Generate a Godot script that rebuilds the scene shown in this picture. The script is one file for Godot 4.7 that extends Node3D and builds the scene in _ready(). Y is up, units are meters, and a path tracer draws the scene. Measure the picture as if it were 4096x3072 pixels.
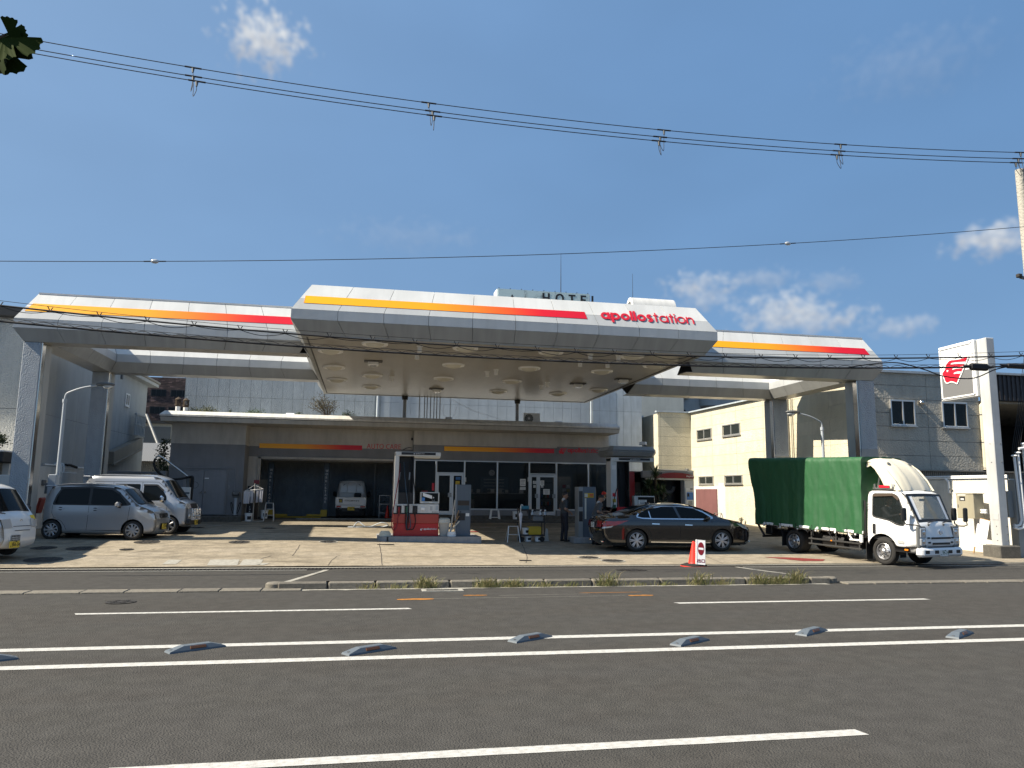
extends Node3D
# A filling station seen from across the road.  +x runs right along the road, -z away from it, metres.

var M := {}
var counts := {}
var rng := RandomNumberGenerator.new()
const EXPO := 2.1

# ---------------------------------------------------------------- mesh builder (polygons counter-clockwise seen from outside)
class B:
	var v := PackedVector3Array()
	var n := PackedVector3Array()
	var u := PackedVector2Array()
	var c := PackedColorArray()
	var col := Color.WHITE
	var usec := false
	var useu := false
	func vert(p: Vector3, nn: Vector3, uv := Vector2.ZERO) -> void:
		v.append(p)
		n.append(nn)
		if useu: u.append(uv)
		if usec: c.append(col)
	func tri(a: Vector3, b: Vector3, d: Vector3) -> void:
		var nn := (b - a).cross(d - a).normalized()
		vert(a, nn); vert(d, nn); vert(b, nn)
	func quad(a: Vector3, b: Vector3, d: Vector3, e: Vector3) -> void:
		tri(a, b, d); tri(a, d, e)
	func quaduv(a: Vector3, b: Vector3, d: Vector3, e: Vector3, u0 := Vector2(0, 1), u1 := Vector2(1, 0)) -> void:
		useu = true
		var nn := (b - a).cross(d - a).normalized()
		vert(a, nn, u0); vert(d, nn, u1); vert(b, nn, Vector2(u1.x, u0.y))
		vert(a, nn, u0); vert(e, nn, Vector2(u0.x, u1.y)); vert(d, nn, u1)
	func quadn(a: Vector3, b: Vector3, d: Vector3, e: Vector3, na: Vector3, nb: Vector3, nd: Vector3, ne: Vector3) -> void:
		vert(a, na); vert(d, nd); vert(b, nb)
		vert(a, na); vert(e, ne); vert(d, nd)
	func fan(p: Array) -> void:
		for i in range(1, p.size() - 1): tri(p[0], p[i], p[i + 1])
	func box(ce: Vector3, s: Vector3, x := Transform3D.IDENTITY) -> B:
		return cbox(ce, s, 0.0, x)
	func cbox(ce: Vector3, s: Vector3, b := 0.01, x := Transform3D.IDENTITY) -> B:
		var h := s * 0.5
		b = minf(b, minf(h.x, minf(h.y, h.z)) * 0.9)
		for ax in 3:
			for sg in [-1.0, 1.0]:
				var a1 := (ax + 1) % 3
				var a2 := (ax + 2) % 3
				var q := []
				for k in [[-1, -1], [1, -1], [1, 1], [-1, 1]]:
					var p := Vector3()
					p[ax] = sg * h[ax]; p[a1] = k[0] * (h[a1] - b); p[a2] = k[1] * (h[a2] - b)
					q.append(x * (ce + p))
				if sg > 0: quad(q[0], q[1], q[2], q[3])
				else: quad(q[3], q[2], q[1], q[0])
		if b <= 0.0: return self
		for ax in 3:      # edges along ax
			var a1 := (ax + 1) % 3
			var a2 := (ax + 2) % 3
			for s1 in [-1.0, 1.0]:
				for s2 in [-1.0, 1.0]:
					var p := []
					for k in [[0, -1], [0, 1], [1, 1], [1, -1]]:
						var w := Vector3()
						w[ax] = k[1] * (h[ax] - b)
						w[a1] = s1 * (h[a1] - (b if k[0] == 1 else 0.0))
						w[a2] = s2 * (h[a2] - (0.0 if k[0] == 1 else b))
						p.append(x * (ce + w))
					if s1 * s2 > 0: quad(p[3], p[2], p[1], p[0])
					else: quad(p[0], p[1], p[2], p[3])
		for sx in [-1.0, 1.0]:
			for sy in [-1.0, 1.0]:
				for sz in [-1.0, 1.0]:
					var a := x * (ce + Vector3(sx * h.x, sy * (h.y - b), sz * (h.z - b)))
					var d := x * (ce + Vector3(sx * (h.x - b), sy * h.y, sz * (h.z - b)))
					var e := x * (ce + Vector3(sx * (h.x - b), sy * (h.y - b), sz * h.z))
					if sx * sy * sz > 0: tri(a, d, e)
					else: tri(a, e, d)
		return self
	static func frame(d: Vector3) -> Basis:      # y along d
		var y := d.normalized()
		var x := y.cross(Vector3(0, 0, 1) if absf(y.z) < 0.9 else Vector3(1, 0, 0)).normalized()
		return Basis(x, y, x.cross(y))
	func cyl(a: Vector3, b: Vector3, r1: float, r2 := -1.0, seg := 12, caps := true) -> B:
		if r2 < 0: r2 = r1
		var f := frame(b - a)
		for i in seg:
			var t0 := TAU * i / seg
			var t1 := TAU * (i + 1) / seg
			var d0 := f.x * cos(t0) + f.z * sin(t0)
			var d1 := f.x * cos(t1) + f.z * sin(t1)
			quadn(a + d1 * r1, a + d0 * r1, b + d0 * r2, b + d1 * r2, d1, d0, d0, d1)
			if caps:
				if r2 > 0: tri(b, b + d1 * r2, b + d0 * r2)
				if r1 > 0: tri(a, a + d0 * r1, a + d1 * r1)
		return self
	func tube(p: Array, r: float, seg := 7, closed := false) -> B:
		var m := p.size()
		var rings := []
		for i in m:
			var d: Vector3 = (p[mini(i + 1, m - 1)] - p[maxi(i - 1, 0)])
			if closed: d = p[(i + 1) % m] - p[(i + m - 1) % m]
			if d.length() < 1e-6: d = Vector3.UP
			var f := frame(d)
			var ring := []
			for k in seg: ring.append(f.x * cos(TAU * k / seg) + f.z * sin(TAU * k / seg))
			rings.append(ring)
		for i in (m if closed else m - 1):
			var j := (i + 1) % m
			for k in seg:
				var l := (k + 1) % seg
				quadn(p[i] + rings[i][l] * r, p[i] + rings[i][k] * r, p[j] + rings[j][k] * r, p[j] + rings[j][l] * r, rings[i][l], rings[i][k], rings[j][k], rings[j][l])
		return self
	func ext(poly: PackedVector2Array, x: Transform3D, d: float) -> B:   # polygon in the local xy plane, from z = 0 to z = d
		if Geometry2D.is_polygon_clockwise(poly):
			poly = poly.duplicate(); poly.reverse()
		var id := Geometry2D.triangulate_polygon(poly)
		for i in range(0, id.size(), 3):
			var a := poly[id[i]]
			var b := poly[id[i + 1]]
			var e := poly[id[i + 2]]
			if (b - a).cross(e - a) < 0:
				var sw := b; b = e; e = sw
			tri(x * Vector3(a.x, a.y, d), x * Vector3(b.x, b.y, d), x * Vector3(e.x, e.y, d))
			if d > 0: tri(x * Vector3(a.x, a.y, 0), x * Vector3(e.x, e.y, 0), x * Vector3(b.x, b.y, 0))
		if d > 0:
			for i in poly.size():
				var a := poly[i]
				var b := poly[(i + 1) % poly.size()]
				quad(x * Vector3(a.x, a.y, 0), x * Vector3(b.x, b.y, 0), x * Vector3(b.x, b.y, d), x * Vector3(a.x, a.y, d))
		return self
	func lathe(pr: Array, x := Transform3D.IDENTITY, seg := 20) -> B:    # profile of Vector2(radius, y), upwards on the outside
		for j in pr.size() - 1:
			var a: Vector2 = pr[j]
			var b: Vector2 = pr[j + 1]
			var e := (b - a).normalized()
			for i in seg:
				var q := []
				var ns := []
				for k in [i, i + 1]:
					var d := Vector3(cos(TAU * k / seg), 0, sin(TAU * k / seg))
					q.append(x * (d * a.x + Vector3(0, a.y, 0)))
					q.append(x * (d * b.x + Vector3(0, b.y, 0)))
					ns.append((x.basis * (d * e.y - Vector3(0, e.x, 0))).normalized())
				quadn(q[2], q[0], q[1], q[3], ns[1], ns[0], ns[0], ns[1])
		return self
	func grid(nu: int, nv: int, f: Callable, flip := false, cf = null) -> B:   # f(u, v) in 0..1
		var ps := []
		for j in nv + 1:
			for i in nu + 1: ps.append(f.call(float(i) / nu, float(j) / nv))
		var ns := []
		for j in nv + 1:
			for i in nu + 1:
				var du: Vector3 = ps[j * (nu + 1) + mini(i + 1, nu)] - ps[j * (nu + 1) + maxi(i - 1, 0)]
				var dv: Vector3 = ps[mini(j + 1, nv) * (nu + 1) + i] - ps[maxi(j - 1, 0) * (nu + 1) + i]
				var nn := du.cross(dv).normalized()
				ns.append(-nn if flip else nn)
		for j in nv:
			for i in nu:
				var k := [j * (nu + 1) + i, j * (nu + 1) + i + 1, (j + 1) * (nu + 1) + i + 1, (j + 1) * (nu + 1) + i]
				if flip: k.reverse()
				for w in [[0, 2, 1], [0, 3, 2]]:
					for o in w:
						if cf != null: col = cf.call(ps[k[o]])
						vert(ps[k[o]], ns[k[o]])
		return self
	func ball(ce: Vector3, r: Vector3, seg := 12) -> B:
		return grid(seg, maxi(4, seg / 2), func(a, b):
			var t: float = a * TAU
			var p: float = (b - 0.5) * PI
			return ce + Vector3(cos(t) * cos(p) * r.x, sin(p) * r.y, -sin(t) * cos(p) * r.z))
	func mesh() -> ArrayMesh:
		var a := []
		a.resize(Mesh.ARRAY_MAX)
		a[Mesh.ARRAY_VERTEX] = v
		a[Mesh.ARRAY_NORMAL] = n
		if useu and u.size() == v.size(): a[Mesh.ARRAY_TEX_UV] = u
		if usec: a[Mesh.ARRAY_COLOR] = c
		var m := ArrayMesh.new()
		m.add_surface_from_arrays(Mesh.PRIMITIVE_TRIANGLES, a)
		return m


func V(x: float, y: float, z: float) -> Vector3: return Vector3(x, y, z)
func U(x: float, y: float) -> Vector2: return Vector2(x, y)
func cb(ce: Vector3, s: Vector3, b := 0.01, x := Transform3D.IDENTITY) -> B: return B.new().cbox(ce, s, b, x)
func ob(ce: Vector3, s: Vector3, x := Transform3D.IDENTITY) -> B: return B.new().cbox(ce, s, 0.0, x)
func TI(o: Vector3) -> Transform3D: return Transform3D(Basis.IDENTITY, o)
func rr(a: float, b: float) -> float: return rng.randf_range(a, b)
# ---------------------------------------------------------------- nodes
func numbered(p: Node, s: String) -> String:
	var k := "%d/%s" % [p.get_instance_id(), s]
	var i: int = counts.get(k, 0)
	counts[k] = i + 1
	return s if i == 0 else "%s_%03d" % [s, i]

func thing(called: String, label: String, category: String, at := Vector3.ZERO, group := "", turn := 0.0) -> Node3D:
	var o := Node3D.new()
	o.name = numbered(self, called)
	add_child(o)
	o.position = at
	o.rotation.y = deg_to_rad(turn)
	tag(o, label, category, group)
	return o

func tag(o: Node, label: String, category: String, group := "") -> void:
	o.set_meta("label", label)
	o.set_meta("category", category)
	if group: o.set_meta("group", group)

func struct(called: String) -> Node3D:
	var o := Node3D.new()
	o.name = numbered(self, called)
	add_child(o)
	o.set_meta("kind", "structure")
	return o

func P(parent: Node, called: String, b, m: Material, label := "") -> MeshInstance3D:    # shape in the parent's own axes
	var o := MeshInstance3D.new()
	o.name = numbered(parent, called)
	o.mesh = b.mesh() if b is B else b
	o.material_override = m
	parent.add_child(o)
	if label: o.set_meta("label", label)
	return o

func W(parent: Node3D, called: String, b, m: Material, label := "") -> MeshInstance3D:  # shape given in world coordinates
	var o := P(parent, called, b, m, label)
	if parent.get_parent() == self: o.position = -parent.position
	return o

func dup(src: Node3D, at: Vector3, label := "", turn := NAN) -> Node3D:
	var r: Node3D = src.duplicate()
	var base := String(src.name)
	r.name = numbered(self, base.left(base.length() - 4) if base.right(3).is_valid_int() and base[base.length() - 4] == "_" else base)
	add_child(r)
	r.position = at
	if not is_nan(turn): r.rotation.y = deg_to_rad(turn)
	if label: r.set_meta("label", label)
	return r

func bx(parent: Node3D, called: String, a: Vector3, b: Vector3, m: Material, bev := 0.0, label := "") -> MeshInstance3D:   # world box between two corners
	return W(parent, called, cb((a + b) * 0.5, (b - a).abs(), bev), m, label)

func lb(parent: Node3D, called: String, ce: Vector3, s: Vector3, m: Material, bev := 0.0, label := "") -> MeshInstance3D:  # local box
	return P(parent, called, cb(ce, s, bev), m, label)

# ---------------------------------------------------------------- materials
func lin(r: float, g: float, b: float) -> Color:
	return Color(r, g, b).linear_to_srgb()

func mat(called: String, r: float, g: float, b: float, rough := 0.6, o := {}) -> StandardMaterial3D:
	var m := StandardMaterial3D.new()
	m.resource_name = called
	m.albedo_color = lin(r, g, b)
	m.roughness = rough
	m.metallic = o.get("metal", 0.0)
	m.metallic_specular = o.get("spec", 0.5)
	m.cull_mode = BaseMaterial3D.CULL_DISABLED
	if o.has("tex"): m.albedo_texture = o.tex
	if o.has("nrm"):
		m.normal_enabled = true
		m.normal_texture = o.nrm
		m.normal_scale = o.get("ns", 1.0)
	if o.has("rtex"): m.roughness_texture = o.rtex
	if o.has("tri"):
		m.uv1_triplanar = true
		m.uv1_world_triplanar = o.get("world", true)
		var s = o.tri
		m.uv1_scale = s if s is Vector3 else V(s, s, s)
	if o.get("vc", false): m.vertex_color_use_as_albedo = true
	if o.has("coat"):
		m.clearcoat_enabled = true
		m.clearcoat = o.coat
		m.clearcoat_roughness = 0.04
	if o.has("alpha"):
		m.transparency = BaseMaterial3D.TRANSPARENCY_ALPHA
		m.albedo_color.a = o.alpha
	if o.has("emit"):
		m.emission_enabled = true
		m.emission = o.get("ecol", Color.WHITE)
		m.emission_energy_multiplier = o.emit
	if o.has("back"):
		m.backlight_enabled = true
		m.backlight = o.back
	M[called] = m
	return m

func noise(sd: int, freq: float, oct := 4) -> FastNoiseLite:
	var f := FastNoiseLite.new()
	f.seed = sd
	f.frequency = freq
	f.fractal_octaves = oct
	f.noise_type = FastNoiseLite.TYPE_SIMPLEX_SMOOTH
	return f

func grain(sd: int, size: int, layers: Array, speck := 0.0, speck_amt := 0.0) -> ImageTexture:   # grey texture round 0.8: layers of [frequency, amplitude]
	var acc := PackedFloat32Array()
	acc.resize(size * size)
	for l in layers:
		var im: Image = noise(sd, l[0], 3).get_seamless_image(size, size)
		sd += 1
		var d := im.get_data()
		for i in acc.size(): acc[i] += (d[i] / 255.0 - 0.5) * l[1]
	var r := RandomNumberGenerator.new()
	r.seed = sd
	var out := PackedByteArray()
	out.resize(size * size * 3)
	for i in acc.size():
		var x := 0.8 + acc[i]
		if speck > 0.0:
			var q := r.randf()
			if q < speck: x += speck_amt * r.randf()
			elif q > 1.0 - speck * 3.0: x -= speck_amt * 0.45 * r.randf()
		var y := int(clampf(x, 0, 1) * 255.0)
		out[i * 3] = y; out[i * 3 + 1] = y; out[i * 3 + 2] = y
	return ImageTexture.create_from_image(Image.create_from_data(size, size, false, Image.FORMAT_RGB8, out))

func bumps(sd: int, size: int, freq: float, oct: int, strength: float) -> ImageTexture:
	var im: Image = noise(sd, freq, oct).get_seamless_image(size, size)
	im.convert(Image.FORMAT_RGBA8)
	im.bump_map_to_normal_map(strength)
	return ImageTexture.create_from_image(im)

func streaks(sd: int, w: int, h: int, amt: float) -> ImageTexture:     # soft vertical rain streaks and grime
	var f := noise(sd, 0.03, 4)
	var g := noise(sd + 3, 0.012, 3)
	var im := Image.create(w, h, false, Image.FORMAT_RGB8)
	for y in h:
		for x in w:
			var fx := x * TAU / w
			var a := f.get_noise_3d(cos(fx) * w * 0.16, sin(fx) * w * 0.16, sin(TAU * y / h) * 6.0)
			var b := g.get_noise_3d(cos(fx) * w * 0.16, sin(fx) * w * 0.16, cos(TAU * y / h) * h * 0.16)
			var k := clampf(0.9 + amt * (a * 0.6 + b * 0.7) - amt * 0.5 * maxf(0, a * 1.5 - 0.25), 0, 1)
			im.set_pixel(x, y, Color(k, k, k * 0.99))
	return ImageTexture.create_from_image(im)

func stripe_tex() -> ImageTexture:       # printed band, amber to red
	var g := Gradient.new()
	g.offsets = PackedFloat32Array([0.0, 0.42, 0.58, 0.72, 0.84, 1.0])
	g.colors = PackedColorArray([Color8(247, 178, 16), Color8(243, 163, 18), Color8(236, 128, 28), Color8(228, 84, 30), Color8(212, 24, 40), Color8(200, 12, 40)])
	var im := Image.create(256, 4, false, Image.FORMAT_RGB8)
	for x in 256: im.fill_rect(Rect2i(x, 0, 1, 4), g.sample(x / 255.0))
	return ImageTexture.create_from_image(im)

func materials() -> void:
	var t_fine := grain(11, 512, [[0.02, 0.10], [0.12, 0.10]])
	var t_asph := grain(21, 1024, [[0.006, 0.10], [0.05, 0.12], [0.3, 0.35]], 0.02, 0.55)
	var t_conc := grain(31, 1024, [[0.005, 0.16], [0.03, 0.16], [0.25, 0.16]], 0.006, -0.35)
	var n_stucco := bumps(41, 512, 0.035, 4, 9.0)
	var n_asph := bumps(43, 512, 0.2, 3, 5.0)
	var n_soft := bumps(45, 512, 0.012, 3, 2.0)
	var t_str := streaks(51, 256, 256, 0.06)
	var t_dirt := streaks(57, 256, 256, 0.12)
	mat("asphalt", 0.098, 0.094, 0.087, 0.9, {tex = t_asph, nrm = n_asph, ns = 0.6, tri = 0.45, vc = true, spec = 0.3})
	mat("ground", 0.08, 0.078, 0.07, 0.95, {tex = t_asph, tri = 0.2})
	mat("concrete", 0.46, 0.40, 0.31, 0.9, {tex = t_conc, nrm = n_asph, ns = 0.25, tri = 0.4, vc = true, spec = 0.3})
	mat("kerbstone", 0.27, 0.245, 0.20, 0.9, {tex = t_conc, nrm = n_stucco, ns = 0.6, tri = 1.5})
	mat("kerbstone_b", 0.22, 0.20, 0.165, 0.9, {tex = t_conc, nrm = n_stucco, ns = 0.6, tri = 1.7})
	mat("island", 0.33, 0.34, 0.36, 0.8, {tex = t_dirt, nrm = n_stucco, ns = 0.2, tri = 0.8})
	mat("oldconc", 0.16, 0.15, 0.13, 0.95, {tex = t_conc, nrm = n_stucco, ns = 0.8, tri = 1.2})
	mat("roadpaint", 0.72, 0.71, 0.67, 0.8, {tex = t_conc, tri = 2.3, spec = 0.3})
	mat("wornpaint", 0.50, 0.48, 0.42, 0.85, {tex = t_conc, tri = 1.3})
	mat("orange_paint", 0.62, 0.25, 0.03, 0.8, {tex = t_conc, tri = 2.0})
	mat("red_paint", 0.30, 0.035, 0.03, 0.85, {tex = t_conc, tri = 1.5})
	mat("crack", 0.07, 0.06, 0.05, 1.0)
	mat("iron", 0.045, 0.04, 0.035, 0.7, {tex = t_fine, tri = 3.0})
	mat("drain_dark", 0.015, 0.015, 0.015, 0.9)
	mat("steel", 0.45, 0.45, 0.44, 0.4, {metal = 0.8, tex = t_fine, tri = 2.0})
	mat("stainless", 0.62, 0.58, 0.52, 0.22, {metal = 1.0, nrm = n_soft, ns = 0.12, tri = 0.5})
	mat("chrome", 0.75, 0.75, 0.76, 0.08, {metal = 1.0})
	mat("alu", 0.55, 0.55, 0.54, 0.35, {metal = 0.7})
	mat("canopy_white", 0.80, 0.81, 0.81, 0.42, {tex = t_str, nrm = n_soft, ns = 0.14, tri = 0.35})
	mat("canopy_white_b", 0.76, 0.77, 0.775, 0.45, {tex = t_str, nrm = n_soft, ns = 0.2, tri = 0.41})
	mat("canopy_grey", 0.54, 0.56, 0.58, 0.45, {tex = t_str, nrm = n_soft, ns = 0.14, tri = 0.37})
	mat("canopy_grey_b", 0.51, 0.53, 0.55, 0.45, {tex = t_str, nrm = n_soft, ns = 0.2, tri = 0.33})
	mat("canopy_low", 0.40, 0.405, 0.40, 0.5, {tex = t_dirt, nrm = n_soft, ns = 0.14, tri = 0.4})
	mat("gap", 0.12, 0.12, 0.12, 0.9)
	mat("soffit", 0.43, 0.405, 0.365, 0.32, {tex = t_str, tri = 0.6})
	mat("stripe", 1.0, 1.0, 1.0, 0.4, {tex = stripe_tex()})
	mat("red_sign", 0.58, 0.012, 0.03, 0.4)
	mat("stucco", 0.42, 0.46, 0.51, 0.75, {tex = t_str, nrm = n_stucco, ns = 1.0, tri = 1.0})
	mat("column_panel", 0.46, 0.46, 0.44, 0.55, {tex = t_str, tri = 0.5})
	mat("wall_white", 0.60, 0.58, 0.55, 0.8, {tex = t_dirt, nrm = n_stucco, ns = 0.15, tri = 0.45})
	mat("wall_grey", 0.25, 0.26, 0.285, 0.75, {tex = t_str, nrm = n_stucco, ns = 0.15, tri = 0.5})
	mat("door_grey", 0.27, 0.28, 0.31, 0.5, {tex = t_str, tri = 0.7})
	mat("eave_white", 0.78, 0.77, 0.75, 0.7, {tex = t_dirt, nrm = n_stucco, ns = 0.2, tri = 0.7})
	mat("eave_low", 0.50, 0.49, 0.47, 0.7, {tex = t_dirt, tri = 0.6})
	mat("blue_a", 0.30, 0.35, 0.40, 0.8, {tex = t_str, nrm = n_stucco, ns = 1.0, tri = 0.8})
	mat("blue_b", 0.32, 0.37, 0.42, 0.8, {tex = t_dirt, nrm = n_stucco, ns = 1.0, tri = 0.83})
	mat("blue_c", 0.34, 0.39, 0.45, 0.7, {tex = t_str, tri = 0.6})
	mat("blue_d", 0.48, 0.54, 0.60, 0.7, {tex = t_dirt, tri = 0.5})
	mat("joint", 0.10, 0.11, 0.12, 0.9)
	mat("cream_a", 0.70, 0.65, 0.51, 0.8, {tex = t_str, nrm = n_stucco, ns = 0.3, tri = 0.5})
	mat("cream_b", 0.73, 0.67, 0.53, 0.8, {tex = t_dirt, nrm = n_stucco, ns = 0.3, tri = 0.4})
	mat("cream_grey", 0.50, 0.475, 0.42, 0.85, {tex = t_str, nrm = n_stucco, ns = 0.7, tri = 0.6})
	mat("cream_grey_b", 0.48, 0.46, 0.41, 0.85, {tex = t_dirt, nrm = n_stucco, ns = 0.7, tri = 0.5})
	mat("white_wall", 0.78, 0.76, 0.71, 0.85, {tex = t_dirt, nrm = n_stucco, ns = 0.25, tri = 0.5})
	mat("left_wall", 0.56, 0.57, 0.56, 0.8, {tex = t_str, nrm = n_stucco, ns = 1.0, tri = 0.7})
	mat("left_side", 0.46, 0.48, 0.49, 0.8, {tex = t_str, tri = 0.4})
	mat("roof_dark", 0.02, 0.022, 0.025, 0.6)
	mat("brown_metal", 0.045, 0.04, 0.042, 0.5, {tex = t_str, tri = 0.5})
	mat("tan_metal", 0.30, 0.26, 0.21, 0.6, {tex = t_str, tri = 0.5})
	mat("dark", 0.006, 0.006, 0.007, 0.8)
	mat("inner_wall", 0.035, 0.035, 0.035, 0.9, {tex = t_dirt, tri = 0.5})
	mat("black", 0.012, 0.012, 0.013, 0.45)
	mat("rubber", 0.022, 0.022, 0.022, 0.85, {tex = t_fine, tri = 3.0})
	mat("tyre", 0.020, 0.019, 0.018, 0.85)
	mat("rim", 0.50, 0.50, 0.51, 0.3, {metal = 0.85})
	mat("glass", 0.007, 0.009, 0.010, 0.05, {spec = 0.28})
	mat("pane", 0.75, 0.85, 0.82, 0.02, {alpha = 0.12})
	mat("dark_pane", 0.02, 0.025, 0.025, 0.02, {alpha = 0.6, spec = 0.25})
	mat("shop_pane", 0.02, 0.025, 0.027, 0.03, {alpha = 0.5, spec = 0.18})
	mat("curtain", 0.30, 0.33, 0.32, 0.9)
	mat("white", 0.78, 0.78, 0.77, 0.45)
	mat("white_panel", 0.74, 0.74, 0.73, 0.4, {tex = t_str, tri = 0.8})
	mat("offwhite", 0.55, 0.53, 0.46, 0.6)
	mat("silver_paint", 0.36, 0.37, 0.385, 0.32, {metal = 0.55, coat = 0.8})
	mat("van_paint", 0.44, 0.455, 0.48, 0.3, {metal = 0.5, coat = 0.8})
	mat("white_car", 0.68, 0.68, 0.665, 0.3, {coat = 0.7})
	mat("truck_white", 0.80, 0.80, 0.79, 0.3, {coat = 0.6})
	mat("black_paint", 0.007, 0.0055, 0.006, 0.12, {coat = 1.0, spec = 0.6})
	mat("seam", 0.02, 0.02, 0.02, 0.9)
	mat("plastic", 0.03, 0.03, 0.03, 0.6)
	mat("lampglass", 0.55, 0.56, 0.56, 0.1, {coat = 1.0, metal = 0.3})
	mat("redlamp", 0.28, 0.012, 0.012, 0.1, {coat = 1.0})
	mat("amber", 0.65, 0.20, 0.01, 0.2)
	mat("plate_yellow", 0.70, 0.50, 0.05, 0.5)
	mat("plate_white", 0.70, 0.70, 0.68, 0.5)
	mat("ink", 0.015, 0.015, 0.018, 0.6)
	mat("ink_green", 0.02, 0.10, 0.05, 0.6)
	mat("grey_text", 0.55, 0.55, 0.55, 0.5)
	mat("tarp", 0.022, 0.115, 0.042, 0.62, {tex = t_str, nrm = n_soft, ns = 0.5, tri = 0.9, world = false})
	mat("cream_plastic", 0.72, 0.66, 0.52, 0.4)
	mat("pump_red", 0.50, 0.008, 0.012, 0.28, {coat = 0.5})
	mat("pump_red_b", 0.40, 0.055, 0.035, 0.35)
	mat("blue_grey", 0.115, 0.145, 0.185, 0.4, {tex = t_str, tri = 0.8})
	mat("kiosk_grey", 0.30, 0.32, 0.335, 0.45, {tex = t_str, tri = 0.6})
	mat("cone_red", 0.70, 0.035, 0.02, 0.45)
	mat("cardboard", 0.34, 0.21, 0.10, 0.9)
	mat("bin", 0.42, 0.40, 0.36, 0.5)
	mat("yellow", 0.48, 0.33, 0.015, 0.5)
	mat("lift_blue", 0.035, 0.06, 0.085, 0.4)
	mat("cloth", 0.62, 0.60, 0.62, 0.95)
	mat("maroon", 0.20, 0.085, 0.085, 0.7, {tex = t_dirt, tri = 0.5})
	mat("wash_red", 0.20, 0.01, 0.014, 0.3)
	mat("blue_print", 0.06, 0.20, 0.50, 0.5)
	mat("lamp_grey", 0.12, 0.125, 0.125, 0.5)
	mat("pole_grey", 0.38, 0.42, 0.46, 0.45)
	mat("sign_grey", 0.17, 0.172, 0.175, 0.35)
	mat("pole_white", 0.58, 0.59, 0.60, 0.5, {tex = t_dirt, tri = 0.5})
	mat("wire", 0.012, 0.012, 0.014, 0.7)
	mat("box_beige", 0.42, 0.385, 0.29, 0.5, {tex = t_str, tri = 0.6})
	mat("bark", 0.07, 0.05, 0.035, 0.95)
	mat("leaf", 1.0, 1.0, 1.0, 0.6, {vc = true, back = Color(0.10, 0.13, 0.03)})
	mat("ginkgo", 0.45, 0.45, 0.45, 0.8, {vc = true, spec = 0.15})
	mat("grass", 1.0, 1.0, 1.0, 0.7, {vc = true, back = Color(0.2, 0.2, 0.08)})
	mat("person", 1.0, 1.0, 1.0, 0.75, {vc = true})
	mat("hair", 0.010, 0.009, 0.009, 0.5)
	mat("tube_light", 1.0, 1.0, 1.0, 0.5, {emit = 0.55})
	mat("chute", 0.3, 0.29, 0.27, 0.5, {metal = 0.5, tex = t_str, tri = 0.9})
	mat("balcony_wall", 0.44, 0.46, 0.47, 0.8, {tex = t_str, nrm = n_stucco, ns = 0.5, tri = 0.4})
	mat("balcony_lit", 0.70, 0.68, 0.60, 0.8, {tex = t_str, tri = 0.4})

# ---------------------------------------------------------------- camera, sky, sun
func lights() -> void:
	var cam := Camera3D.new()
	cam.name = "camera"
	add_child(cam)
	cam.position = V(0, 1.89, 0)
	cam.rotation_order = EULER_ORDER_YXZ
	cam.rotation_degrees = V(8.24, -10.93, 0.668)
	cam.fov = 53.57
	cam.near = 0.05
	cam.far = 900
	cam.current = true
	var e := Environment.new()
	e.background_mode = Environment.BG_SKY
	var s := Sky.new()
	var pm := PanoramaSkyMaterial.new()
	pm.panorama = sky_picture()
	s.sky_material = pm
	e.sky = s
	e.sky_rotation = V(0, PI, 0)
	e.background_energy_multiplier = 1.0 / EXPO
	e.ambient_light_source = Environment.AMBIENT_SOURCE_SKY
	e.tonemap_mode = Environment.TONE_MAPPER_LINEAR
	e.tonemap_exposure = EXPO
	e.sdfgi_enabled = true
	e.ssao_enabled = true
	e.ssil_enabled = true
	var w := WorldEnvironment.new()
	w.name = "world"
	w.environment = e
	add_child(w)
	var sun := DirectionalLight3D.new()
	sun.name = "sun"
	add_child(sun)
	sun.look_at_from_position(Vector3.ZERO, V(1.0, -0.93, -0.08), Vector3.UP)
	sun.light_energy = 1.5
	sun.light_color = Color(1.0, 0.955, 0.875)
	sun.light_angular_distance = 0.5
	sun.shadow_enabled = true

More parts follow.
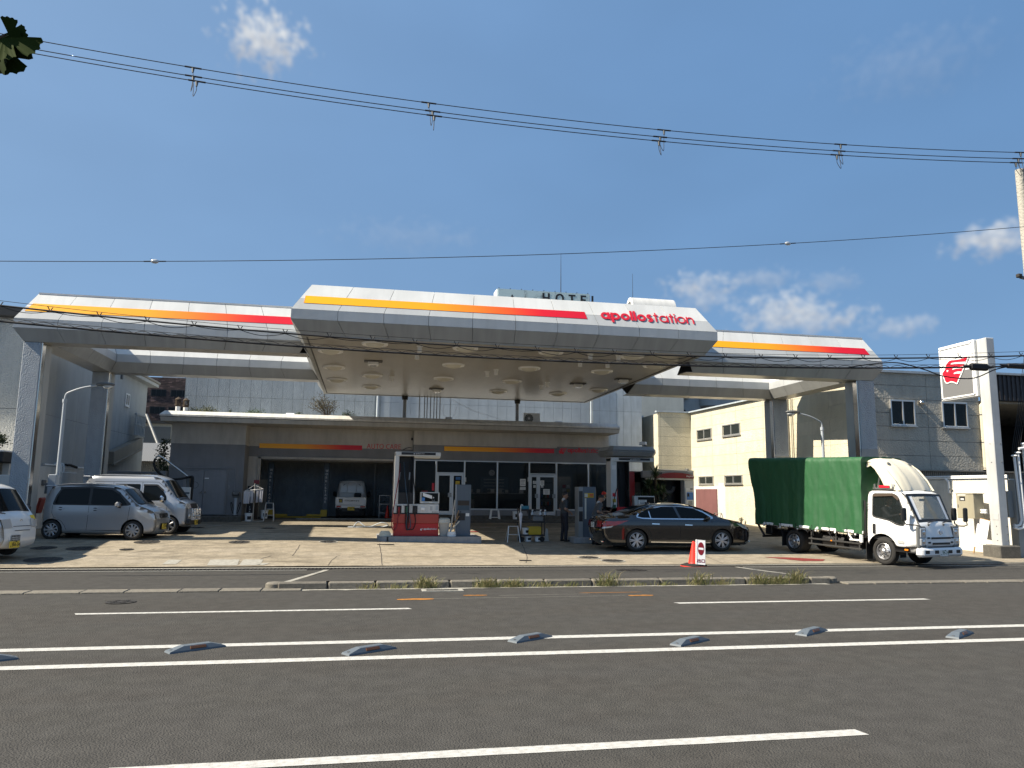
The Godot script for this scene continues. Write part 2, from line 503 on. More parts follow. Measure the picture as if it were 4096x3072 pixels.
func sky_picture() -> ImageTexture:      # clear afternoon sky, hazier low down and towards the sun, with a few small clouds
	var w := 512
	var h := 256
	var im := Image.create(w, h, false, Image.FORMAT_RGBF)
	var sd := V(-1, 0.93, 0.08).normalized()
	var haze := noise(5, 1.6, 4)
	for y in h:
		var el := (0.5 - (y + 0.5) / h) * PI
		for x in w:
			var az := ((x + 0.5) / w - 0.5) * TAU
			var d := V(sin(az) * cos(el), sin(el), -cos(az) * cos(el))
			var up := maxf(0.0, d.y)
			var low := exp(-up * 3.6)
			var c := V(0.10, 0.235, 0.485).lerp(V(0.28, 0.47, 0.71), low)
			var cs := d.dot(sd)
			var near := pow(clampf(0.5 + 0.5 * cs, 0, 1), 3.0)
			c = c.lerp(V(0.50, 0.68, 0.92), 0.62 * near)
			c += V(0.9, 0.88, 0.8) * 0.25 * pow(maxf(0, cs), 24.0)
			c *= 1.0 + 0.05 * haze.get_noise_3d(d.x * 2.0, d.y * 5.0, d.z * 2.0)
			if el < 0: c = c.lerp(V(0.16, 0.155, 0.14), clampf(-el * 6.0, 0, 1))
			im.set_pixel(x, y, Color(c.x, c.y, c.z))
	im.resize(2048, 1024, Image.INTERPOLATE_CUBIC)
	# azimuth, elevation, half width, half height (degrees), strength, seed
	var n1 := noise(77, 0.16, 5)
	var n2 := noise(78, 0.55, 5)
	for k in [[-8.7, 30.9, 3.0, 2.1, 1.15, 0.0], [44.3, 16.4, 2.8, 1.1, 0.95, 40.0], [25.0, 15.3, 3.1, 0.95, 0.72, 80.0], [25.4, 14.2, 2.6, 0.8, 0.5, 91.0], [31.0, 13.3, 3.6, 1.3, 0.75, 120.0],
			[32.4, 12.4, 4.6, 1.0, 0.72, 131.0], [38.4, 11.5, 2.5, 0.75, 0.5, 160.0], [29.6, 15.6, 2.2, 0.8, 0.35, 200.0], [34.2, 15.0, 2.0, 0.8, 0.28, 240.0], [22.0, 12.9, 2.2, 0.7, 0.3, 270.0],
			[40.0, 28.0, 5.0, 2.0, 0.10, 300.0], [3.0, 19.0, 6.0, 1.2, 0.10, 330.0], [-95.0, 12.0, 8.0, 2.0, 0.7, 400.0], [-150.0, 18.0, 7.0, 2.4, 0.8, 500.0], [120.0, 14.0, 9.0, 2.2, 0.8, 600.0], [85.0, 20.0, 5.0, 1.8, 0.8, 700.0]]:
		var x0 := int(((k[0] - k[2] * 1.6) / 360.0 + 0.5) * 2048)
		var x1 := int(((k[0] + k[2] * 1.6) / 360.0 + 0.5) * 2048)
		var y0 := int((0.5 - (k[1] + k[3] * 1.6) / 180.0) * 1024)
		var y1 := int((0.5 - (k[1] - k[3] * 1.6) / 180.0) * 1024)
		for y in range(y0, y1 + 1):
			for x in range(x0, x1 + 1):
				var a := ((x + 0.5) / 2048.0 - 0.5) * 360.0
				var b := (0.5 - (y + 0.5) / 1024.0) * 180.0
				var q := U((a - k[0]) / k[2], (b - k[1]) / k[3])
				var sa: float = a + k[5]
				var r := q.length() + 0.75 * n1.get_noise_2d(sa * 4.0, b * 5.0) + 0.42 * n2.get_noise_2d(sa * 3.2, b * 4.0)
				var dens: float = clampf((1.05 - r) * 1.15, 0, 1) * k[4]
				dens *= 0.8 + 0.5 * n2.get_noise_2d(sa * 2.0 + 9.0, b * 2.6)
				if dens <= 0.0: continue
				var shade := clampf(0.5 + 0.5 * q.y + 0.5 * n1.get_noise_2d(sa * 6.0, b * 6.0), 0, 1)
				var cc := Color(0.46, 0.49, 0.55).lerp(Color(0.80, 0.83, 0.85), shade)
				var px := posmod(x, 2048)
				im.set_pixel(px, y, im.get_pixel(px, y).lerp(cc, clampf(dens, 0, 0.93)))
	return ImageTexture.create_from_image(im)

# ---------------------------------------------------------------- ground
func gh(x: float, z: float) -> float:      # the forecourt rises gently from the drain to the buildings
	var t := maxf(0.0, -z - 19.6)
	var r := minf(0.037 * t, 0.66)
	var l := 0.0656 * t if t < 6.4 else minf(0.42 + (t - 6.4) * 0.0235, 0.66)
	return lerpf(l, r, clampf((x + 2.0) / 8.0, 0, 1))

func walk(x: float, z: float) -> float:    # the footway slopes from the kerb down to the drain
	return 0.14 + (z + 15.92) * 0.0315

func drape(parent: Node3D, called: String, poly: Array, m: Material, lift := 0.006) -> void:    # thin sheet lying on the forecourt or the road
	var b := B.new()
	var pts := PackedVector2Array(poly)
	if not Geometry2D.is_polygon_clockwise(pts): pts.reverse()     # x right, z towards the viewer: clockwise in (x, z) faces up here
	var id := Geometry2D.triangulate_polygon(pts)
	for i in range(0, id.size(), 3):
		var q := []
		for j in 3:
			var p := pts[id[i + j]]
			q.append(V(p.x, (gh(p.x, p.y) if p.y < -19.0 else 0.0) + lift, p.y))
		if (q[1] - q[0]).cross(q[2] - q[0]).y < 0:
			b.tri(q[0], q[2], q[1])
		else:
			b.tri(q[0], q[1], q[2])
	W(parent, called, b, m)

func disc(x: float, z: float, rx: float, rz := -1.0, n := 24) -> Array:
	if rz < 0: rz = rx
	var p := []
	for i in n: p.append(U(x + rx * cos(TAU * i / n), z + rz * sin(TAU * i / n)))
	return p

func rect(x0: float, x1: float, z0: float, z1: float) -> Array:
	return [U(x0, z0), U(x1, z0), U(x1, z1), U(x0, z1)]

func sheet(parent: Node3D, called: String, x0: float, x1: float, z0: float, z1: float, nx: int, nz: int, f: Callable, m: Material, cf = null) -> void:
	var b := B.new()
	b.usec = true
	b.grid(nx, nz, func(u, w):
		var x: float = lerpf(x0, x1, u)
		var z: float = lerpf(z0, z1, w)
		return V(x, f.call(x, z), z), z1 > z0, cf)
	W(parent, called, b, m)

func setting() -> void:
	var g := struct("ground")
	sheet(g, "ground_sheet", -450, 450, 60, -800, 8, 8, func(_x, _z): return -0.35, M.ground)
	var road := struct("road")
	var f1 := noise(301, 0.35, 4)
	var f2 := noise(302, 1.4, 3)
	var tone := func(p: Vector3):
		var k := 1.0 + 0.10 * f1.get_noise_2d(p.x * 0.4, p.z * 2.2) + 0.05 * f2.get_noise_2d(p.x, p.z)
		k += 0.07 * exp(-pow((p.z + 6.4) / 0.7, 2)) - 0.05 * exp(-pow((p.z + 9.2) / 0.4, 2)) + 0.10 * smoothstep(-13.8, -15.4, p.z)
		return Color(k * 1.02, k, k * 0.98)
	sheet(road, "road_surface", -14, 30, 3, -15.74, 110, 60, func(_x, _z): return 0.0, M.asphalt, tone)
	sheet(road, "road_surface", -120, -14, 3, -15.74, 10, 8, func(_x, _z): return 0.0, M.asphalt, tone)
	sheet(road, "road_surface", 30, 140, 3, -15.74, 10, 8, func(_x, _z): return 0.0, M.asphalt, tone)
	sheet(road, "near_footway", -120, 140, 40, 3.0, 10, 4, func(_x, _z): return 0.0, M.asphalt)
	# white lines, each with slanted ends as sprayed
	for l in [[-1.6, 4.06, -5.95, -5.80, 0.03], [-11.5, -6.2, -5.95, -5.80, 0.03], [9.8, 15.0, -5.95, -5.80, 0.03], [-60, 80, -9.37, -9.18, 0.0], [-60, 80, -10.36, -10.17, 0.0],
			[-4.2, 0.82, -13.10, -12.97, 0.06], [5.60, 10.62, -13.22, -13.08, 0.06], [-14.2, -9.2, -13.05, -12.92, 0.06], [15.6, 20.6, -13.28, -13.14, 0.06]]:
		var p := []
		var n := 24 if l[1] - l[0] < 20 else 90
		for i in n + 1: p.append(U(lerpf(l[0], l[1], float(i) / n) - (l[4] if i == 0 else 0.0), l[2] + rr(-0.004, 0.004)))
		for i in n + 1: p.append(U(lerpf(l[1], l[0], float(i) / n) + (l[4] if i == 0 else 0.0), l[3] + rr(-0.004, 0.004)))
		drape(road, "lane_line", p, M.roadpaint, 0.004)
	road_marks(road)
	# driveway apron and raised footway between kerb and drain
	var foot := struct("footway")
	var tone2 := func(p: Vector3):
		var k := 1.08 + 0.12 * f1.get_noise_2d(p.x * 0.8, p.z * 1.2) + 0.06 * f2.get_noise_2d(p.x, p.z)
		return Color(k, k, k * 0.98)
	sheet(foot, "apron", -40, 60, -15.74, -19.56, 120, 10, func(_x, _z): return 0.006, M.asphalt, tone2)
	var b := B.new()
	b.usec = true
	var left := func(z: float): return lerpf(-1.55, -0.78, clampf((-z - 16.1) / 3.2, 0, 1))
	var right := func(z: float): return lerpf(10.35, 9.95, clampf((-z - 16.1) / 3.0, 0, 1))
	b.grid(60, 10, func(u, w):
		var z: float = lerpf(-15.93, -19.5, w)
		var x: float = lerpf(left.call(z), right.call(z), u)
		var edge := clampf(minf(x - left.call(z), right.call(z) - x) / 0.25, 0, 1)
		return V(x, lerpf(0.012, walk(x, z), edge), z), false, tone2)
	W(foot, "raised_footway", b, M.asphalt)
	# pale concrete edging of the two ramps
	for sd in [0, 1]:
		var fn: Callable = left if sd == 0 else right
		b = B.new()
		b.grid(1, 14, func(u, w):
			var z: float = lerpf(-16.0, -19.4, w)
			var x: float = fn.call(z) + (u - 0.5) * 0.13
			return V(x, maxf(0.014, walk(x, z) * 0.45 + 0.012), z))
		W(foot, "ramp_edging", b, M.wornpaint)
	b = B.new()
	b.box(V(15.0, 0.008, -19.50), V(9.6, 0.012, 0.07))
	b.box(V(-14.5, 0.008, -19.52), V(26.5, 0.012, 0.06))
	W(foot, "edge_line", b, M.wornpaint)
	# kerb: separate stones, flush along the driveways, raised along the footway
	var kerb := struct("kerb")
	var x := -1.55
	var k := 0
	while x < 10.3:
		var l := rr(0.92, 1.04) if k % 4 != 3 else rr(0.5, 0.62)
		l = minf(l, 10.35 - x)
		var tilt := Basis.from_euler(V(rr(-0.03, 0.03), rr(-0.008, 0.008), rr(-0.006, 0.006)))
		var c := V(x + l * 0.5, 0.035 + rr(-0.006, 0.004), -15.84)
		bxr(kerb, "kerb_stone", c, V(l - 0.022, 0.21, 0.185), M.kerbstone if k % 3 else M.kerbstone_b, tilt, 0.025)
		x += l
		k += 1
	for e in [-1.62, 10.42]:
		var cc := B.new().lathe([U(0.0, 0.0), U(0.17, 0.0), U(0.17, 0.10), U(0.13, 0.13), U(0.0, 0.135)], Transform3D(Basis.IDENTITY.scaled(V(1, 1, 0.9)), V(e, 0, -15.93)), 16)
		W(kerb, "kerb_stone", cc, M.kerbstone)
	for rg in [[-13.0, -1.7], [10.6, 26.0]]:
		x = rg[0]
		while x < rg[1]:
			var l := rr(0.56, 0.95)
			bxr(kerb, "kerb_stone", V(x + l * 0.5, -0.07 + rr(0.0, 0.006), -15.72), V(l - 0.014, 0.19, 0.40), M.kerbstone if rng.randf() > 0.4 else M.kerbstone_b, Basis.IDENTITY, 0.012)
			x += l
	b = B.new()
	b.grid(60, 1, func(u, w): return V(lerpf(-1.4, 10.2, u), 0.005, -15.735 + w * (0.10 + 0.14 * absf(f2.get_noise_1d(u * 30.0)))), true)
	W(kerb, "gutter_grit", b, M.wornpaint).set_meta("kind", "stuff")
	# drain along the back of the footway
	var drain := struct("drain_channel")
	b = ob(V(4, -0.03, -19.78), V(54, 0.05, 0.44))
	W(drain, "channel", b, M.drain_dark)
	b = B.new()
	for i in 470:
		b.box(V(-18.0 + i * 0.09, 0.006, -19.77), V(0.042, 0.014, 0.36))
	W(drain, "grate_bars", b, M.iron).set_meta("kind", "stuff")
	for z in [-19.575, -19.975]:
		W(drain, "rail", ob(V(4, 0.008, z), V(54, 0.02, 0.03)), M.iron)
	W(drain, "concrete_edge", ob(V(4, 0.004, -20.09), V(54, 0.02, 0.19)), M.wornpaint)
	W(drain, "gap", ob(V(4, 0.004, -20.215), V(54, 0.016, 0.055)), M.drain_dark)
	# the forecourt slab
	var fc := struct("forecourt")
	var f3 := noise(311, 0.8, 4)
	var f4 := noise(312, 0.22, 3)
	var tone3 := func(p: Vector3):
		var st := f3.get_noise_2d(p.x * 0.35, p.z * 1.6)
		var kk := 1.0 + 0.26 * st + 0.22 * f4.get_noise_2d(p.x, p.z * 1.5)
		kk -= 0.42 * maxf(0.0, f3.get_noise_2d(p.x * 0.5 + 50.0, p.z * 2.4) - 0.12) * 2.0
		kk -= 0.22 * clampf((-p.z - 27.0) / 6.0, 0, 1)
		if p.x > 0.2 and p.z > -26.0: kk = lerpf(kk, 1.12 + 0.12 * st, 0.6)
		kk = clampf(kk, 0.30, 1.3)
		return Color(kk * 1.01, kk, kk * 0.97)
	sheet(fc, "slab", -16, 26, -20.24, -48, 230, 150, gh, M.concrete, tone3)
	for c in [[U(0.58, -20.3), U(0.60, -25.3)], [U(-0.78, -20.3), U(-0.72, -21.2), U(-0.62, -21.9), U(-0.45, -22.3)], [U(5.35, -25.6), U(4.75, -22.0), U(4.35, -20.3)], [U(-3.0, -20.6), U(-2.6, -21.2), U(-2.5, -21.6), U(-2.2, -22.3)], [U(-6.1, -22.5), U(-5.7, -23.2), U(-5.65, -23.6)],
			[U(-6, -21.95), U(0.5, -21.97), U(4.9, -22.0)], [U(-5.6, -24.0), U(-4.5, -24.1), U(-3.9, -24.05)], [U(-5.0, -23.6), U(-4.2, -23.55)], [U(0.5, -28.2), U(6.0, -28.25)], [U(-5.0, -28.2), U(0.5, -28.2)], [U(-1.8, -22.0), U(-1.78, -24.6)], [U(10.0, -20.3), U(10.4, -22.6)]]:
		crack(fc, c)
	for q in [[-3.71, -20.36, -3.80, -21.3, 0.72], [-2.95, -20.36, -2.98, -21.3, 0.5], [-4.80, -20.60, -4.82, -21.3, 0.32], [-2.55, -20.36, -2.45, -20.7, 0.2]]:
		var p := []
		for i in 7: p.append(U(q[0] + q[4] * i / 6.0, q[1] + rr(-0.03, 0.03)))
		for i in 7: p.append(U(q[2] + q[4] * (1.0 - i / 6.0), q[3] + rr(-0.03, 0.03)))
		drape(fc, "paint_mark", p, M.wornpaint, 0.008)
	drape(fc, "paint_mark", [U(12.05, -21.75), U(12.9, -21.6), U(13.7, -21.1), U(13.4, -20.75), U(12.75, -20.8), U(12.45, -21.2)], M.red_paint, 0.008)
	drape(fc, "paint_mark", rect(4.0, 4.55, -30.3, -29.9), M.red_paint, 0.008)
	for q in [[3.0, 4.4, -31.5], [4.7, 5.6, -32.0], [8.2, 9.4, -31.0], [-7.2, -6.7, -31.4], [-5.9, -5.3, -31.3]]:
		drape(fc, "paint_mark", [U(q[0], q[2]), U(q[1], q[2] - 0.12), U(q[1], q[2] - 0.3), U(q[0] + 0.3, q[2] - 0.25)], M.wornpaint, 0.008)

func bxr(parent: Node3D, called: String, c: Vector3, s: Vector3, m: Material, bs: Basis, bev: float) -> void:
	W(parent, called, cb(Vector3.ZERO, s, bev, Transform3D(bs, c)), m)

func crack(parent: Node3D, pts: Array) -> void:
	var a := []
	var z := []
	for i in pts.size() - 1:
		var n := int(maxf(2, (pts[i + 1] - pts[i]).length() / 0.35))
		var side: Vector2 = (pts[i + 1] - pts[i]).orthogonal().normalized()
		for k in n:
			var p: Vector2 = pts[i].lerp(pts[i + 1], float(k) / n) + side * rr(-0.012, 0.012)
			a.append(p + side * rr(0.006, 0.014))
			z.push_front(p - side * rr(0.006, 0.014))
	a.append_array(z)
	drape(parent, "joint_line", a, M.crack, 0.005)

func road_marks(road: Node3D) -> void:      # sprayed orange road-works marks and worn tracks beside the gutter
	for q in [[0.68, 1.34, -14.14, 0.085], [1.93, 2.38, -14.56, 0.05], [4.22, 5.5, -14.70, 0.022], [5.05, 5.55, -14.22, 0.07]]:
		var p := []
		for i in 9: p.append(U(lerpf(q[0], q[1], i / 8.0), q[2] + q[3] * (0.35 if i == 0 or i == 8 else rr(0.6, 1.1))))
		for i in 9: p.append(U(lerpf(q[1], q[0], i / 8.0), q[2] - q[3] * (0.35 if i == 0 or i == 8 else rr(0.4, 1.1))))
		drape(road, "paint_mark", p, M.orange_paint, 0.005)
	for q in [[1.3, 5.0, -14.17], [2.6, 4.4, -14.5]]:
		drape(road, "paint_mark", [U(q[0], q[2]), U(q[1], q[2] - 0.06), U(q[1], q[2] - 0.07), U(q[0], q[2] - 0.015)], M.wornpaint, 0.003)

# ---------------------------------------------------------------- canopies
# a run of cladding panels round a rectangle: prof = [[inset, y, material, gap after], ...] from the soffit edge upwards; x0..x1, z0 (front) .. z1 (back) is the widest outline
func corner(r: Array, k: int, i: float, y: float) -> Vector3:      # k counts front-left, front-right, back-right, back-left
	return V(r[0] + i if k == 0 or k == 3 else r[1] - i, y, r[2] - i if k < 2 else r[3] + i)

func cladding(t: Node3D, r: Array, prof: Array, sides: Array, bay: float, sgn := 1.0, ends := [0.0, 0.0]) -> void:
	for k in sides:
		var l := (corner(r, k, 0, 0) - corner(r, (k + 1) % 4, 0, 0)).length()
		var n := maxi(1, int(round(l / bay)))
		for j in prof.size() - 1:
			var lo: Array = prof[j]
			var hi: Array = prof[j + 1]
			if lo[2] == null: continue
			var back := B.new()
			for i in n:
				var b := B.new()
				var g := 0.006
				var q := []
				for e in [[lo, i, g], [lo, i + 1, -g], [hi, i + 1, -g], [hi, i, g]]:
					var a := corner(r, k, e[0][0] * sgn, e[0][1])
					var z := corner(r, (k + 1) % 4, e[0][0] * sgn, e[0][1])
					q.append(a.lerp(z, float(e[1]) / n) + (z - a).normalized() * e[2])
				var up: Vector3 = (q[3] - q[0]).normalized()
				q[0] += up * 0.004; q[1] += up * 0.004; q[2] -= up * 0.004; q[3] -= up * 0.004
				var nn: Vector3 = (q[1] - q[0]).cross(q[3] - q[0]).normalized() * sgn
				var dent := rr(-0.004, 0.004)
				var o := []
				for p in q: o.append(p - nn * 0.02)
				q[2] += nn * dent
				q[0] -= nn * dent * 0.6
				if sgn < 0:
					q = [q[1], q[0], q[3], q[2]]; o = [o[1], o[0], o[3], o[2]]
				b.quad(q[0], q[1], q[2], q[3])
				for w in 4: b.quad(o[w], o[(w + 1) % 4], q[(w + 1) % 4], q[w])
				back.quad(o[0], o[1], o[2], o[3])
				var m: String = lo[2]
				W(t, lo[3], b, M[m + "_b"] if M.has(m + "_b") and rng.randf() < 0.35 else M[m])
			W(t, "backing", back, M.gap)

func band(t: Node3D, a: Vector3, b: Vector3, c: Vector3, d: Vector3, m: Material, called := "stripe") -> void:   # a thin printed plate, corners anticlockwise from the lower left
	var nn := (b - a).cross(d - a).normalized() * 0.012
	var q := B.new()
	q.quaduv(a + nn, b + nn, c + nn, d + nn, U(0, 1), U(1, 0))
	for w in [[a, b], [b, c], [c, d], [d, a]]:
		q.quaduv(w[0], w[1], w[1] + nn, w[0] + nn, U(0, 0.5), U(1, 0.5))
	W(t, called, q, m)

func at_slope(r: Array, prof: Array, x: float, y: float) -> Vector3:       # a point of the front upper slope at height y
	for j in prof.size() - 1:
		if y <= prof[j + 1][1] and y >= prof[j][1] and prof[j + 1][1] > prof[j][1]:
			var f: float = (y - prof[j][1]) / (prof[j + 1][1] - prof[j][1])
			return V(x, y, r[2] - lerpf(prof[j][0], prof[j + 1][0], f))
	return V(x, y, r[2])

func canopies() -> void:
	# the large central canopy
	var r := [-2.19, 10.85, -21.95, -35.85]
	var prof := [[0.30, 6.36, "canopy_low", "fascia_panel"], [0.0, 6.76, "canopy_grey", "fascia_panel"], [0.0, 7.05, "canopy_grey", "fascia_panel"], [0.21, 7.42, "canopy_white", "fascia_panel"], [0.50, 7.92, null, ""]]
	var t := thing("forecourt_canopy", "big white central canopy with amber to red stripe and red lettering, dished lights below", "canopy", V(4.3, 6.36, -28.9))
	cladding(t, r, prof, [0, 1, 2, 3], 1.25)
	W(t, "roof", cb(V(4.33, 7.85, -28.9), V(11.9, 0.12, 12.8), 0.03), M.canopy_white)
	var b := B.new()
	for i in 128:
		var z := -22.42 - i * 0.1035
		b.cbox(V(4.33, 6.372, z), V(12.18, 0.02, 0.097), 0.006)
	W(t, "soffit_slats", b, M.soffit).set_meta("kind", "stuff")
	W(t, "ceiling", ob(V(4.33, 6.42, -28.9), V(12.3, 0.06, 13.2)), M.gap)
	b = B.new()
	for q in [[4.33, -22.31, 12.5, 0.13], [4.33, -35.51, 12.5, 0.13]]: b.cbox(V(q[0], 6.355, q[1]), V(q[2], 0.03, q[3]), 0.01)
	for x in [-1.84, 10.5]: b.cbox(V(x, 6.355, -28.9), V(0.13, 0.03, 13.0), 0.01)
	W(t, "edge_trim", b, M.canopy_low)
	b = B.new()
	for x in [-1.755, 10.415]: b.box(V(x, 6.352, -28.9), V(0.04, 0.02, 13.0))
	b.box(V(4.33, 6.352, -35.42), V(12.1, 0.02, 0.04))
	W(t, "shadow_gap", b, M.gap)
	band(t, at_slope(r, prof, -1.86, 7.26), at_slope(r, prof, 6.60, 7.26), at_slope(r, prof, 6.55, 7.51), at_slope(r, prof, -1.83, 7.51), M.stripe)
	var x0 := 7.06
	b = B.new()
	wordmark(b, Transform3D(Basis(V(1, 0, 0), V(0, 0.866, -0.5).normalized(), V(0, 0.5, 0.866)), at_slope(r, prof, x0, 7.285) + V(0, 0.006, 0.014)), 3.11)
	W(t, "lettering", b, M.red_sign)
	var lt := B.new()
	lt.lathe([U(0.0, -0.012), U(0.30, -0.02), U(0.36, -0.055), U(0.385, -0.05), U(0.40, -0.01), U(0.40, 0.0)], Transform3D.IDENTITY, 28)
	var ln := B.new()
	ln.lathe([U(0.0, -0.135), U(0.10, -0.13), U(0.19, -0.105), U(0.26, -0.06), U(0.285, -0.02)], Transform3D.IDENTITY, 24)
	var lm := lt.mesh()
	var lnm := ln.mesh()
	var spots := []
	for x in [0.2, 2.96, 5.68, 8.38]:
		for z in [-23.0, -26.2, -29.45, -32.6]:
			if (x < 1 and z == -26.2) or (x == 2.96 and z == -32.6) or (x > 8 and z == -29.45): continue
			spots.append(V(x, 6.36, z))
	for z in [-24.53, -27.78, -30.93]:
		spots.append(V(-1.17, 6.36, z))
		if z != -27.78: spots.append(V(9.74, 6.36, z))
	for s in spots:
		var o := W(t, "ceiling_light", lm, M.white)
		o.position = s - t.position
		P(o, "lens", lnm, M.offwhite)
	for s in [V(0.2, 6.36, -26.15), V(2.96, 6.36, -32.5), V(8.39, 6.36, -29.4), V(9.74, 6.36, -27.76)]:
		var o := W(t, "floodlight", cb(s + V(0, -0.02, 0), V(0.62, 0.04, 0.34), 0.01), M.gap)
		P(o, "housing", cb(s + V(0, -0.10, 0), V(0.36, 0.14, 0.26), 0.03), M.white)
		P(o, "lens", cb(s + V(0, -0.175, 0.02), V(0.22, 0.012, 0.16), 0.0), M.lampglass)
	for s in [U(7.11, -30.44), U(7.13, -29.43), U(4.35, -27.37), U(4.6, -26.9), U(7.0, -23.07), U(7.05, -24.41), U(7.94, -23.07), U(8.0, -24.38), U(1.56, -23.09), U(1.57, -24.37), U(0.95, -29.6)]:
		b = B.new().cyl(V(s.x, 6.35, s.y), V(s.x, 6.17, s.y), 0.075, 0.07, 12)
		b.cyl(V(s.x, 6.365, s.y), V(s.x, 6.34, s.y), 0.10, 0.10, 12)
		W(t, "hose_reel_outlet", b, M.white)
	for x in [1.78, 7.12]:
		b = B.new().cyl(V(x, 5.0, -35.5), V(x, 6.36, -35.5), 0.085, -1, 14)
		W(t, "post", b, M.steel)
		W(t, "bracket", B.new().cyl(V(x, 6.18, -35.45), V(x, 6.36, -35.45), 0.13, 0.15, 14), M.iron)
	# side frames: beams that run from the central canopy round an open bay, on two columns each
	var lp := [[0.24, 6.29, "canopy_low", "fascia_panel"], [0.0, 6.66, "canopy_grey", "fascia_panel"], [0.0, 6.95, "canopy_grey", "fascia_panel"], [0.20, 7.35, "canopy_white", "fascia_panel"], [0.46, 7.87, null, ""]]
	var ip := [[0.24, 6.29, "canopy_low", "inner_panel"], [0.0, 6.66, "canopy_grey", "inner_panel"], [0.0, 6.95, "canopy_white", "inner_panel"], [0.42, 7.86, null, ""]]
	side_frame("canopy_frame", "long white canopy beam frame left of the central canopy, amber end at the far left", [-10.45, -1.92, -24.72, -31.75], lp, ip, 3, [-10.2, -24.3])
	var dy := -0.27
	for q in [lp, ip]:
		for e in q: e[1] += dy
	side_frame("canopy_frame", "white canopy beam frame right of the central canopy, red stripe end above the truck", [10.55, 17.86, -23.5, -30.35], lp, ip, 1, [17.0, -23.7])

func side_frame(called: String, label: String, r: Array, lp: Array, ip: Array, side: int, _c: Array) -> void:
	var lft := side == 3
	var ys: float = lp[0][1]
	var t := thing(called, label, "canopy", V((r[0] + r[1]) * 0.5, 0, -27.5), "beam frames beside the central canopy")
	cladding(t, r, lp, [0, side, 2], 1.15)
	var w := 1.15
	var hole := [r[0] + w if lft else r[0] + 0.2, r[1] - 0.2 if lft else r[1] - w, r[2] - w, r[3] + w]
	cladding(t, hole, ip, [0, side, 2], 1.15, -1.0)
	var b := B.new()      # soffits and ridge
	var o := 0.24
	var xa: float = r[0] + (o if lft else 0.0)
	var xb: float = r[1] - (0.0 if lft else o)
	for z in [[r[2] - o, hole[2] + o], [hole[3] - o, r[3] + o]]:
		b.box(V((xa + xb) * 0.5, ys + 0.012, (z[0] + z[1]) * 0.5), V(xb - xa, 0.02, absf(z[1] - z[0])))
	var sx: float = (r[0] + o + hole[0] - o) * 0.5 if lft else (r[1] - o + hole[1] + o) * 0.5
	b.box(V(sx, ys + 0.014, (hole[2] + hole[3]) * 0.5), V(w - 2 * o, 0.02, hole[2] - hole[3] + 2 * o - 0.01))
	W(t, "soffit", b, M.soffit)
	b = B.new()
	for z in [r[2] - 0.6, r[3] + 0.6]: b.box(V((r[0] + r[1]) * 0.5 + (0.2 if lft else -0.2), ys + 1.55, z), V(r[1] - r[0] - 0.5, 0.05, 0.36))
	b.box(V(r[0] + 0.6 if lft else r[1] - 0.6, ys + 1.552, (r[2] + r[3]) * 0.5), V(0.36, 0.05, r[2] - r[3] - 1.0))
	W(t, "ridge", b, M.canopy_white)
	var y0: float = lp[2][1]
	if lft: band(t, at_slope(r, lp, -10.22, y0 + 0.25), at_slope(r, lp, -2.1, y0 + 0.25), at_slope(r, lp, -2.1, y0 + 0.52), at_slope(r, lp, -10.06, y0 + 0.52), M.stripe)
	else: band(t, at_slope(r, lp, 10.75, y0 + 0.24), at_slope(r, lp, 17.45, y0 + 0.24), at_slope(r, lp, 17.34, y0 + 0.48), at_slope(r, lp, 10.75, y0 + 0.48), M.stripe)
	# columns: rough stucco pier, bright metal strip and a smooth panel on the inner face
	for k in 2:
		var zf: float = (r[2] - o - 0.02) if k == 0 else (hole[3] - o + 0.0)
		var x0: float = -10.22 if lft else 17.03
		var x1: float = -9.72 if lft else 17.67
		if lft and k == 1:
			x0 = -10.16; x1 = -9.60
		var zb := zf - 0.72
		var g := gh(x0, zf) - 0.1
		var e: float = x1 if lft else x0
		var d := 1.0 if lft else -1.0
		var col := W(t, "column", cb(V((x0 + x1) * 0.5, (g + ys) * 0.5, (zf + zb) * 0.5), V(x1 - x0, ys - g, zf - zb), 0.015), M.stucco)
		P(col, "metal_strip", cb(V(e + d * 0.014, (g + ys) * 0.5 + 0.3, zf - 0.15), V(0.04, ys - g - 0.6, 0.24), 0.008), M.stainless)
		P(col, "side_panel", cb(V(e + d * 0.012, (g + ys) * 0.5, zf - 0.50), V(0.05, ys - g - 0.02, 0.42), 0.008), M.column_panel)
		if not lft: P(col, "wrapped_foot", B.new().grid(6, 10, func(u, v): return V(x0 + (x1 - x0) * u, 0.1 + v * 3.5, zf + 0.012 + 0.012 * sin(u * 17.0 + v * 40.0) * sin(v * 23.0))), M.steel)

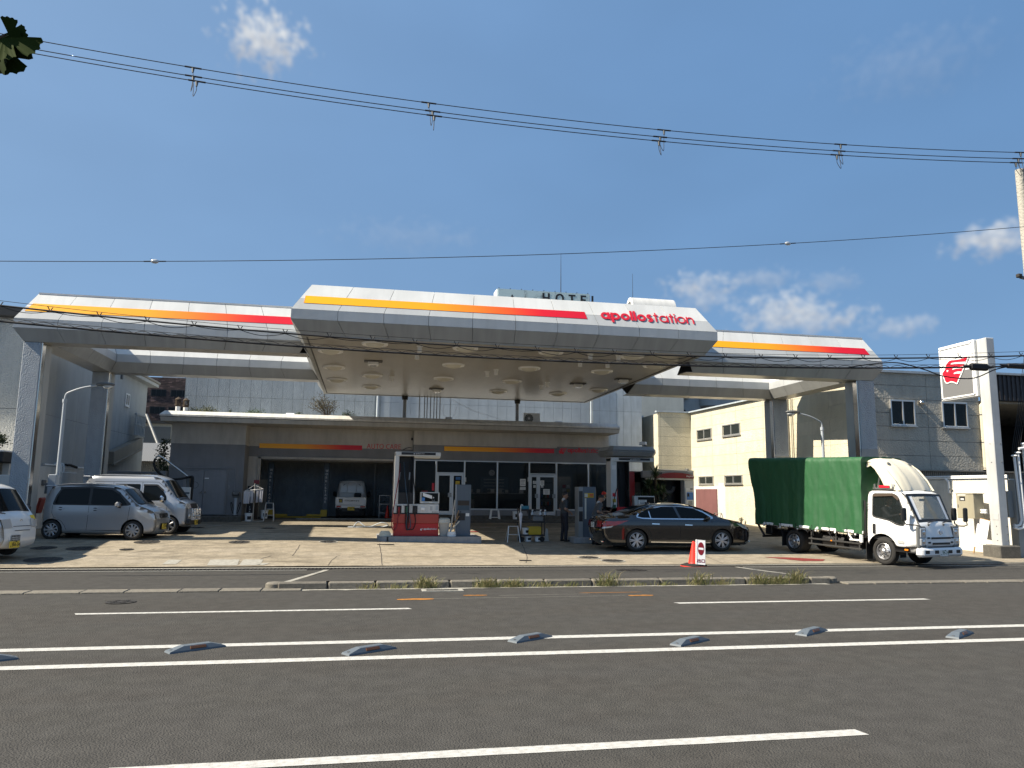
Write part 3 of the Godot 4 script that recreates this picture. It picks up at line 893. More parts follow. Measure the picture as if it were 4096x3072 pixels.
# ---------------------------------------------------------------- lettering and the emblem
func ribbon(b: B, x: Transform3D, pts: Array, w: float, d: float, closed := false) -> void:     # a stroke of even width with mitred joins, standing d proud
	var m := pts.size()
	var l := []
	var r := []
	for i in m:
		var p: Vector2 = pts[i]
		var a: Vector2 = pts[(i + m - 1) % m] if closed or i > 0 else p
		var e: Vector2 = pts[(i + 1) % m] if closed or i < m - 1 else p
		var d0 := (p - a).normalized()
		var d1 := (e - p).normalized()
		if a == p: d0 = d1
		if e == p: d1 = d0
		var nn := (d0.orthogonal() + d1.orthogonal()).normalized()
		var k := w * 0.5 / maxf(0.5, nn.dot(d1.orthogonal()))
		l.append(p - nn * k)
		r.append(p + nn * k)
	for i in (m if closed else m - 1):
		var j := (i + 1) % m
		var q := []
		for p in [r[i], l[i], l[j], r[j]]: q.append([x * V(p.x, p.y, 0), x * V(p.x, p.y, d)])
		var nz := x.basis.z.normalized()
		var c := (q[1][1] - q[0][1]).cross(q[3][1] - q[0][1]) as Vector3
		if c.dot(nz) > 0: b.quad(q[0][1], q[1][1], q[2][1], q[3][1])
		else: b.quad(q[3][1], q[2][1], q[1][1], q[0][1])
		b.quad(q[1][0], q[2][0], q[2][1], q[1][1])
		b.quad(q[3][0], q[0][0], q[0][1], q[3][1])

func arc(cx: float, cy: float, r: float, a0: float, a1: float, n := 20) -> Array:
	var p := []
	for i in n + 1:
		var t := deg_to_rad(lerpf(a0, a1, float(i) / n))
		p.append(U(cx + r * cos(t), cy + r * sin(t)))
	return p

func wordmark(b: B, x: Transform3D, width: float) -> void:      # "apollostation": first half heavy, second half light, round letterforms
	var cur := 0.0
	var strokes := []
	var hv := 0.27
	var lg := 0.15
	for ch in "apollostation":
		var w := hv if strokes.size() < 9 else lg
		var r := 0.5 - w * 0.5
		match ch:
			"a":
				strokes.append([arc(cur + 0.5, 0.5, r, 0, 342, 26), w, true, 0.0])
				strokes.append([[U(cur + 1.02 - w * 0.5, 0), U(cur + 1.02 - w * 0.5, 1.0)], w, false, 0.002])
				cur += 1.02
			"p":
				strokes.append([arc(cur + 0.52, 0.5, r, 0, 342, 26), w, true, 0.0])
				strokes.append([[U(cur + w * 0.5, -0.42), U(cur + w * 0.5, 1.0)], w, false, 0.002])
				cur += 1.02
			"o":
				strokes.append([arc(cur + 0.5, 0.5, r, 0, 342, 26), w, true, 0.0])
				cur += 1.0
			"l":
				strokes.append([[U(cur + w * 0.5, 0), U(cur + w * 0.5, 1.42)], w, false, 0.0])
				cur += w
			"s":
				var p := arc(cur + 0.34, 0.74, 0.2, 30, 270, 14)
				p.append_array(arc(cur + 0.34, 0.28, 0.22, 90, -150, 14))
				strokes.append([p, w, false, 0.0])
				cur += 0.68
			"t":
				strokes.append([[U(cur + 0.28, 0), U(cur + 0.28, 1.32)], w, false, 0.0])
				strokes.append([[U(cur + 0.02, 0.93), U(cur + 0.56, 0.93)], w * 0.9, false, 0.002])
				cur += 0.56
			"i":
				strokes.append([[U(cur + w * 0.5, 0), U(cur + w * 0.5, 1.0)], w, false, 0.0])
				strokes.append([[U(cur + w * 0.5, 1.16), U(cur + w * 0.5, 1.34)], w * 1.15, false, 0.0])
				cur += w
			"n":
				strokes.append([[U(cur + w * 0.5, 0), U(cur + w * 0.5, 1.0)], w, false, 0.002])
				var p := [U(cur + 0.86 - w * 0.5, 0)]
				p.append_array(arc(cur + 0.43 + w * 0.1, 0.56, 0.43 - w * 0.6, 0, 170, 14))
				strokes.append([p, w, false, 0.0])
				cur += 0.86
		cur += 0.11
	var s := width / cur
	for k in strokes:
		var q := []
		for p in k[0]: q.append(p * s)
		ribbon(b, x, q, k[1] * s, 0.012 + k[3], k[2])

const HEAD := [0.999, 0.675, 0.875, 0.66, 0.708, 0.65, 0.541, 0.661, 0.385, 0.677, 0.312, 0.668, 0.245, 0.63, 0.194, 0.583, 0.152, 0.512, 0.132, 0.449, 0.068, 0.392, 0.003, 0.336, 0.01, 0.312, 0.055, 0.261, 0.062, 0.238, 0.07, 0.203, 0.091, 0.178, 0.096, 0.133, 0.113, 0.093, 0.139, 0.067, 0.197, 0.059, 0.3, 0.081, 0.398, 0.061, 0.48, 0.023, 0.528, -0.001]
const PLUMES := [[0.919, 0.545, 0.59, 0.583, 0.42, 0.594, 0.361, 0.571, 0.364, 0.54, 0.416, 0.553, 0.585, 0.54, 0.872, 0.488], [0.826, 0.435, 0.633, 0.445, 0.477, 0.442, 0.409, 0.409, 0.415, 0.389, 0.516, 0.403, 0.779, 0.378], [0.735, 0.293, 0.592, 0.311, 0.507, 0.306, 0.454, 0.288, 0.452, 0.263, 0.559, 0.261, 0.691, 0.241], [0.181, 0.419, 0.272, 0.394, 0.201, 0.354]]

func pairs(a: Array, s: float) -> PackedVector2Array:
	var p := PackedVector2Array()
	for i in range(0, a.size(), 2): p.append(U(a[i], a[i + 1]) * s)
	return p

func emblem(t: Node3D, x: Transform3D, s: float, fg: Material, bg: Material, rim: bool, world := true) -> void:   # a profile head with swept-back plumes
	var hd := pairs(HEAD, s)
	var f := func(called, b, m):
		if world: W(t, called, b, m)
		else: P(t, called, b, m)
	if rim: f.call("emblem_rim", B.new().ext(Geometry2D.offset_polygon(hd, s * 0.04, Geometry2D.JOIN_MITER)[0], x, 0.03), M.white)
	f.call("emblem", B.new().ext(hd, x.translated_local(V(0, 0, 0.03 if rim else 0.0)), 0.012), fg)
	var b := B.new()
	for q in PLUMES: b.ext(pairs(q, s), x.translated_local(V(0, 0, 0.04 if rim else 0.012)), 0.005)
	f.call("emblem_plume", b, bg)

func words(t: Node3D, called: String, s: String, x: Transform3D, h: float, m: Material, world := true, bold := true, font := "Droid Sans") -> void:
	var tm := TextMesh.new()
	var f := SystemFont.new()
	f.font_names = PackedStringArray([font])
	f.font_weight = 700 if bold else 400
	tm.font = f
	tm.text = s
	tm.font_size = 64
	tm.pixel_size = h / 46.0
	tm.depth = 0.004
	tm.curve_step = 4.0
	tm.horizontal_alignment = HORIZONTAL_ALIGNMENT_LEFT
	tm.vertical_alignment = VERTICAL_ALIGNMENT_BOTTOM
	var o := P(t, called, tm, m)
	o.transform = x
	if world and t.get_parent() == self: o.position = x.origin - t.position

func strokes(b: B, x: Transform3D, s: float, segs: Array, w := 0.09) -> void:    # a written character from straight strokes on a unit square
	for q in segs:
		var p := []
		for i in range(0, q.size(), 2): p.append(U(q[i], q[i + 1]) * s)
		ribbon(b, x, p, w * s, 0.004 + 0.0004 * rng.randf())

# ---------------------------------------------------------------- the service building
func service_building() -> void:
	var t := thing("service_building", "low white and grey filling station building with open service bay and glazed shop", "building", V(1.7, 0.6, -38))
	var g := 0.5
	# plant room on the left
	for w in [["wall", -8.22, -5.14, 3.91, 4.86, M.wall_white], ["wall", -8.22, -5.14, g, 3.91, M.wall_grey]]:
		bx(t, w[0], V(w[1], w[3], -35.2), V(w[2], w[4], -44.5), w[5])
	# garage front: lintel, right pier
	bx(t, "wall", V(-5.14, 3.93, -36.4), V(2.28, 4.86, -36.7), M.wall_white)
	bx(t, "lintel", V(-5.14, 3.46, -36.4), V(2.28, 3.93, -36.7), M.wall_grey)
	bx(t, "wall", V(-5.14, g, -36.4), V(-4.72, 3.46, -36.7), M.wall_white)
	bx(t, "wall", V(1.46, g, -36.4), V(2.28, 3.46, -36.7), M.wall_grey)
	var b := B.new()
	b.cbox(V(-4.66, 2.0, -36.42), V(0.13, 2.94, 0.16), 0.01)
	b.cbox(V(-1.62, 3.41, -36.42), V(6.2, 0.11, 0.16), 0.01)
	b.cbox(V(1.43, 2.0, -36.42), V(0.10, 2.94, 0.16), 0.01)
	W(t, "door_frame", b, M.eave_low)
	b = B.new()
	for i in 6: b.cyl(V(-4.55, 3.33 - i * 0.012, -36.62 - i * 0.06), V(1.4, 3.33 - i * 0.012, -36.62 - i * 0.06), 0.035, -1, 8, false)
	W(t, "rolled_shutter", b, M.steel)
	# garage shell
	bx(t, "garage_floor", V(-5.14, 0.45, -36.2), V(2.28, 0.665, -45), M.oldconc)
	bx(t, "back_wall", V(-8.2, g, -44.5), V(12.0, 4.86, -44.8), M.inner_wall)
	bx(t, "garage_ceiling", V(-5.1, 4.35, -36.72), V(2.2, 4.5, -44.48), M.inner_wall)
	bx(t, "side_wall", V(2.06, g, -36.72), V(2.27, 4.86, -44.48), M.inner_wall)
	bx(t, "threshold", V(-2.9, 0.66, -36.12), V(2.2, 0.70, -36.2), M.wornpaint)
	# shop front
	bx(t, "wall", V(2.28, 4.14, -36.0), V(11.86, 4.86, -36.3), M.wall_white)
	bx(t, "lintel", V(2.28, 3.45, -36.0), V(11.86, 4.14, -36.3), M.wall_grey)
	bx(t, "sill_wall", V(2.28, g, -36.02), V(3.36, 1.14, -36.22), M.wall_grey)
	bx(t, "sill_wall", V(4.73, g, -36.02), V(7.86, 1.14, -36.22), M.wall_grey)
	bx(t, "sill_wall", V(9.22, g, -36.02), V(11.86, 1.14, -36.22), M.wall_grey)
	bx(t, "shop_floor", V(2.28, g, -36.22), V(11.86, 0.90, -44.48), M.oldconc)
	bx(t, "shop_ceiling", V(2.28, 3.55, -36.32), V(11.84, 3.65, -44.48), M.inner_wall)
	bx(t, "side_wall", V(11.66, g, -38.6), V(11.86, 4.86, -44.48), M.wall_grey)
	bx(t, "step", V(2.4, g, -35.55), V(11.9, 0.88, -36.02), M.oldconc, 0.02)
	bx(t, "step", V(2.6, g, -35.1), V(11.9, 0.74, -35.55), M.oldconc, 0.02)
	b = B.new()      # mullions and transoms
	for x in [2.36, 3.38, 4.72, 6.30, 7.86, 9.21, 10.82, 11.80]: b.cbox(V(x, 2.3, -36.08), V(0.075, 2.32, 0.11), 0.008)
	for q in [[2.36, 11.80, 3.42], [3.38, 4.72, 2.85], [7.86, 9.21, 2.87], [2.36, 3.38, 1.17], [4.72, 7.86, 1.17], [9.21, 11.8, 1.17]]: b.cbox(V((q[0] + q[1]) * 0.5, q[2], -36.082), V(q[1] - q[0], 0.06, 0.10), 0.008)
	W(t, "window_frame", b, M.alu)
	for q in [[2.4, 3.34, 1.2, 3.39], [3.42, 4.68, 2.89, 3.39], [4.76, 6.26, 1.2, 3.39], [6.34, 7.82, 1.2, 3.39], [7.9, 9.17, 2.91, 3.39], [9.25, 10.78, 1.2, 3.39], [10.86, 11.76, 1.2, 3.39]]:
		bx(t, "pane", V(q[0], q[2], -36.09), V(q[1], q[3], -36.096), M.shop_pane)
	for q in [[3.42, 4.12], [4.12, 4.68], [7.90, 8.31], [8.31, 9.17]]:
		var o := W(t, "door", cb(V(q[0] + 0.045, 1.86, -36.08), V(0.09, 1.94, 0.06), 0.008).cbox(V(q[1] - 0.045, 1.86, -36.08), V(0.09, 1.94, 0.06), 0.008).cbox(V((q[0] + q[1]) * 0.5, 2.77, -36.081), V(q[1] - q[0], 0.10, 0.058), 0.008).cbox(V((q[0] + q[1]) * 0.5, 0.99, -36.081), V(q[1] - q[0], 0.18, 0.058), 0.008), M.alu)
		P(o, "pane", ob(V((q[0] + q[1]) * 0.5, 1.88, -36.085), V(q[1] - q[0] - 0.17, 1.66, 0.006)), M.shop_pane)
		P(o, "handle", cb(V(q[1] - 0.09, 1.82, -36.03), V(0.16, 0.20, 0.02), 0.004), M.steel)
	bx(t, "pier", V(11.2, g, -36.9), V(11.5, 3.5, -37.3), M.blue_c)
	bx(t, "pane", V(11.79, 1.2, -36.3), V(11.795, 3.4, -38.5), M.shop_pane)
	# papers stuck on the glass
	for q in [[7.55, 2.45, 0.27, 0.34, 0], [7.55, 2.17, 0.27, 0.13, 0], [8.13, 2.46, 0.17, 0.15, 0], [8.13, 2.27, 0.12, 0.12, 0], [8.50, 2.44, 0.20, 0.24, 0], [8.50, 2.27, 0.12, 0.1, 0], [8.72, 2.02, 0.32, 0.26, 0], [4.42, 2.60, 0.22, 0.12, 1], [4.40, 2.37, 0.18, 0.2, 2], [7.80, 2.6, 0.05, 0.2, 0], [4.78, 2.55, 0.05, 0.2, 0]]:
		var o := W(t, "notice", ob(V(q[0], q[1], -36.06 if q[0] < 7.8 or q[0] > 8.0 else -36.02), V(q[2], q[3], 0.003)), [M.plate_white, M.blue_print, M.plate_yellow][q[4]])
		b = B.new()
		for i in 4: b.box(V(q[0] + rr(-0.01, 0.01), q[1] + q[3] * (0.3 - i * 0.19), -36.055 if q[0] < 7.8 or q[0] > 8.0 else -36.015), V(q[2] * rr(0.4, 0.8), q[3] * 0.05, 0.003))
		P(o, "print", b, M.ink)
	# red fire cabinet plate beside the first pane
	bx(t, "notice", V(3.20, 2.02, -36.07), V(3.31, 2.36, -36.08), M.red_sign)
	# plant room double door and step
	bx(t, "step", V(-7.3, g, -34.0), V(-4.97, 0.84, -35.2), M.oldconc, 0.02)
	b = B.new()
	b.cbox(V(-6.85, 2.87, -35.19), V(2.76, 0.03, 0.05), 0.0)
	b.cbox(V(-5.48, 1.86, -35.19), V(0.03, 2.0, 0.05), 0.0)
	b.cbox(V(-6.70, 2.76, -35.175), V(1.80, 0.05, 0.07), 0.006)
	b.cbox(V(-7.58, 1.81, -35.175), V(0.05, 1.9, 0.07), 0.006)
	b.cbox(V(-5.81, 1.81, -35.175), V(0.05, 1.9, 0.07), 0.006)
	W(t, "door_frame", b, M.door_grey)
	for q in [[-7.55, -6.765, 0.0], [-6.75, -5.84, 0.015]]:
		var o := W(t, "door", cb(V((q[0] + q[1]) * 0.5, 1.80, -35.175 + q[2]), V(q[1] - q[0], 1.86, 0.05), 0.006), M.door_grey)
		P(o, "handle", B.new().ball(V(-6.84 if q[2] == 0.0 else -6.66, 1.82, -35.11 + q[2]), V(0.045, 0.045, 0.04), 10), M.steel)
	bx(t, "label_plate", V(-6.72, 2.40, -35.13), V(-6.55, 2.44, -35.137), M.white)
	bx(t, "switch", V(-5.75, 1.98, -35.2), V(-5.67, 2.16, -35.16), M.steel, 0.008)
	bx(t, "door_mat", V(-7.0, 0.842, -34.3), V(-5.6, 0.856, -34.95), M.black)
	# eaves: white sloping coping above a grooved fascia, grey soffit
	var e := [[0.95, 5.25, "x"], [0.16, 5.24, "x"], [0.0, 5.075, "eave_white"], [0.0, 5.0, "eave_white"], [0.05, 4.985, "gap"], [0.02, 4.97, "eave_low"], [0.05, 4.79, "eave_low"], [0.98, 4.795, "x"]]
	var outl := [[-8.52, -5.6], [11.84, -5.6]]
	for j in range(1, 7):
		var bb := B.new()
		var lo: Array = e[j + 1]
		var hi: Array = e[j]
		var m = M.eave_white if j < 3 else (M.gap if j == 4 else M.eave_low)
		if j == 6: continue
		var n := 18
		for i in n:
			var xa := lerpf(-8.52, 11.84, float(i) / n)
			var xb := lerpf(-8.52, 11.84, float(i + 1) / n)
			var da: float = lo[0] if i == 0 else 0.0
			var db: float = lo[0] if i == n - 1 else 0.0
			var ua: float = hi[0] if i == 0 else 0.0
			var ub: float = hi[0] if i == n - 1 else 0.0
			bb.quad(V(xa + da, lo[1], -34.2 - lo[0]), V(xb - db, lo[1], -34.2 - lo[0]), V(xb - ub, hi[1], -34.2 - hi[0]), V(xa + ua, hi[1], -34.2 - hi[0]))
		for s in [0, 1]:
			var x0: float = -8.52 + lo[0] if s == 0 else 11.84 - lo[0]
			var x1: float = -8.52 + hi[0] if s == 0 else 11.84 - hi[0]
			bb.quad(V(x0, lo[1], -45), V(x0, lo[1], -34.2 - lo[0]), V(x1, hi[1], -34.2 - hi[0]), V(x1, hi[1], -45))
		W(t, "coping" if j < 3 else ("groove" if j == 4 else "fascia"), bb, m)
	var sb := B.new()
	sb.quad(V(-8.47, 4.79, -34.25), V(-8.47, 4.86, -45), V(11.79, 4.86, -45), V(11.79, 4.79, -34.25))
	W(t, "soffit", sb, M.eave_low)
	b = B.new()
	for x in [-3.9, -2.4, -0.9, 0.6]: b.box(V(x, 4.80, -35.3), V(0.012, 0.008, 2.0))
	W(t, "soffit_joint", b, M.gap)
	bx(t, "roof", V(-8.36, 4.9, -34.4), V(11.68, 5.22, -45), M.eave_low)
	# signs on the wall
	band(t, V(-4.70, 3.85, -36.39), V(-0.09, 3.85, -36.39), V(-0.09, 4.065, -36.39), V(-4.70, 4.065, -36.39), M.stripe)
	words(t, "lettering", "AUTO CARE", TI(V(0.12, 3.855, -36.39)), 0.225, M.red_sign, true, false)
	band(t, V(3.72, 3.88, -35.99), V(9.07, 3.88, -35.99), V(9.07, 4.09, -35.99), V(3.72, 4.09, -35.99), M.stripe)
	bx(t, "sign_panel", V(9.22, 3.80, -35.97), V(11.62, 4.21, -36.0), M.wall_grey)
	b = B.new()
	wordmark(b, TI(V(9.74, 3.94, -35.965)), 1.74)
	W(t, "lettering", b, M.red_sign)
	emblem(t, TI(V(9.29, 3.84, -35.965)), 0.43, M.red_sign, M.wall_grey, false)
	W(t, "cable", B.new().tube([V(2.24, 4.0, -36.38), V(2.1, 4.02, -36.36), V(1.95, 3.98, -36.36), V(1.8, 3.9, -36.37)], 0.015, 6), M.plastic)
	W(t, "wall_camera", cb(V(2.22, 4.42, -36.32), V(0.07, 0.12, 0.12), 0.02), M.plastic)
	interiors()
	roof_things()

func interiors() -> void:
	# two-post lift in the left bay
	for q in [[-4.32, "left post of the car lift, just inside the service bay"], [-1.73, "right post of the car lift, beside the parked small truck"]]:
		var t := thing("car_lift_post", "dark blue " + q[1], "car lift", V(q[0], 0.665, -38.2), "posts of the two-post car lift")
		lb(t, "column", V(0, 1.33, 0), V(0.26, 2.66, 0.24), M.lift_blue, 0.015)
		lb(t, "base", V(0, 0.02, 0), V(0.5, 0.04, 0.45), M.iron, 0.005)
		var d := 1.0 if q[0] < -2 else -1.0
		lb(t, "arm", V(d * 0.45, 0.12, 0.1), V(0.8, 0.09, 0.10), M.yellow, 0.01)
		lb(t, "carriage", V(d * 0.05, 0.22, 0.15), V(0.3, 0.32, 0.12), M.yellow, 0.01)
		var s := "WORK-STAGE"
		for i in s.length():
			words(t, "lettering", s[i], TI(V(-0.055, 2.15 - i * 0.165, 0.122)), 0.11, M.grey_text, false)
	var t := thing("lift_cross_rail", "yellow floor rail running between the two lift posts", "car lift", V(-3.0, 0.665, -37.9))
	lb(t, "rail", V(0, 0.035, 0), V(2.2, 0.05, 0.10), M.yellow, 0.01)
	# shelves and clutter at the back of the bay
	t = thing("garage_shelf", "dim steel shelving stacked with boxes along the back wall of the service bay", "shelf", V(-2.0, 0.665, -43.9))
	for i in 4: lb(t, "shelf_board", V(0, 0.4 + i * 0.62, 0), V(6.0, 0.04, 0.5), M.iron)
	for i in 5: lb(t, "upright", V(-3 + i * 1.5, 1.2, 0.2), V(0.06, 2.4, 0.06), M.iron)
	for i in 40:
		var h := rr(0.15, 0.4)
		lb(t, "stored_box", V(rr(-2.9, 2.9), 0.42 + (i % 4) * 0.62 + h * 0.5, rr(-0.1, 0.12)), V(rr(0.12, 0.4), h, 0.3), [M.cardboard, M.bin, M.offwhite, M.lift_blue][i % 4])
	t = thing("wall_panel", "pale board leaning on the left wall inside the service bay", "panel", V(-4.7, 0.665, -39.0))
	lb(t, "board", V(0, 0.9, 0), V(0.5, 1.8, 0.05), M.bin, 0.005)
	t = thing("traffic_cone", "small red cone on the floor inside the service bay by the right pier", "cone", V(1.22, 0.665, -37.6))
	P(t, "cone_body", B.new().lathe([U(0.14, 0.0), U(0.12, 0.03), U(0.03, 0.6), U(0, 0.61)], Transform3D.IDENTITY, 16), M.cone_red)
	lb(t, "base", V(0, 0.012, 0), V(0.32, 0.024, 0.32), M.rubber, 0.005)
	t = thing("tool_cart", "grey tool cart with trays inside the service bay by the right pier", "cart", V(1.1, 0.665, -38.3))
	for i in 3: lb(t, "tray", V(0, 0.25 + i * 0.42, 0), V(0.55, 0.05, 0.4), M.steel, 0.005)
	for i in 4: lb(t, "leg", V(-0.26 if i < 2 else 0.26, 0.55, -0.18 if i % 2 else 0.18), V(0.03, 1.1, 0.03), M.steel)
	# shop furniture seen through the glass
	t = thing("shop_counter", "dark counter with papers and small displays behind the shop glass", "counter", V(6.6, 0.9, -39.0))
	lb(t, "body", V(0, 0.5, 0), V(3.2, 1.0, 0.6), M.inner_wall, 0.01)
	lb(t, "top", V(0, 1.02, 0), V(3.3, 0.04, 0.7), M.bin, 0.005)
	for i in 9: lb(t, "counter_item", V(-1.5 + i * 0.37, 1.04 + 0.1, rr(-0.2, 0.2)), V(rr(0.08, 0.22), rr(0.14, 0.3), 0.12), [M.white, M.bin, M.offwhite, M.black][i % 4], 0.01)
	t = thing("display_stack", "stack of white and green boxes inside the shop beside the grey tower", "boxes", V(5.1, 0.9, -37.2))
	lb(t, "box", V(0, 0.25, 0), V(0.5, 0.5, 0.4), M.bin, 0.01)
	lb(t, "box", V(0.02, 0.62, 0), V(0.46, 0.22, 0.4), M.offwhite, 0.01)
	lb(t, "box", V(0.0, 0.86, 0), V(0.5, 0.24, 0.4), M.ink_green, 0.01)
	t = thing("wall_clock", "round wall clock high inside the shop", "clock", V(6.72, 3.0, -40.2))
	P(t, "clock_case", B.new().cyl(V(0, 0, 0), V(0, 0, 0.05), 0.19, -1, 24), M.black)
	P(t, "dial", B.new().cyl(V(0, 0, 0.05), V(0, 0, 0.056), 0.16, -1, 24), M.white)
	P(t, "hand", ob(V(0, 0.045, 0.06), V(0.014, 0.1, 0.004)).box(V(0.05, 0.02, 0.062), V(0.12, 0.012, 0.004)), M.ink)
	t = thing("price_board", "dark price board with rows of pale lettering on the inner shop wall", "board", V(6.9, 1.9, -40.25))
	lb(t, "board", V(0, 0.35, 0), V(1.5, 1.1, 0.05), M.lift_blue, 0.01)
	for i in 5: lb(t, "text_row", V(-0.05, 0.75 - i * 0.17, 0.03), V(1.1, 0.05, 0.004), M.bin)
	t = thing("inner_partition", "pale partition wall inside the shop", "partition", V(7, 0.9, -40.4))
	lb(t, "panel", V(-1.6, 1.3, 0), V(6.4, 2.6, 0.1), M.inner_wall)
	t = thing("inner_partition", "pale yellowish board at the right end inside the shop with small posters", "partition", V(10.0, 0.9, -38.0), "")
	lb(t, "panel", V(0, 0.95, 0), V(0.95, 1.9, 0.06), M.bin)
	for i in 4: lb(t, "poster", V(0.1 + 0.22 * (i % 2), 1.2 + 0.22 * (i / 2), 0.035), V(0.17, 0.16, 0.004), [M.white, M.plate_yellow, M.red_sign, M.white][i])
	t = thing("vending_shelf", "dark wall shelf of bottles at the right inside the shop", "shelf", V(9.4, 0.9, -39.6))
	for i in 4: lb(t, "shelf_board", V(0, 0.4 + i * 0.4, 0), V(0.9, 0.03, 0.3), M.iron)
	for i in 16: lb(t, "bottle", V(-0.4 + (i % 8) * 0.11, 0.52 + (i / 8) * 0.4, 0), V(0.06, 0.2, 0.06), [M.ink_green, M.bin, M.cone_red, M.blue_print][i % 4], 0.01)
	# lit tubes on the shop ceiling
	var where := ["behind the left pane", "left of the clock", "above the clock", "behind the second door's fanlight", "at the right pane", "at the far right pane"]
	var i := 0
	for q in [[3.05, -37.4], [5.0, -37.6], [6.5, -38.0], [8.4, -37.6], [9.7, -37.6], [10.3, -38.2]]:
		t = thing("ceiling_tube", "lit fluorescent tube on the shop ceiling " + where[i], "ceiling light", V(q[0], 3.5, q[1]), "fluorescent tubes on the shop ceiling")
		lb(t, "batten", V(0, 0.03, 0), V(0.62, 0.04, 0.06), M.white, 0.005)
		var tu := B.new().cyl(V(-0.3, -0.01, 0), V(0.3, -0.01, 0), 0.018, -1, 8)
		P(t, "tube", tu, M.tube_light)
		var l := OmniLight3D.new()
		l.name = "glow"
		t.add_child(l)
		l.position = V(0, -0.08, 0)
		l.light_energy = 0.05
		l.light_size = 0.12
		l.omni_range = 9
		l.omni_attenuation = 2.0
		l.shadow_enabled = true
		i += 1

func roof_things() -> void:
	# pair of flues with dark cowls at the left end of the roof
	var i := 0
	for q in [[-8.16, 5.95], [-7.9, 5.86]]:
		var t := thing("flue", ["taller of the two white flues with dark cowls at the left roof corner", "shorter of the two white flues with dark cowls at the left roof corner"][i], "flue", V(q[0], 5.2, -35.7 - i * 0.3), "flues on the station roof")
		P(t, "pipe", B.new().cyl(V(0, 0, 0), V(0, 0.42, 0), 0.10, -1, 14), M.white)
		P(t, "cowl", B.new().lathe([U(0.10, 0.36), U(0.135, 0.42), U(0.135, 0.46), U(0.05, 0.47)], Transform3D.IDENTITY, 12).lathe([U(0.15, 0.66), U(0.13, 0.70), U(0.0, 0.80)], Transform3D.IDENTITY, 8), M.bark)
		var b := B.new()
		for k in 10: b.box(V(0.12, 0.56, 0), V(0.018, 0.24, 0.03), Transform3D(Basis(Vector3.UP, TAU * k / 10), Vector3.ZERO))
		P(t, "cowl_bar", b, M.bark)
		i += 1
	# outdoor unit
	var t := thing("air_conditioner", "white air conditioner unit with round fan grille on the station roof", "air conditioner", V(7.84, 5.22, -35.6))
	lb(t, "case", V(0, 0.27, 0), V(0.80, 0.52, 0.3), M.white, 0.015)
	P(t, "fan_grille", B.new().cyl(V(-0.15, 0.27, 0.151), V(-0.15, 0.27, 0.157), 0.21, -1, 24), M.lamp_grey)
	var b := B.new()
	for k in 12: b.box(V(0.11, 0, 0), V(0.2, 0.008, 0.006), Transform3D(Basis(V(0, 0, 1), TAU * k / 12), V(-0.15, 0.27, 0.162)))
	b.cyl(V(-0.15, 0.27, 0.158), V(-0.15, 0.27, 0.168), 0.05, -1, 14)
	P(t, "grille_wire", b, M.white)
	lb(t, "foot", V(-0.25, 0.005, 0), V(0.08, 0.03, 0.32), M.iron)
	lb(t, "foot", V(0.25, 0.005, 0), V(0.08, 0.03, 0.32), M.iron)
	for q in [[9.2, "white vent hood on the right part of the station roof"], [-3.35, "white vent hood among the plants on the station roof"]]:
		t = thing("roof_vent", q[1], "vent", V(q[0], 5.22, -35.7), "white vent hoods on the roof")
		P(t, "hood", B.new().grid(10, 1, func(u, v): return V(lerpf(-0.18, 0.18, v), 0.12 * sin(u * PI) + 0.08, -0.12 + 0.24 * u)), M.white)
		lb(t, "base", V(0, 0.05, 0), V(0.36, 0.1, 0.24), M.white, 0.02)
	t = thing("roof_antenna_box", "white box with a slim mast and white cords in the middle of the station roof", "antenna", V(3.85, 5.22, -35.6))
	lb(t, "case", V(0, 0.12, 0), V(0.32, 0.22, 0.2), M.white, 0.03)
	P(t, "mast", B.new().cyl(V(0.08, 0, 0.05), V(0.08, 1.1, 0.05), 0.012, -1, 6), M.steel)
	P(t, "cord", B.new().tube([V(-0.2, 0.25, 0), V(-0.27, 0.5, 0), V(-0.24, 0.78, 0)], 0.008, 5).tube([V(0.2, 0.2, 0), V(0.32, 0.5, 0), V(0.36, 0.7, 0)], 0.008, 5).tube([V(0.12, 1.05, 0.05), V(1.2, 0.55, 0.0), V(2.8, 0.12, 0)], 0.007, 5), M.white)
	t = thing("pipe_bundle", "row of seven slim grey vent pipes rising from the roof to the canopy", "pipes", V(2.95, 5.22, -35.35))
	for x in [-0.50, -0.26, -0.14, 0.02, 0.18, 0.31, 0.46]: P(t, "pipe", B.new().cyl(V(x, 0, 0), V(x, 1.16, 0), 0.022, -1, 8), M.steel)
	lb(t, "tray", V(0.05, 0.06, 0), V(0.95, 0.06, 0.15), M.iron)
	# plants on the roof
	shrub("roof_shrub", "low dense green shrub at the left end of the station roof", V(-7.15, 5.2, -36.2), V(0.72, 0.42, 0.45), 1500, 0.055, Color(0.045, 0.06, 0.018), Color(0.10, 0.10, 0.03), 21)
	shrub("roof_shrub", "small green sprig on the station roof between the two low shrubs", V(-6.0, 5.2, -36.0), V(0.10, 0.36, 0.1), 90, 0.055, Color(0.03, 0.07, 0.015), Color(0.06, 0.10, 0.02), 22)
	shrub("roof_shrub", "low spreading green shrub in the middle of the station roof edge", V(-4.9, 5.2, -36.1), V(0.58, 0.30, 0.4), 800, 0.055, Color(0.03, 0.07, 0.015), Color(0.07, 0.11, 0.03), 23)
	shrub("roof_shrub", "small green shrub beside the vent hood on the station roof", V(-2.95, 5.2, -36.0), V(0.32, 0.28, 0.3), 260, 0.055, Color(0.03, 0.06, 0.015), Color(0.07, 0.10, 0.03), 24)
	shrub("roof_shrub", "tall loose brownish shrub with bare stems on the station roof", V(-1.75, 5.2, -36.2), V(0.78, 1.35, 0.5), 1500, 0.05, Color(0.05, 0.05, 0.02), Color(0.11, 0.085, 0.04), 25, true)
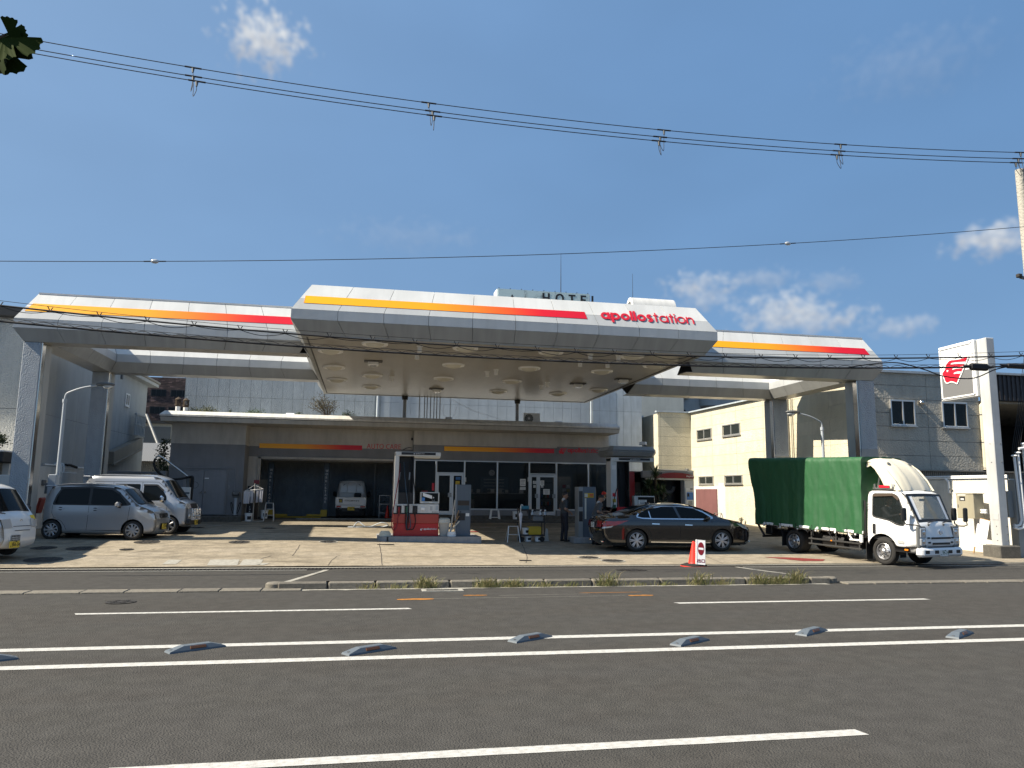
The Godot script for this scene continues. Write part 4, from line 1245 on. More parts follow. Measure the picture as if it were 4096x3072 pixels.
	shrub("roof_shrub", "small green shrub at the foot of the tall brownish roof shrub", V(-0.75, 5.2, -36.0), V(0.36, 0.5, 0.3), 260, 0.055, Color(0.03, 0.06, 0.015), Color(0.06, 0.09, 0.03), 26)

# a plant of many single leaves round real stems
func shrub(called: String, label: String, at: Vector3, r: Vector3, n: int, leaf: float, c0: Color, c1: Color, sd: int, loose := false) -> Node3D:
	var t := thing(called, label, "shrub", at)
	var g := RandomNumberGenerator.new()
	g.seed = sd
	var b := B.new()
	var f := B.new()
	f.usec = true
	var tips := []
	for k in (26 if loose else 14):
		var a := g.randf() * TAU
		var rr := sqrt(g.randf())
		var tip := V(cos(a) * rr * r.x, r.y * g.randf_range(0.5, 1.0) * (1.0 - 0.45 * rr * rr), sin(a) * rr * r.z)
		if loose: tip += V(-0.35 * tip.y, 0, 0)
		var mid := V(tip.x * 0.35, tip.y * 0.55, tip.z * 0.35)
		b.tube([V(tip.x * 0.08, 0, tip.z * 0.08), mid, tip], 0.010 if loose else 0.008, 5)
		tips.append([mid, tip])
	var ns := noise(sd, 3.0, 2)
	for i in n:
		var q: Array = tips[g.randi() % tips.size()]
		var p: Vector3 = q[0].lerp(q[1], pow(g.randf(), 0.6)) + V(g.randfn(), g.randfn() * 0.7, g.randfn()) * (0.10 if loose else 0.13) * minf(1.0, r.x * 1.6)
		p.y = maxf(p.y, 0.01)
		var ax := V(g.randfn(), g.randfn() + 0.5, g.randfn()).normalized()
		var si := ax.cross(V(g.randfn(), g.randfn(), g.randfn())).normalized()
		var l := leaf * g.randf_range(0.6, 1.3)
		f.col = c0.lerp(c1, clampf(0.5 + 0.6 * ns.get_noise_3dv(p * 3.0) + g.randf_range(-0.3, 0.3), 0, 1))
		var m := p + ax * l * 0.5
		var k := si.cross(ax) * l * 0.12
		f.quad(p, m + si * l * 0.32 + k, p + ax * l, m - si * l * 0.32 + k)
	P(t, "stems", b, M.bark)
	P(t, "foliage", f, M.leaf).set_meta("kind", "stuff")
	return t

# ---------------------------------------------------------------- neighbouring buildings and walls
func brick_tex() -> ImageTexture:
	var im := Image.create(256, 256, false, Image.FORMAT_RGB8)
	var r := RandomNumberGenerator.new()
	r.seed = 9
	im.fill(Color(0.24, 0.20, 0.19))
	for j in 32:
		for i in 9:
			var k := r.randf_range(0.72, 1.2) * (1.45 if r.randf() < 0.12 else 1.0)
			im.fill_rect(Rect2i(i * 32 - (16 if j % 2 else 0), j * 8, 31, 7), Color(0.40 * k, 0.325 * k, 0.31 * k))
	return ImageTexture.create_from_image(im)

func panels(t: Node3D, called: String, o: Vector3, du: Vector3, dv: Vector3, us: Array, vs: Array, ms: Array, gap := 0.012, back := true) -> void:   # a wall of separate panels with open joints
	var n := du.cross(dv).normalized()
	for i in us.size() - 1:
		for j in vs.size() - 1:
			var c := []
			for q in [[i, j, gap, gap], [i + 1, j, -gap, gap], [i + 1, j + 1, -gap, -gap], [i, j + 1, gap, -gap]]:
				c.append(o + du * (us[q[0]] + q[2] * 0.5) + dv * (vs[q[1]] + q[3] * 0.5))
			var b := B.new()
			b.quad(c[0], c[1], c[2], c[3])
			for w in 4: b.quad(c[w] - n * 0.03, c[(w + 1) % 4] - n * 0.03, c[(w + 1) % 4], c[w])
			W(t, called, b, ms[rng.randi() % ms.size()])
	if back:
		var b := B.new()
		var p := o - n * 0.025
		b.quad(p + du * us[0] + dv * vs[0], p + du * us[-1] + dv * vs[0], p + du * us[-1] + dv * vs[-1], p + du * us[0] + dv * vs[-1])
		W(t, "joint_backing", b, M.joint)

func steps(a: float, b: float, n: int) -> Array:
	var p := []
	for i in n + 1: p.append(lerpf(a, b, float(i) / n))
	return p

func wall_window(t: Node3D, o: Vector3, du: Vector3, w: float, h: float, m: Material, deep := 0.05) -> void:    # lower left corner, direction along the wall
	var n := du.cross(Vector3.UP).normalized()
	var x := Transform3D(Basis(du, Vector3.UP, n), o)
	var b := B.new()
	for q in [[w * 0.5, 0.03, w, 0.06], [w * 0.5, h - 0.03, w, 0.06]]: b.cbox(V(q[0], q[1], deep * 0.5), V(q[2], q[3], deep), 0.004, x)
	for q in [0.03, w * 0.5, w - 0.03]: b.cbox(V(q, h * 0.5, deep * 0.5 - 0.002), V(0.055, h - 0.01, deep), 0.004, x)
	b.cbox(V(w * 0.5, -0.03, deep * 0.7), V(w + 0.08, 0.03, deep * 1.6), 0.004, x)
	var f := W(t, "window", b, m)
	for k in 2:
		P(f, "pane", ob(V(w * (0.27 + 0.47 * k), h * 0.5, deep * (0.5 if k else 0.35)), V(w * 0.42, h - 0.11, 0.006), x), M.dark_pane)
		var c := B.new()
		c.grid(24, 1, func(u, v): return x * V(w * (0.06 + 0.43 * k + 0.44 * u), 0.06 + (h - 0.12) * v, 0.006 + 0.006 * sin(u * 60.0)))
		P(f, "curtain", c, M.curtain)

func around() -> void:
	mat("brick", 0.55, 0.55, 0.55, 0.9, {tex = brick_tex(), tri = 0.5})
	# large blue-grey building behind
	var t := thing("rear_building", "wide blue-grey building of rectangular wall panels right behind the station", "building", V(3.2, 0, -41.2))
	bx(t, "core", V(-9.1, 0, -41.06), V(15.5, 9.0, -56), M.blue_b)
	panels(t, "wall_panel", V(-9.06, 0, -41), Vector3.RIGHT, Vector3.UP, steps(0, 9.54, 18), [4.2, 6.68, 9.0], [M.blue_a, M.blue_b])
	panels(t, "wall_panel", V(0.80, 0, -41.04), Vector3.RIGHT, Vector3.UP, steps(0, 11.6, 22), [4.2, 6.68, 9.0], [M.blue_c])
	panels(t, "wall_panel", V(12.56, 0, -41), Vector3.RIGHT, Vector3.UP, [0.0, 0.42, 1.03, 1.42, 1.82, 2.28, 2.92], [0.7, 3.2, 6.61, 9.0], [M.blue_d])
	for x in [0.62, 12.46]: W(t, "downpipe", B.new().cyl(V(x, 0.5, -40.93), V(x, 9, -40.93), 0.06, -1, 10), M.blue_d)
	# left neighbour
	t = thing("left_building", "white two-storey building on the left with stair and lattice on its side", "building", V(-15, 0, -35))
	bx(t, "core", V(-30, 0, -28.26), V(-11.36, 7.3, -42.6), M.left_side)
	panels(t, "wall_panel", V(-24, 0, -28.2), Vector3.RIGHT, Vector3.UP, [0.0, 3, 6, 9, 11.0, 12.66], [0.0, 4.55, 7.66], [M.left_wall], 0.02)
	panels(t, "wall_panel", V(-11.3, 0, -28.2), Vector3.FORWARD, Vector3.UP, [0.0, 2.4, 4.8, 7.2, 9.6, 10.2, 10.7, 11.2, 11.7, 12.2, 12.8, 13.4, 14.4], [0.0, 4.545, 7.32], [M.left_side], 0.012)
	bx(t, "roof", V(-30, 7.66, -27.9), V(-11.15, 7.98, -38.5), M.roof_dark, 0.02)
	bx(t, "eave", V(-14, 7.32, -38.5), V(-10.95, 7.50, -43.4), M.left_wall, 0.02)
	bx(t, "roof", V(-14, 7.50, -38.5), V(-10.9, 7.62, -43.5), M.tan_metal, 0.02)
	wall_window(t, V(-11.29, 5.87, -38.95), Vector3.FORWARD, 0.62, 0.60, M.white, 0.04)
	bx(t, "vent", V(-11.3, 7.0, -38.0), V(-11.2, 7.22, -38.12), M.lamp_grey, 0.02)
	var b := B.new()
	for q in [[V(-11.1, 3.30, -36.9), V(-11.1, 4.22, -41.2), 0.55], [V(-10.96, 3.0, -36.9), V(-10.96, 3.92, -41.2), 0.10]]:
		var d: Vector3 = q[1] - q[0]
		b.cbox(Vector3.ZERO, V(0.28 if q[2] > 0.3 else 0.06, q[2], d.length()), 0.01, Transform3D(Basis.looking_at(d), (q[0] + q[1]) * 0.5))
	W(t, "outside_stair", b, M.tan_metal)
	b = B.new()
	for i in 7: b.cbox(V(-10.98, 5.02, -39.85 - i * 0.25), V(0.07, 1.0, 0.09), 0.01)
	for y in [4.55, 5.05, 5.56]: b.cbox(V(-10.99, y, -40.6), V(0.1, 0.09 if y > 5.3 else 0.04, 1.7), 0.01)
	W(t, "lattice", b, M.left_side)
	t = thing("awning", "dark awning edge sticking out from the white building at the left margin", "awning", V(-13, 2.7, -27.2))
	bx(t, "valance", V(-16, 2.70, -26.2), V(-10.95, 3.02, -28.18), M.roof_dark, 0.02)
	bx(t, "top", V(-16, 3.02, -26.2), V(-10.95, 3.06, -28.18), M.white)
	t = thing("neighbour_annex", "plain white low building beyond the left edge that shades the parked vehicles", "building", V(-16, 0, -23.2))
	bx(t, "wall", V(-20, 0, -21.0), V(-13.1, 5.4, -26.0), M.left_wall)
	bx(t, "roof", V(-20.1, 5.4, -20.9), V(-12.95, 5.55, -26.1), M.roof_dark)
	t = shrub("clipped_tree", "dark clipped round tree crown above the awning at the left margin", V(-11.42, 3.05, -26.6), V(0.42, 0.75, 0.4), 1300, 0.07, Color(0.012, 0.03, 0.008), Color(0.03, 0.055, 0.015), 41)
	# low white wall, conduits and panels along the left boundary
	t = thing("boundary_wall", "low white wall with conduits along the left side of the forecourt", "wall", V(-11.2, 0.3, -31))
	bx(t, "wall", V(-11.28, 0.2, -27.0), V(-11.08, 2.68, -34.8), M.white_panel, 0.01)
	b = B.new()
	for z in [-31.05, -31.3]: b.tube([V(-11.0, 2.3, z), V(-11.0, 2.72, z), V(-11.02, 2.80, z), V(-11.12, 2.84, z), V(-11.24, 2.80, z)], 0.035, 8)
	b.tube([V(-11.05, 2.74, -29.6), V(-11.05, 2.73, -34.5)], 0.03, 8)
	W(t, "conduit", b, M.white)
	W(t, "conduit", B.new().tube([V(-11.02, 2.78, -31.5), V(-11.0, 2.80, -31.9), V(-11.0, 2.73, -32.6)], 0.05, 8), M.iron)
	bx(t, "cabinet", V(-11.08, 1.6, -31.0), V(-10.94, 2.52, -32.5), M.white_panel, 0.02)
	bx(t, "switch_box", V(-11.08, 2.0, -29.6), V(-10.98, 2.2, -29.8), M.lamp_grey, 0.02)
	b = B.new().tube([V(-10.95, 1.0, -33.45), V(-10.95, 2.56, -33.45), V(-10.95, 2.56, -34.5), V(-10.95, 1.0, -34.5)], 0.018, 6)
	W(t, "hanging_frame", b, M.white)
	W(t, "hook", B.new().ball(V(-10.95, 2.54, -33.45), V(0.05, 0.08, 0.05), 8).ball(V(-10.95, 2.54, -34.5), V(0.05, 0.08, 0.05), 8), M.iron)
	t = thing("panel_fence", "grey flat panel fence between the left wall and the plant room", "fence", V(-9.2, 0.5, -34.8))
	for q in [[-11.08, -9.2], [-9.18, -8.50]]: bx(t, "panel", V(q[0], 0.5, -34.8), V(q[1], 2.60, -34.86), M.wall_grey, 0.004)
	bx(t, "cap", V(-11.08, 2.60, -34.78), V(-8.48, 2.66, -34.9), M.wall_grey, 0.006)
	bx(t, "end_wall", V(-8.48, 0.5, -34.78), V(-8.23, 2.70, -35.1), M.wall_grey, 0.01)
	# things in the gap on the left
	t = thing("corrugated_shed", "small corrugated plastic shed in the gap left of the station", "shed", V(-11.5, 0, -45))
	b = B.new().grid(60, 1, func(u, v): return V(lerpf(-12.6, -10.6, u), 1.0 + v * 2.6, -45.0 + 0.03 * sin(u * 130.0)))
	W(t, "wall_sheet", b, M.cream_grey_b)
	b = B.new().grid(60, 1, func(u, v): return V(lerpf(-12.7, -10.5, u), 3.45 + v * 1.1, -44.7 - v * 2.0 + 0.02 * sin(u * 130.0)))
	W(t, "roof_sheet", b, M.sign_grey)
	t = thing("pale_shed", "pale flat-roofed shed in front of the brick building in the left gap", "shed", V(-13.6, 0, -52))
	bx(t, "wall", V(-16, 0, -52), V(-11.6, 6.2, -58), M.cream_grey)
	bx(t, "roof", V(-16.1, 6.1, -51.8), V(-11.5, 6.25, -58), M.roof_dark)
	bx(t, "window", V(-14.0, 4.6, -51.96), V(-12.2, 5.9, -52.0), M.lamp_grey)
	W(t, "stay", B.new().cyl(V(-13.6, 6.6, -51.5), V(-11.9, 4.0, -49.0), 0.09, -1, 8), M.lamp_grey)
	t = thing("brick_building", "dark brown brick office building far back in the left gap", "building", V(-13, 0, -60))
	bx(t, "wall", V(-22, 0, -60), V(-6, 10.2, -74), M.brick)
	for q in [[-15.64, 8.80, 1.02], [-14.27, 8.80, 1.2], [-15.64, 7.50, 1.02], [-14.35, 7.50, 1.2], [-17.3, 8.8, 1.1], [-17.3, 7.5, 1.1]]:
		var f := W(t, "window", ob(V(q[0] + q[2] * 0.5, q[1] + 0.24, -59.99), V(q[2] + 0.06, 0.52, 0.04)), M.black)
		for k in 3: P(f, "pane", ob(V(q[0] + q[2] * (k + 0.5) / 3.0, q[1] + 0.24, -59.965), V(q[2] / 3.0 - 0.05, 0.45, 0.02)), M.glass)
	bx(t, "rooftop_screen", V(-15.2, 10.2, -61), V(-13.6, 10.7, -62), M.blue_d)
	shrub("ivy_bush", "tall dark green leafy bush against the left end wall of the station", V(-8.52, 0.5, -35.7), V(0.48, 4.1, 0.4), 2400, 0.10, Color(0.012, 0.028, 0.008), Color(0.045, 0.075, 0.02), 44)
	# right-hand building: cream side wall, grey-looking front wall
	t = thing("right_building", "cream panelled building on the right with grey front wall above the white wall", "building", V(21, 0, -33))
	var du := V(0.0611, 0, 0.9981)
	var o := V(18.12, 0, -40.3)
	var ln := 14.43
	b = B.new()
	b.box(V(0.06, 3.3, ln * 0.5), V(0.1, 6.6, ln), Transform3D(Basis(V(0.9981, 0, -0.0611), Vector3.UP, du), o))
	W(t, "core", b, M.cream_b)
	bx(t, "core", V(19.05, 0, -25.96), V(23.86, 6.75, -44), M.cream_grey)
	panels(t, "wall_panel", o, du, Vector3.UP, steps(0, ln, 6), [2.42, 2.96, 3.5, 4.04, 4.58, 5.12, 5.66, 6.2, 6.56], [M.cream_a, M.cream_b], 0.014)
	b = ob(V(0.0, 6.6, ln * 0.5), V(0.3, 0.07, ln + 0.1), Transform3D(Basis(V(0.9981, 0, -0.0611), Vector3.UP, du), o))
	W(t, "coping", b, M.blue_d)
	for q in [[0.75, 4.96, 1.62, 0.58], [3.5, 4.98, 1.72, 0.6], [0.85, 2.52, 1.6, 0.46], [3.6, 2.52, 1.68, 0.46]]:
		wall_window(t, o + du * q[0] + V(0, q[1], 0), du, q[2], q[3], M.alu)
	W(t, "downpipe", B.new().cyl(o + du * 9.25 + V(-0.12, 2.4, 0), o + du * 9.25 + V(-0.12, 6.5, 0), 0.055, -1, 10).cyl(o + du * 9.55 + V(-0.1, 2.4, 0), o + du * 9.55 + V(-0.1, 6.3, 0), 0.035, -1, 10), M.cream_a)
	panels(t, "wall_panel", V(16.17, 0, -40.3), Vector3.RIGHT, Vector3.UP, [0.0, 0.15, 1.95], [0.5, 1.96, 2.5, 3.04, 3.58, 4.12, 4.66, 5.2, 5.74, 6.28, 6.56], [M.cream_a], 0.012)
	bx(t, "coping", V(16.05, 6.56, -40.2), V(18.2, 6.64, -40.45), M.blue_d)
	bx(t, "core", V(16.2, 0.3, -40.34), V(18.3, 6.5, -46), M.cream_b)
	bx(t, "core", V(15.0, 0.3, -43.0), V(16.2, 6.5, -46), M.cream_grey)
	bx(t, "coping", V(15.0, 6.5, -42.9), V(16.3, 6.62, -46), M.blue_d)
	W(t, "downpipe", B.new().cyl(V(15.95, 0.6, -42.8), V(15.95, 6.3, -42.8), 0.09, -1, 10), M.cream_a)
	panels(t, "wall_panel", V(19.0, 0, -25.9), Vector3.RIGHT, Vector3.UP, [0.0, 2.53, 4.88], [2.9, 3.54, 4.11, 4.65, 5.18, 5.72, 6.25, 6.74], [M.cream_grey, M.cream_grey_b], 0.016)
	bx(t, "coping", V(18.95, 6.74, -25.8), V(24.0, 6.83, -26.2), M.blue_d)
	for q in [[19.86, 4.68, 1.08, 1.0], [22.14, 4.67, 1.14, 1.0]]: wall_window(t, V(q[0], q[1], -25.89), Vector3.RIGHT, q[2], q[3], M.alu, 0.07)
	W(t, "vent_dome", B.new().ball(V(21.23, 5.6, -25.84), V(0.11, 0.11, 0.13), 16), M.stainless)
	W(t, "downpipe", B.new().tube([V(24.05, 5.62, -25.8), V(23.95, 5.64, -25.8), V(23.89, 5.58, -25.8), V(23.88, 5.48, -25.8), V(23.87, 3.05, -25.8)], 0.075, 10), M.cream_a)
	for y in [3.1, 4.1, 5.2]: W(t, "pipe_clip", B.new().cyl(V(23.87, y, -25.8), V(23.87, y + 0.03, -25.8), 0.085, -1, 10), M.steel)
	t = thing("ribbed_strip", "tan ribbed metal strip along the foot of the grey wall above the white wall", "cladding", V(22, 2.7, -25.5))
	b = B.new()
	for i in 75: b.box(V(18.9 + i * 0.085, 2.78, -25.62), V(0.045, 0.32, 0.03))
	W(t, "rib", b, M.tan_metal).set_meta("kind", "stuff")
	bx(t, "backing", V(18.8, 2.6, -25.64), V(25.3, 2.94, -25.7), M.tan_metal)
	bx(t, "cap", V(18.8, 2.94, -25.5), V(25.3, 2.99, -25.8), M.tan_metal)
	t = thing("loading_bay", "dark open loading bay with brown ribbed fascia at the right edge", "building", V(28, 0, -27))
	bx(t, "fascia", V(23.95, 5.78, -25.62), V(34, 6.80, -25.9), M.brown_metal)
	b = B.new()
	for i in 50: b.box(V(24.0 + i * 0.2, 6.29, -25.60), V(0.035, 1.0, 0.05))
	W(t, "fascia_rib", b, M.brown_metal).set_meta("kind", "stuff")
	bx(t, "coping", V(23.9, 6.80, -25.5), V(34, 6.88, -26.2), M.blue_d)
	bx(t, "ceiling", V(23.95, 5.70, -25.9), V(34, 5.78, -34), M.cream_grey)
	bx(t, "back_wall", V(23.9, 0, -34), V(34, 6.6, -34.3), M.brown_metal)
	bx(t, "side_wall", V(34, 0, -25.7), V(34.3, 6.7, -34.3), M.brown_metal)
	bx(t, "side_wall", V(23.88, 0, -26.1), V(23.98, 5.7, -34), M.brown_metal)
	bx(t, "gate", V(23.95, 0.0, -26.0), V(34, 2.95, -26.1), M.brown_metal)
	W(t, "hanging_lamp", B.new().lathe([U(0.2, 0), U(0.19, 0.06), U(0.1, 0.16), U(0.03, 0.2)], TI(V(25.2, 5.15, -26.8)), 16), M.black)
	W(t, "lamp_cord", B.new().cyl(V(25.2, 5.35, -26.8), V(25.2, 5.7, -26.8), 0.01, -1, 5), M.black)
	# white wall along the right boundary
	t = thing("white_wall", "bright white rendered wall along the right side of the forecourt", "wall", V(19.6, 0.2, -29.6))
	var wa := V(18.25, 0, -37.3)
	var wd := (V(21.02, 0, -21.7) - wa)
	var xf := Transform3D(Basis(V(wd.z, 0, -wd.x).normalized(), Vector3.UP, wd.normalized()), wa)
	b = cb(V(0.09, 1.32, wd.length() * 0.5), V(0.18, 2.52, wd.length()), 0.015, xf)
	b.cbox(V(0.09, 1.32, -1.75), V(0.18, 2.2, 3.5), 0.015, xf)
	W(t, "wall", b, M.white_wall)
	W(t, "maroon_panel", cb(V(-0.02, 1.45, -1.05), V(0.05, 1.66, 1.9), 0.01, xf), M.maroon)
	b = B.new()
	for y in [2.63, 2.69]: b.cyl(xf * V(-0.04, y, 9.5), xf * V(-0.04, y, wd.length() - 0.1), 0.03, -1, 8)
	b.tube([xf * V(-0.04, 2.66, 13.2), xf * V(-0.05, 2.62, 13.45), xf * V(-0.05, 2.5, 13.55), xf * V(-0.05, 2.1, 13.56)], 0.045, 8)
	W(t, "conduit", b, M.white)
	W(t, "clip", cb(xf * V(-0.06, 2.25, 13.6), V(0.06, 0.03, 0.16), 0.004), M.steel)
	t = thing("gate_pillar", "blue-grey switch pillar with conduits at the right end of the white wall", "pillar", V(21.05, 0, -21.6))
	lb(t, "pillar", V(0.02, 1.28, 0), V(0.34, 2.56, 0.3), M.kiosk_grey, 0.01)
	lb(t, "side_box", V(-0.24, 1.75, -0.1), V(0.2, 0.86, 0.25), M.kiosk_grey, 0.01)
	b = B.new()
	b.tube([V(-0.13, 3.3, 0.2), V(-0.05, 1.25, 0.2), V(-0.12, 1.1, 0.2), V(-0.25, 1.06, 0.2), V(-0.36, 1.1, 0.2)], 0.04, 8)
	b.tube([V(0.0, 3.4, 0.22), V(0.04, 1.2, 0.22), V(-0.05, 1.0, 0.22), V(-0.22, 0.97, 0.22), V(-0.38, 1.02, 0.22)], 0.04, 8)
	b.tube([V(0.26, 3.7, 0.2), V(0.28, 0.2, 0.2)], 0.055, 8)
	P(t, "conduit", b, M.white)
	b = B.new()
	for q in [[-0.13, 3.32, 0.2], [0.0, 3.42, 0.22], [0.26, 3.72, 0.2]]: b.lathe([U(0.0, 0.05), U(0.08, 0.03), U(0.10, 0.0), U(0.05, -0.02)], TI(V(q[0], q[1], q[2])), 12)
	b.cyl(V(0.0, 3.55, 0.25), V(0.24, 3.58, 0.25), 0.045, -1, 8)
	P(t, "weather_cap", b, M.white)
	b = B.new()
	for i in 5:
		var x := -0.15 + i * 0.07
		b.tube([V(x, 3.3, 0.22), V(x - 0.08, 3.5, 0.24), V(x - 0.02, 3.75, 0.24), V(x + 0.25, 4.6, 0.2), V(x + 1.0, 7.0, 0.0)], 0.009, 5)
	P(t, "service_wire", b, M.wire)
	# far buildings
	t = thing("balcony_building", "pale rendered building with rounded balconies behind the cream building", "building", V(26, 0, -55))
	bx(t, "wall", V(22.26, 0, -55), V(30, 11.5, -66), M.balcony_wall)
	for q in [[25.5, 27.2, 8.85, 9.42], [23.66, 24.61, 9.37, 9.9], [22.9, 23.3, 12, 12.2]]:
		var r: float = (q[1] - q[0]) * 0.5
		var cx: float = (q[0] + q[1]) * 0.5
		b = B.new()
		b.grid(20, 1, func(u, v): return V(cx - r * cos(u * PI), lerpf(q[2], q[3], v), -55.0 + r * 0.8 * sin(u * PI)))
		b.fan(range(21).map(func(i): return V(cx - r * cos(i / 20.0 * PI), q[2], -55.0 + r * 0.8 * sin(i / 20.0 * PI))))
		var bal := W(t, "balcony", b, M.balcony_wall)
		P(bal, "rail", B.new().tube(range(21).map(func(i): return V(cx - r * cos(i / 20.0 * PI), q[3] + 0.12, -55.0 + r * 0.8 * sin(i / 20.0 * PI))), 0.03, 6), M.white)
	bx(t, "opening", V(25.6, 8.1, -54.99), V(27.1, 8.75, -55.01), M.roof_dark)
	W(t, "arch_window", B.new().ext(PackedVector2Array(arc(24.13, 8.2, 0.34, 0, 180, 16)), TI(V(0, 0, -55)), 0.02), M.glass)
	W(t, "arch_window", B.new().ext(PackedVector2Array(arc(0.0, 8.1, 0.3, 0, 180, 12)), Transform3D(Basis(Vector3.FORWARD, Vector3.UP, Vector3.LEFT), V(22.26, 0, -57.2)), 0.02), M.glass)
	bx(t, "side_window", V(22.2, 9.2, -56.9), V(22.26, 9.8, -57.4), M.glass)
	bx(t, "window_hood", V(21.9, 8.95, -56.7), V(22.26, 9.05, -57.6), M.balcony_wall, 0.02)
	t = thing("rooftop_ornament", "white half-round rooftop ornament with a carved end above the canopy", "ornament", V(21, 0, -52.5))
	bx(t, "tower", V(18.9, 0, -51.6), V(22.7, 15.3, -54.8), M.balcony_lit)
	b = B.new().grid(20, 8, func(u, v): return V(19.1 + 3.35 * v, 15.3 + 1.25 * sin(u * PI), -52.75 + 0.85 * cos(u * PI)))
	W(t, "vault", b, M.white_panel)
	W(t, "end_disc", B.new().ext(PackedVector2Array(arc(0, 0, 0.84, 0, 180, 20).map(func(p): return U(p.x, p.y * 1.47))), Transform3D(Basis(Vector3.FORWARD, Vector3.UP, Vector3.LEFT), V(19.1, 15.3, -52.75)), 0.05), M.white)
	b = B.new()
	for i in 7:
		var a := PI * (i + 0.5) / 7.0
		b.ball(V(19.03, 15.3 + 0.85 * sin(a), -52.75 + 0.52 * cos(a)), V(0.03, 0.15, 0.09), 8)
		b.ball(V(19.03, 15.3 + 0.52 * sin(a), -52.75 + 0.32 * cos(a)), V(0.03, 0.1, 0.06), 8)
	W(t, "carving", b, M.lamp_grey)
	t = thing("hotel_sign", "marble-patterned rooftop hotel sign above the canopy", "sign", V(14.2, 0, -60))
	bx(t, "building", V(9.9, 0, -60.4), V(18.3, 16.4, -70), M.balcony_wall)
	var face := W(t, "sign_face", ob(V(14.22, 17.5, -60.0), V(7.8, 2.25, 0.12)), mat("marble", 0.62, 0.72, 0.72, 0.4, {tex = marble_tex(), tri = 0.16}))
	bx(t, "sign_side", V(10.22, 16.38, -60.05), V(10.32, 18.62, -61.5), M.white)
	bx(t, "sign_side", V(18.12, 16.38, -60.05), V(18.2, 18.62, -61.5), M.white)
	words(face, "lettering", "H O T E L", TI(V(13.95, 17.35, -59.93)), 0.84, M.ink)
	P(face, "triangle_mark", B.new().ext(PackedVector2Array([U(11.1, 17.5), U(11.9, 17.5), U(11.5, 18.2)]), TI(V(0, 0, -59.94)), 0.02), M.ink)
	b = B.new()
	for i in 9: b.box(V(10.4 + i * 0.95, 18.68, -60), V(0.05, 0.1, 0.05))
	W(t, "bird_spike", b, M.ink)
	for q in [[15.71, 18.6, 22.1, "taller thin lightning rod above the hotel sign"], [22.05, 15.0, 20.75, "shorter thin lightning rod left of the rooftop ornament"]]:
		t = thing("lightning_rod", q[3], "rod", V(q[0], q[1], -60.2), "lightning rods on the far roofs")
		P(t, "rod", B.new().cyl(Vector3.ZERO, V(0, q[2] - q[1], 0), 0.035, 0.012, 6), M.wire)
		lb(t, "foot", V(0, 0.02, 0), V(0.3, 0.05, 0.3), M.iron)

func marble_tex() -> ImageTexture:
	var f := noise(91, 0.012, 4)
	var g := noise(92, 0.006, 3)
	var im := Image.create(256, 256, false, Image.FORMAT_RGB8)
	for y in 256:
		for x in 256:
			var k := absf(f.get_noise_2d(x, y))
			var s := 0.92 - 0.55 * exp(-k * 26.0) * clampf(0.4 + 1.4 * g.get_noise_2d(x, y), 0, 1)
			im.set_pixel(x, y, Color(s * 0.98, s, s))
	return ImageTexture.create_from_image(im)

# ---------------------------------------------------------------- pumps, kiosks and small things on the forecourt
func nozzle(t: Node3D, x: float, y: float, z: float, m: Material) -> void:
	var n := P(t, "nozzle", cb(V(x, y, z + 0.05), V(0.07, 0.2, 0.06), 0.02).cyl(V(x, y - 0.08, z + 0.06), V(x + 0.01, y - 0.2, z + 0.02), 0.02, 0.015, 8), m)
	P(n, "holder", cb(V(x, y + 0.01, z + 0.005), V(0.16, 0.25, 0.03), 0.01), M.black)

func island(at: Vector3, len: float, wid: float, label: String) -> void:     # rounded left end; top stands 0.16 over the slab
	var p := [U(len, -wid), U(len, 0.0), U(0.3, 0.0)]
	p.append_array(arc(0.35, -0.35, 0.35, 90, 180, 8))
	p.append_array(arc(0.35, -wid + 0.35, 0.35, 180, 270, 8))
	var t := thing("pump_island", label, "kerb", at)
	var b := B.new().ext(PackedVector2Array(p.map(func(q): return U(q.x, -q.y))), Transform3D(Basis(V(1, 0, 0), V(0, 0, -1), V(0, 1, 0)), V(0, -0.3, 0)), 0.46)
	P(t, "slab", b, M.island)

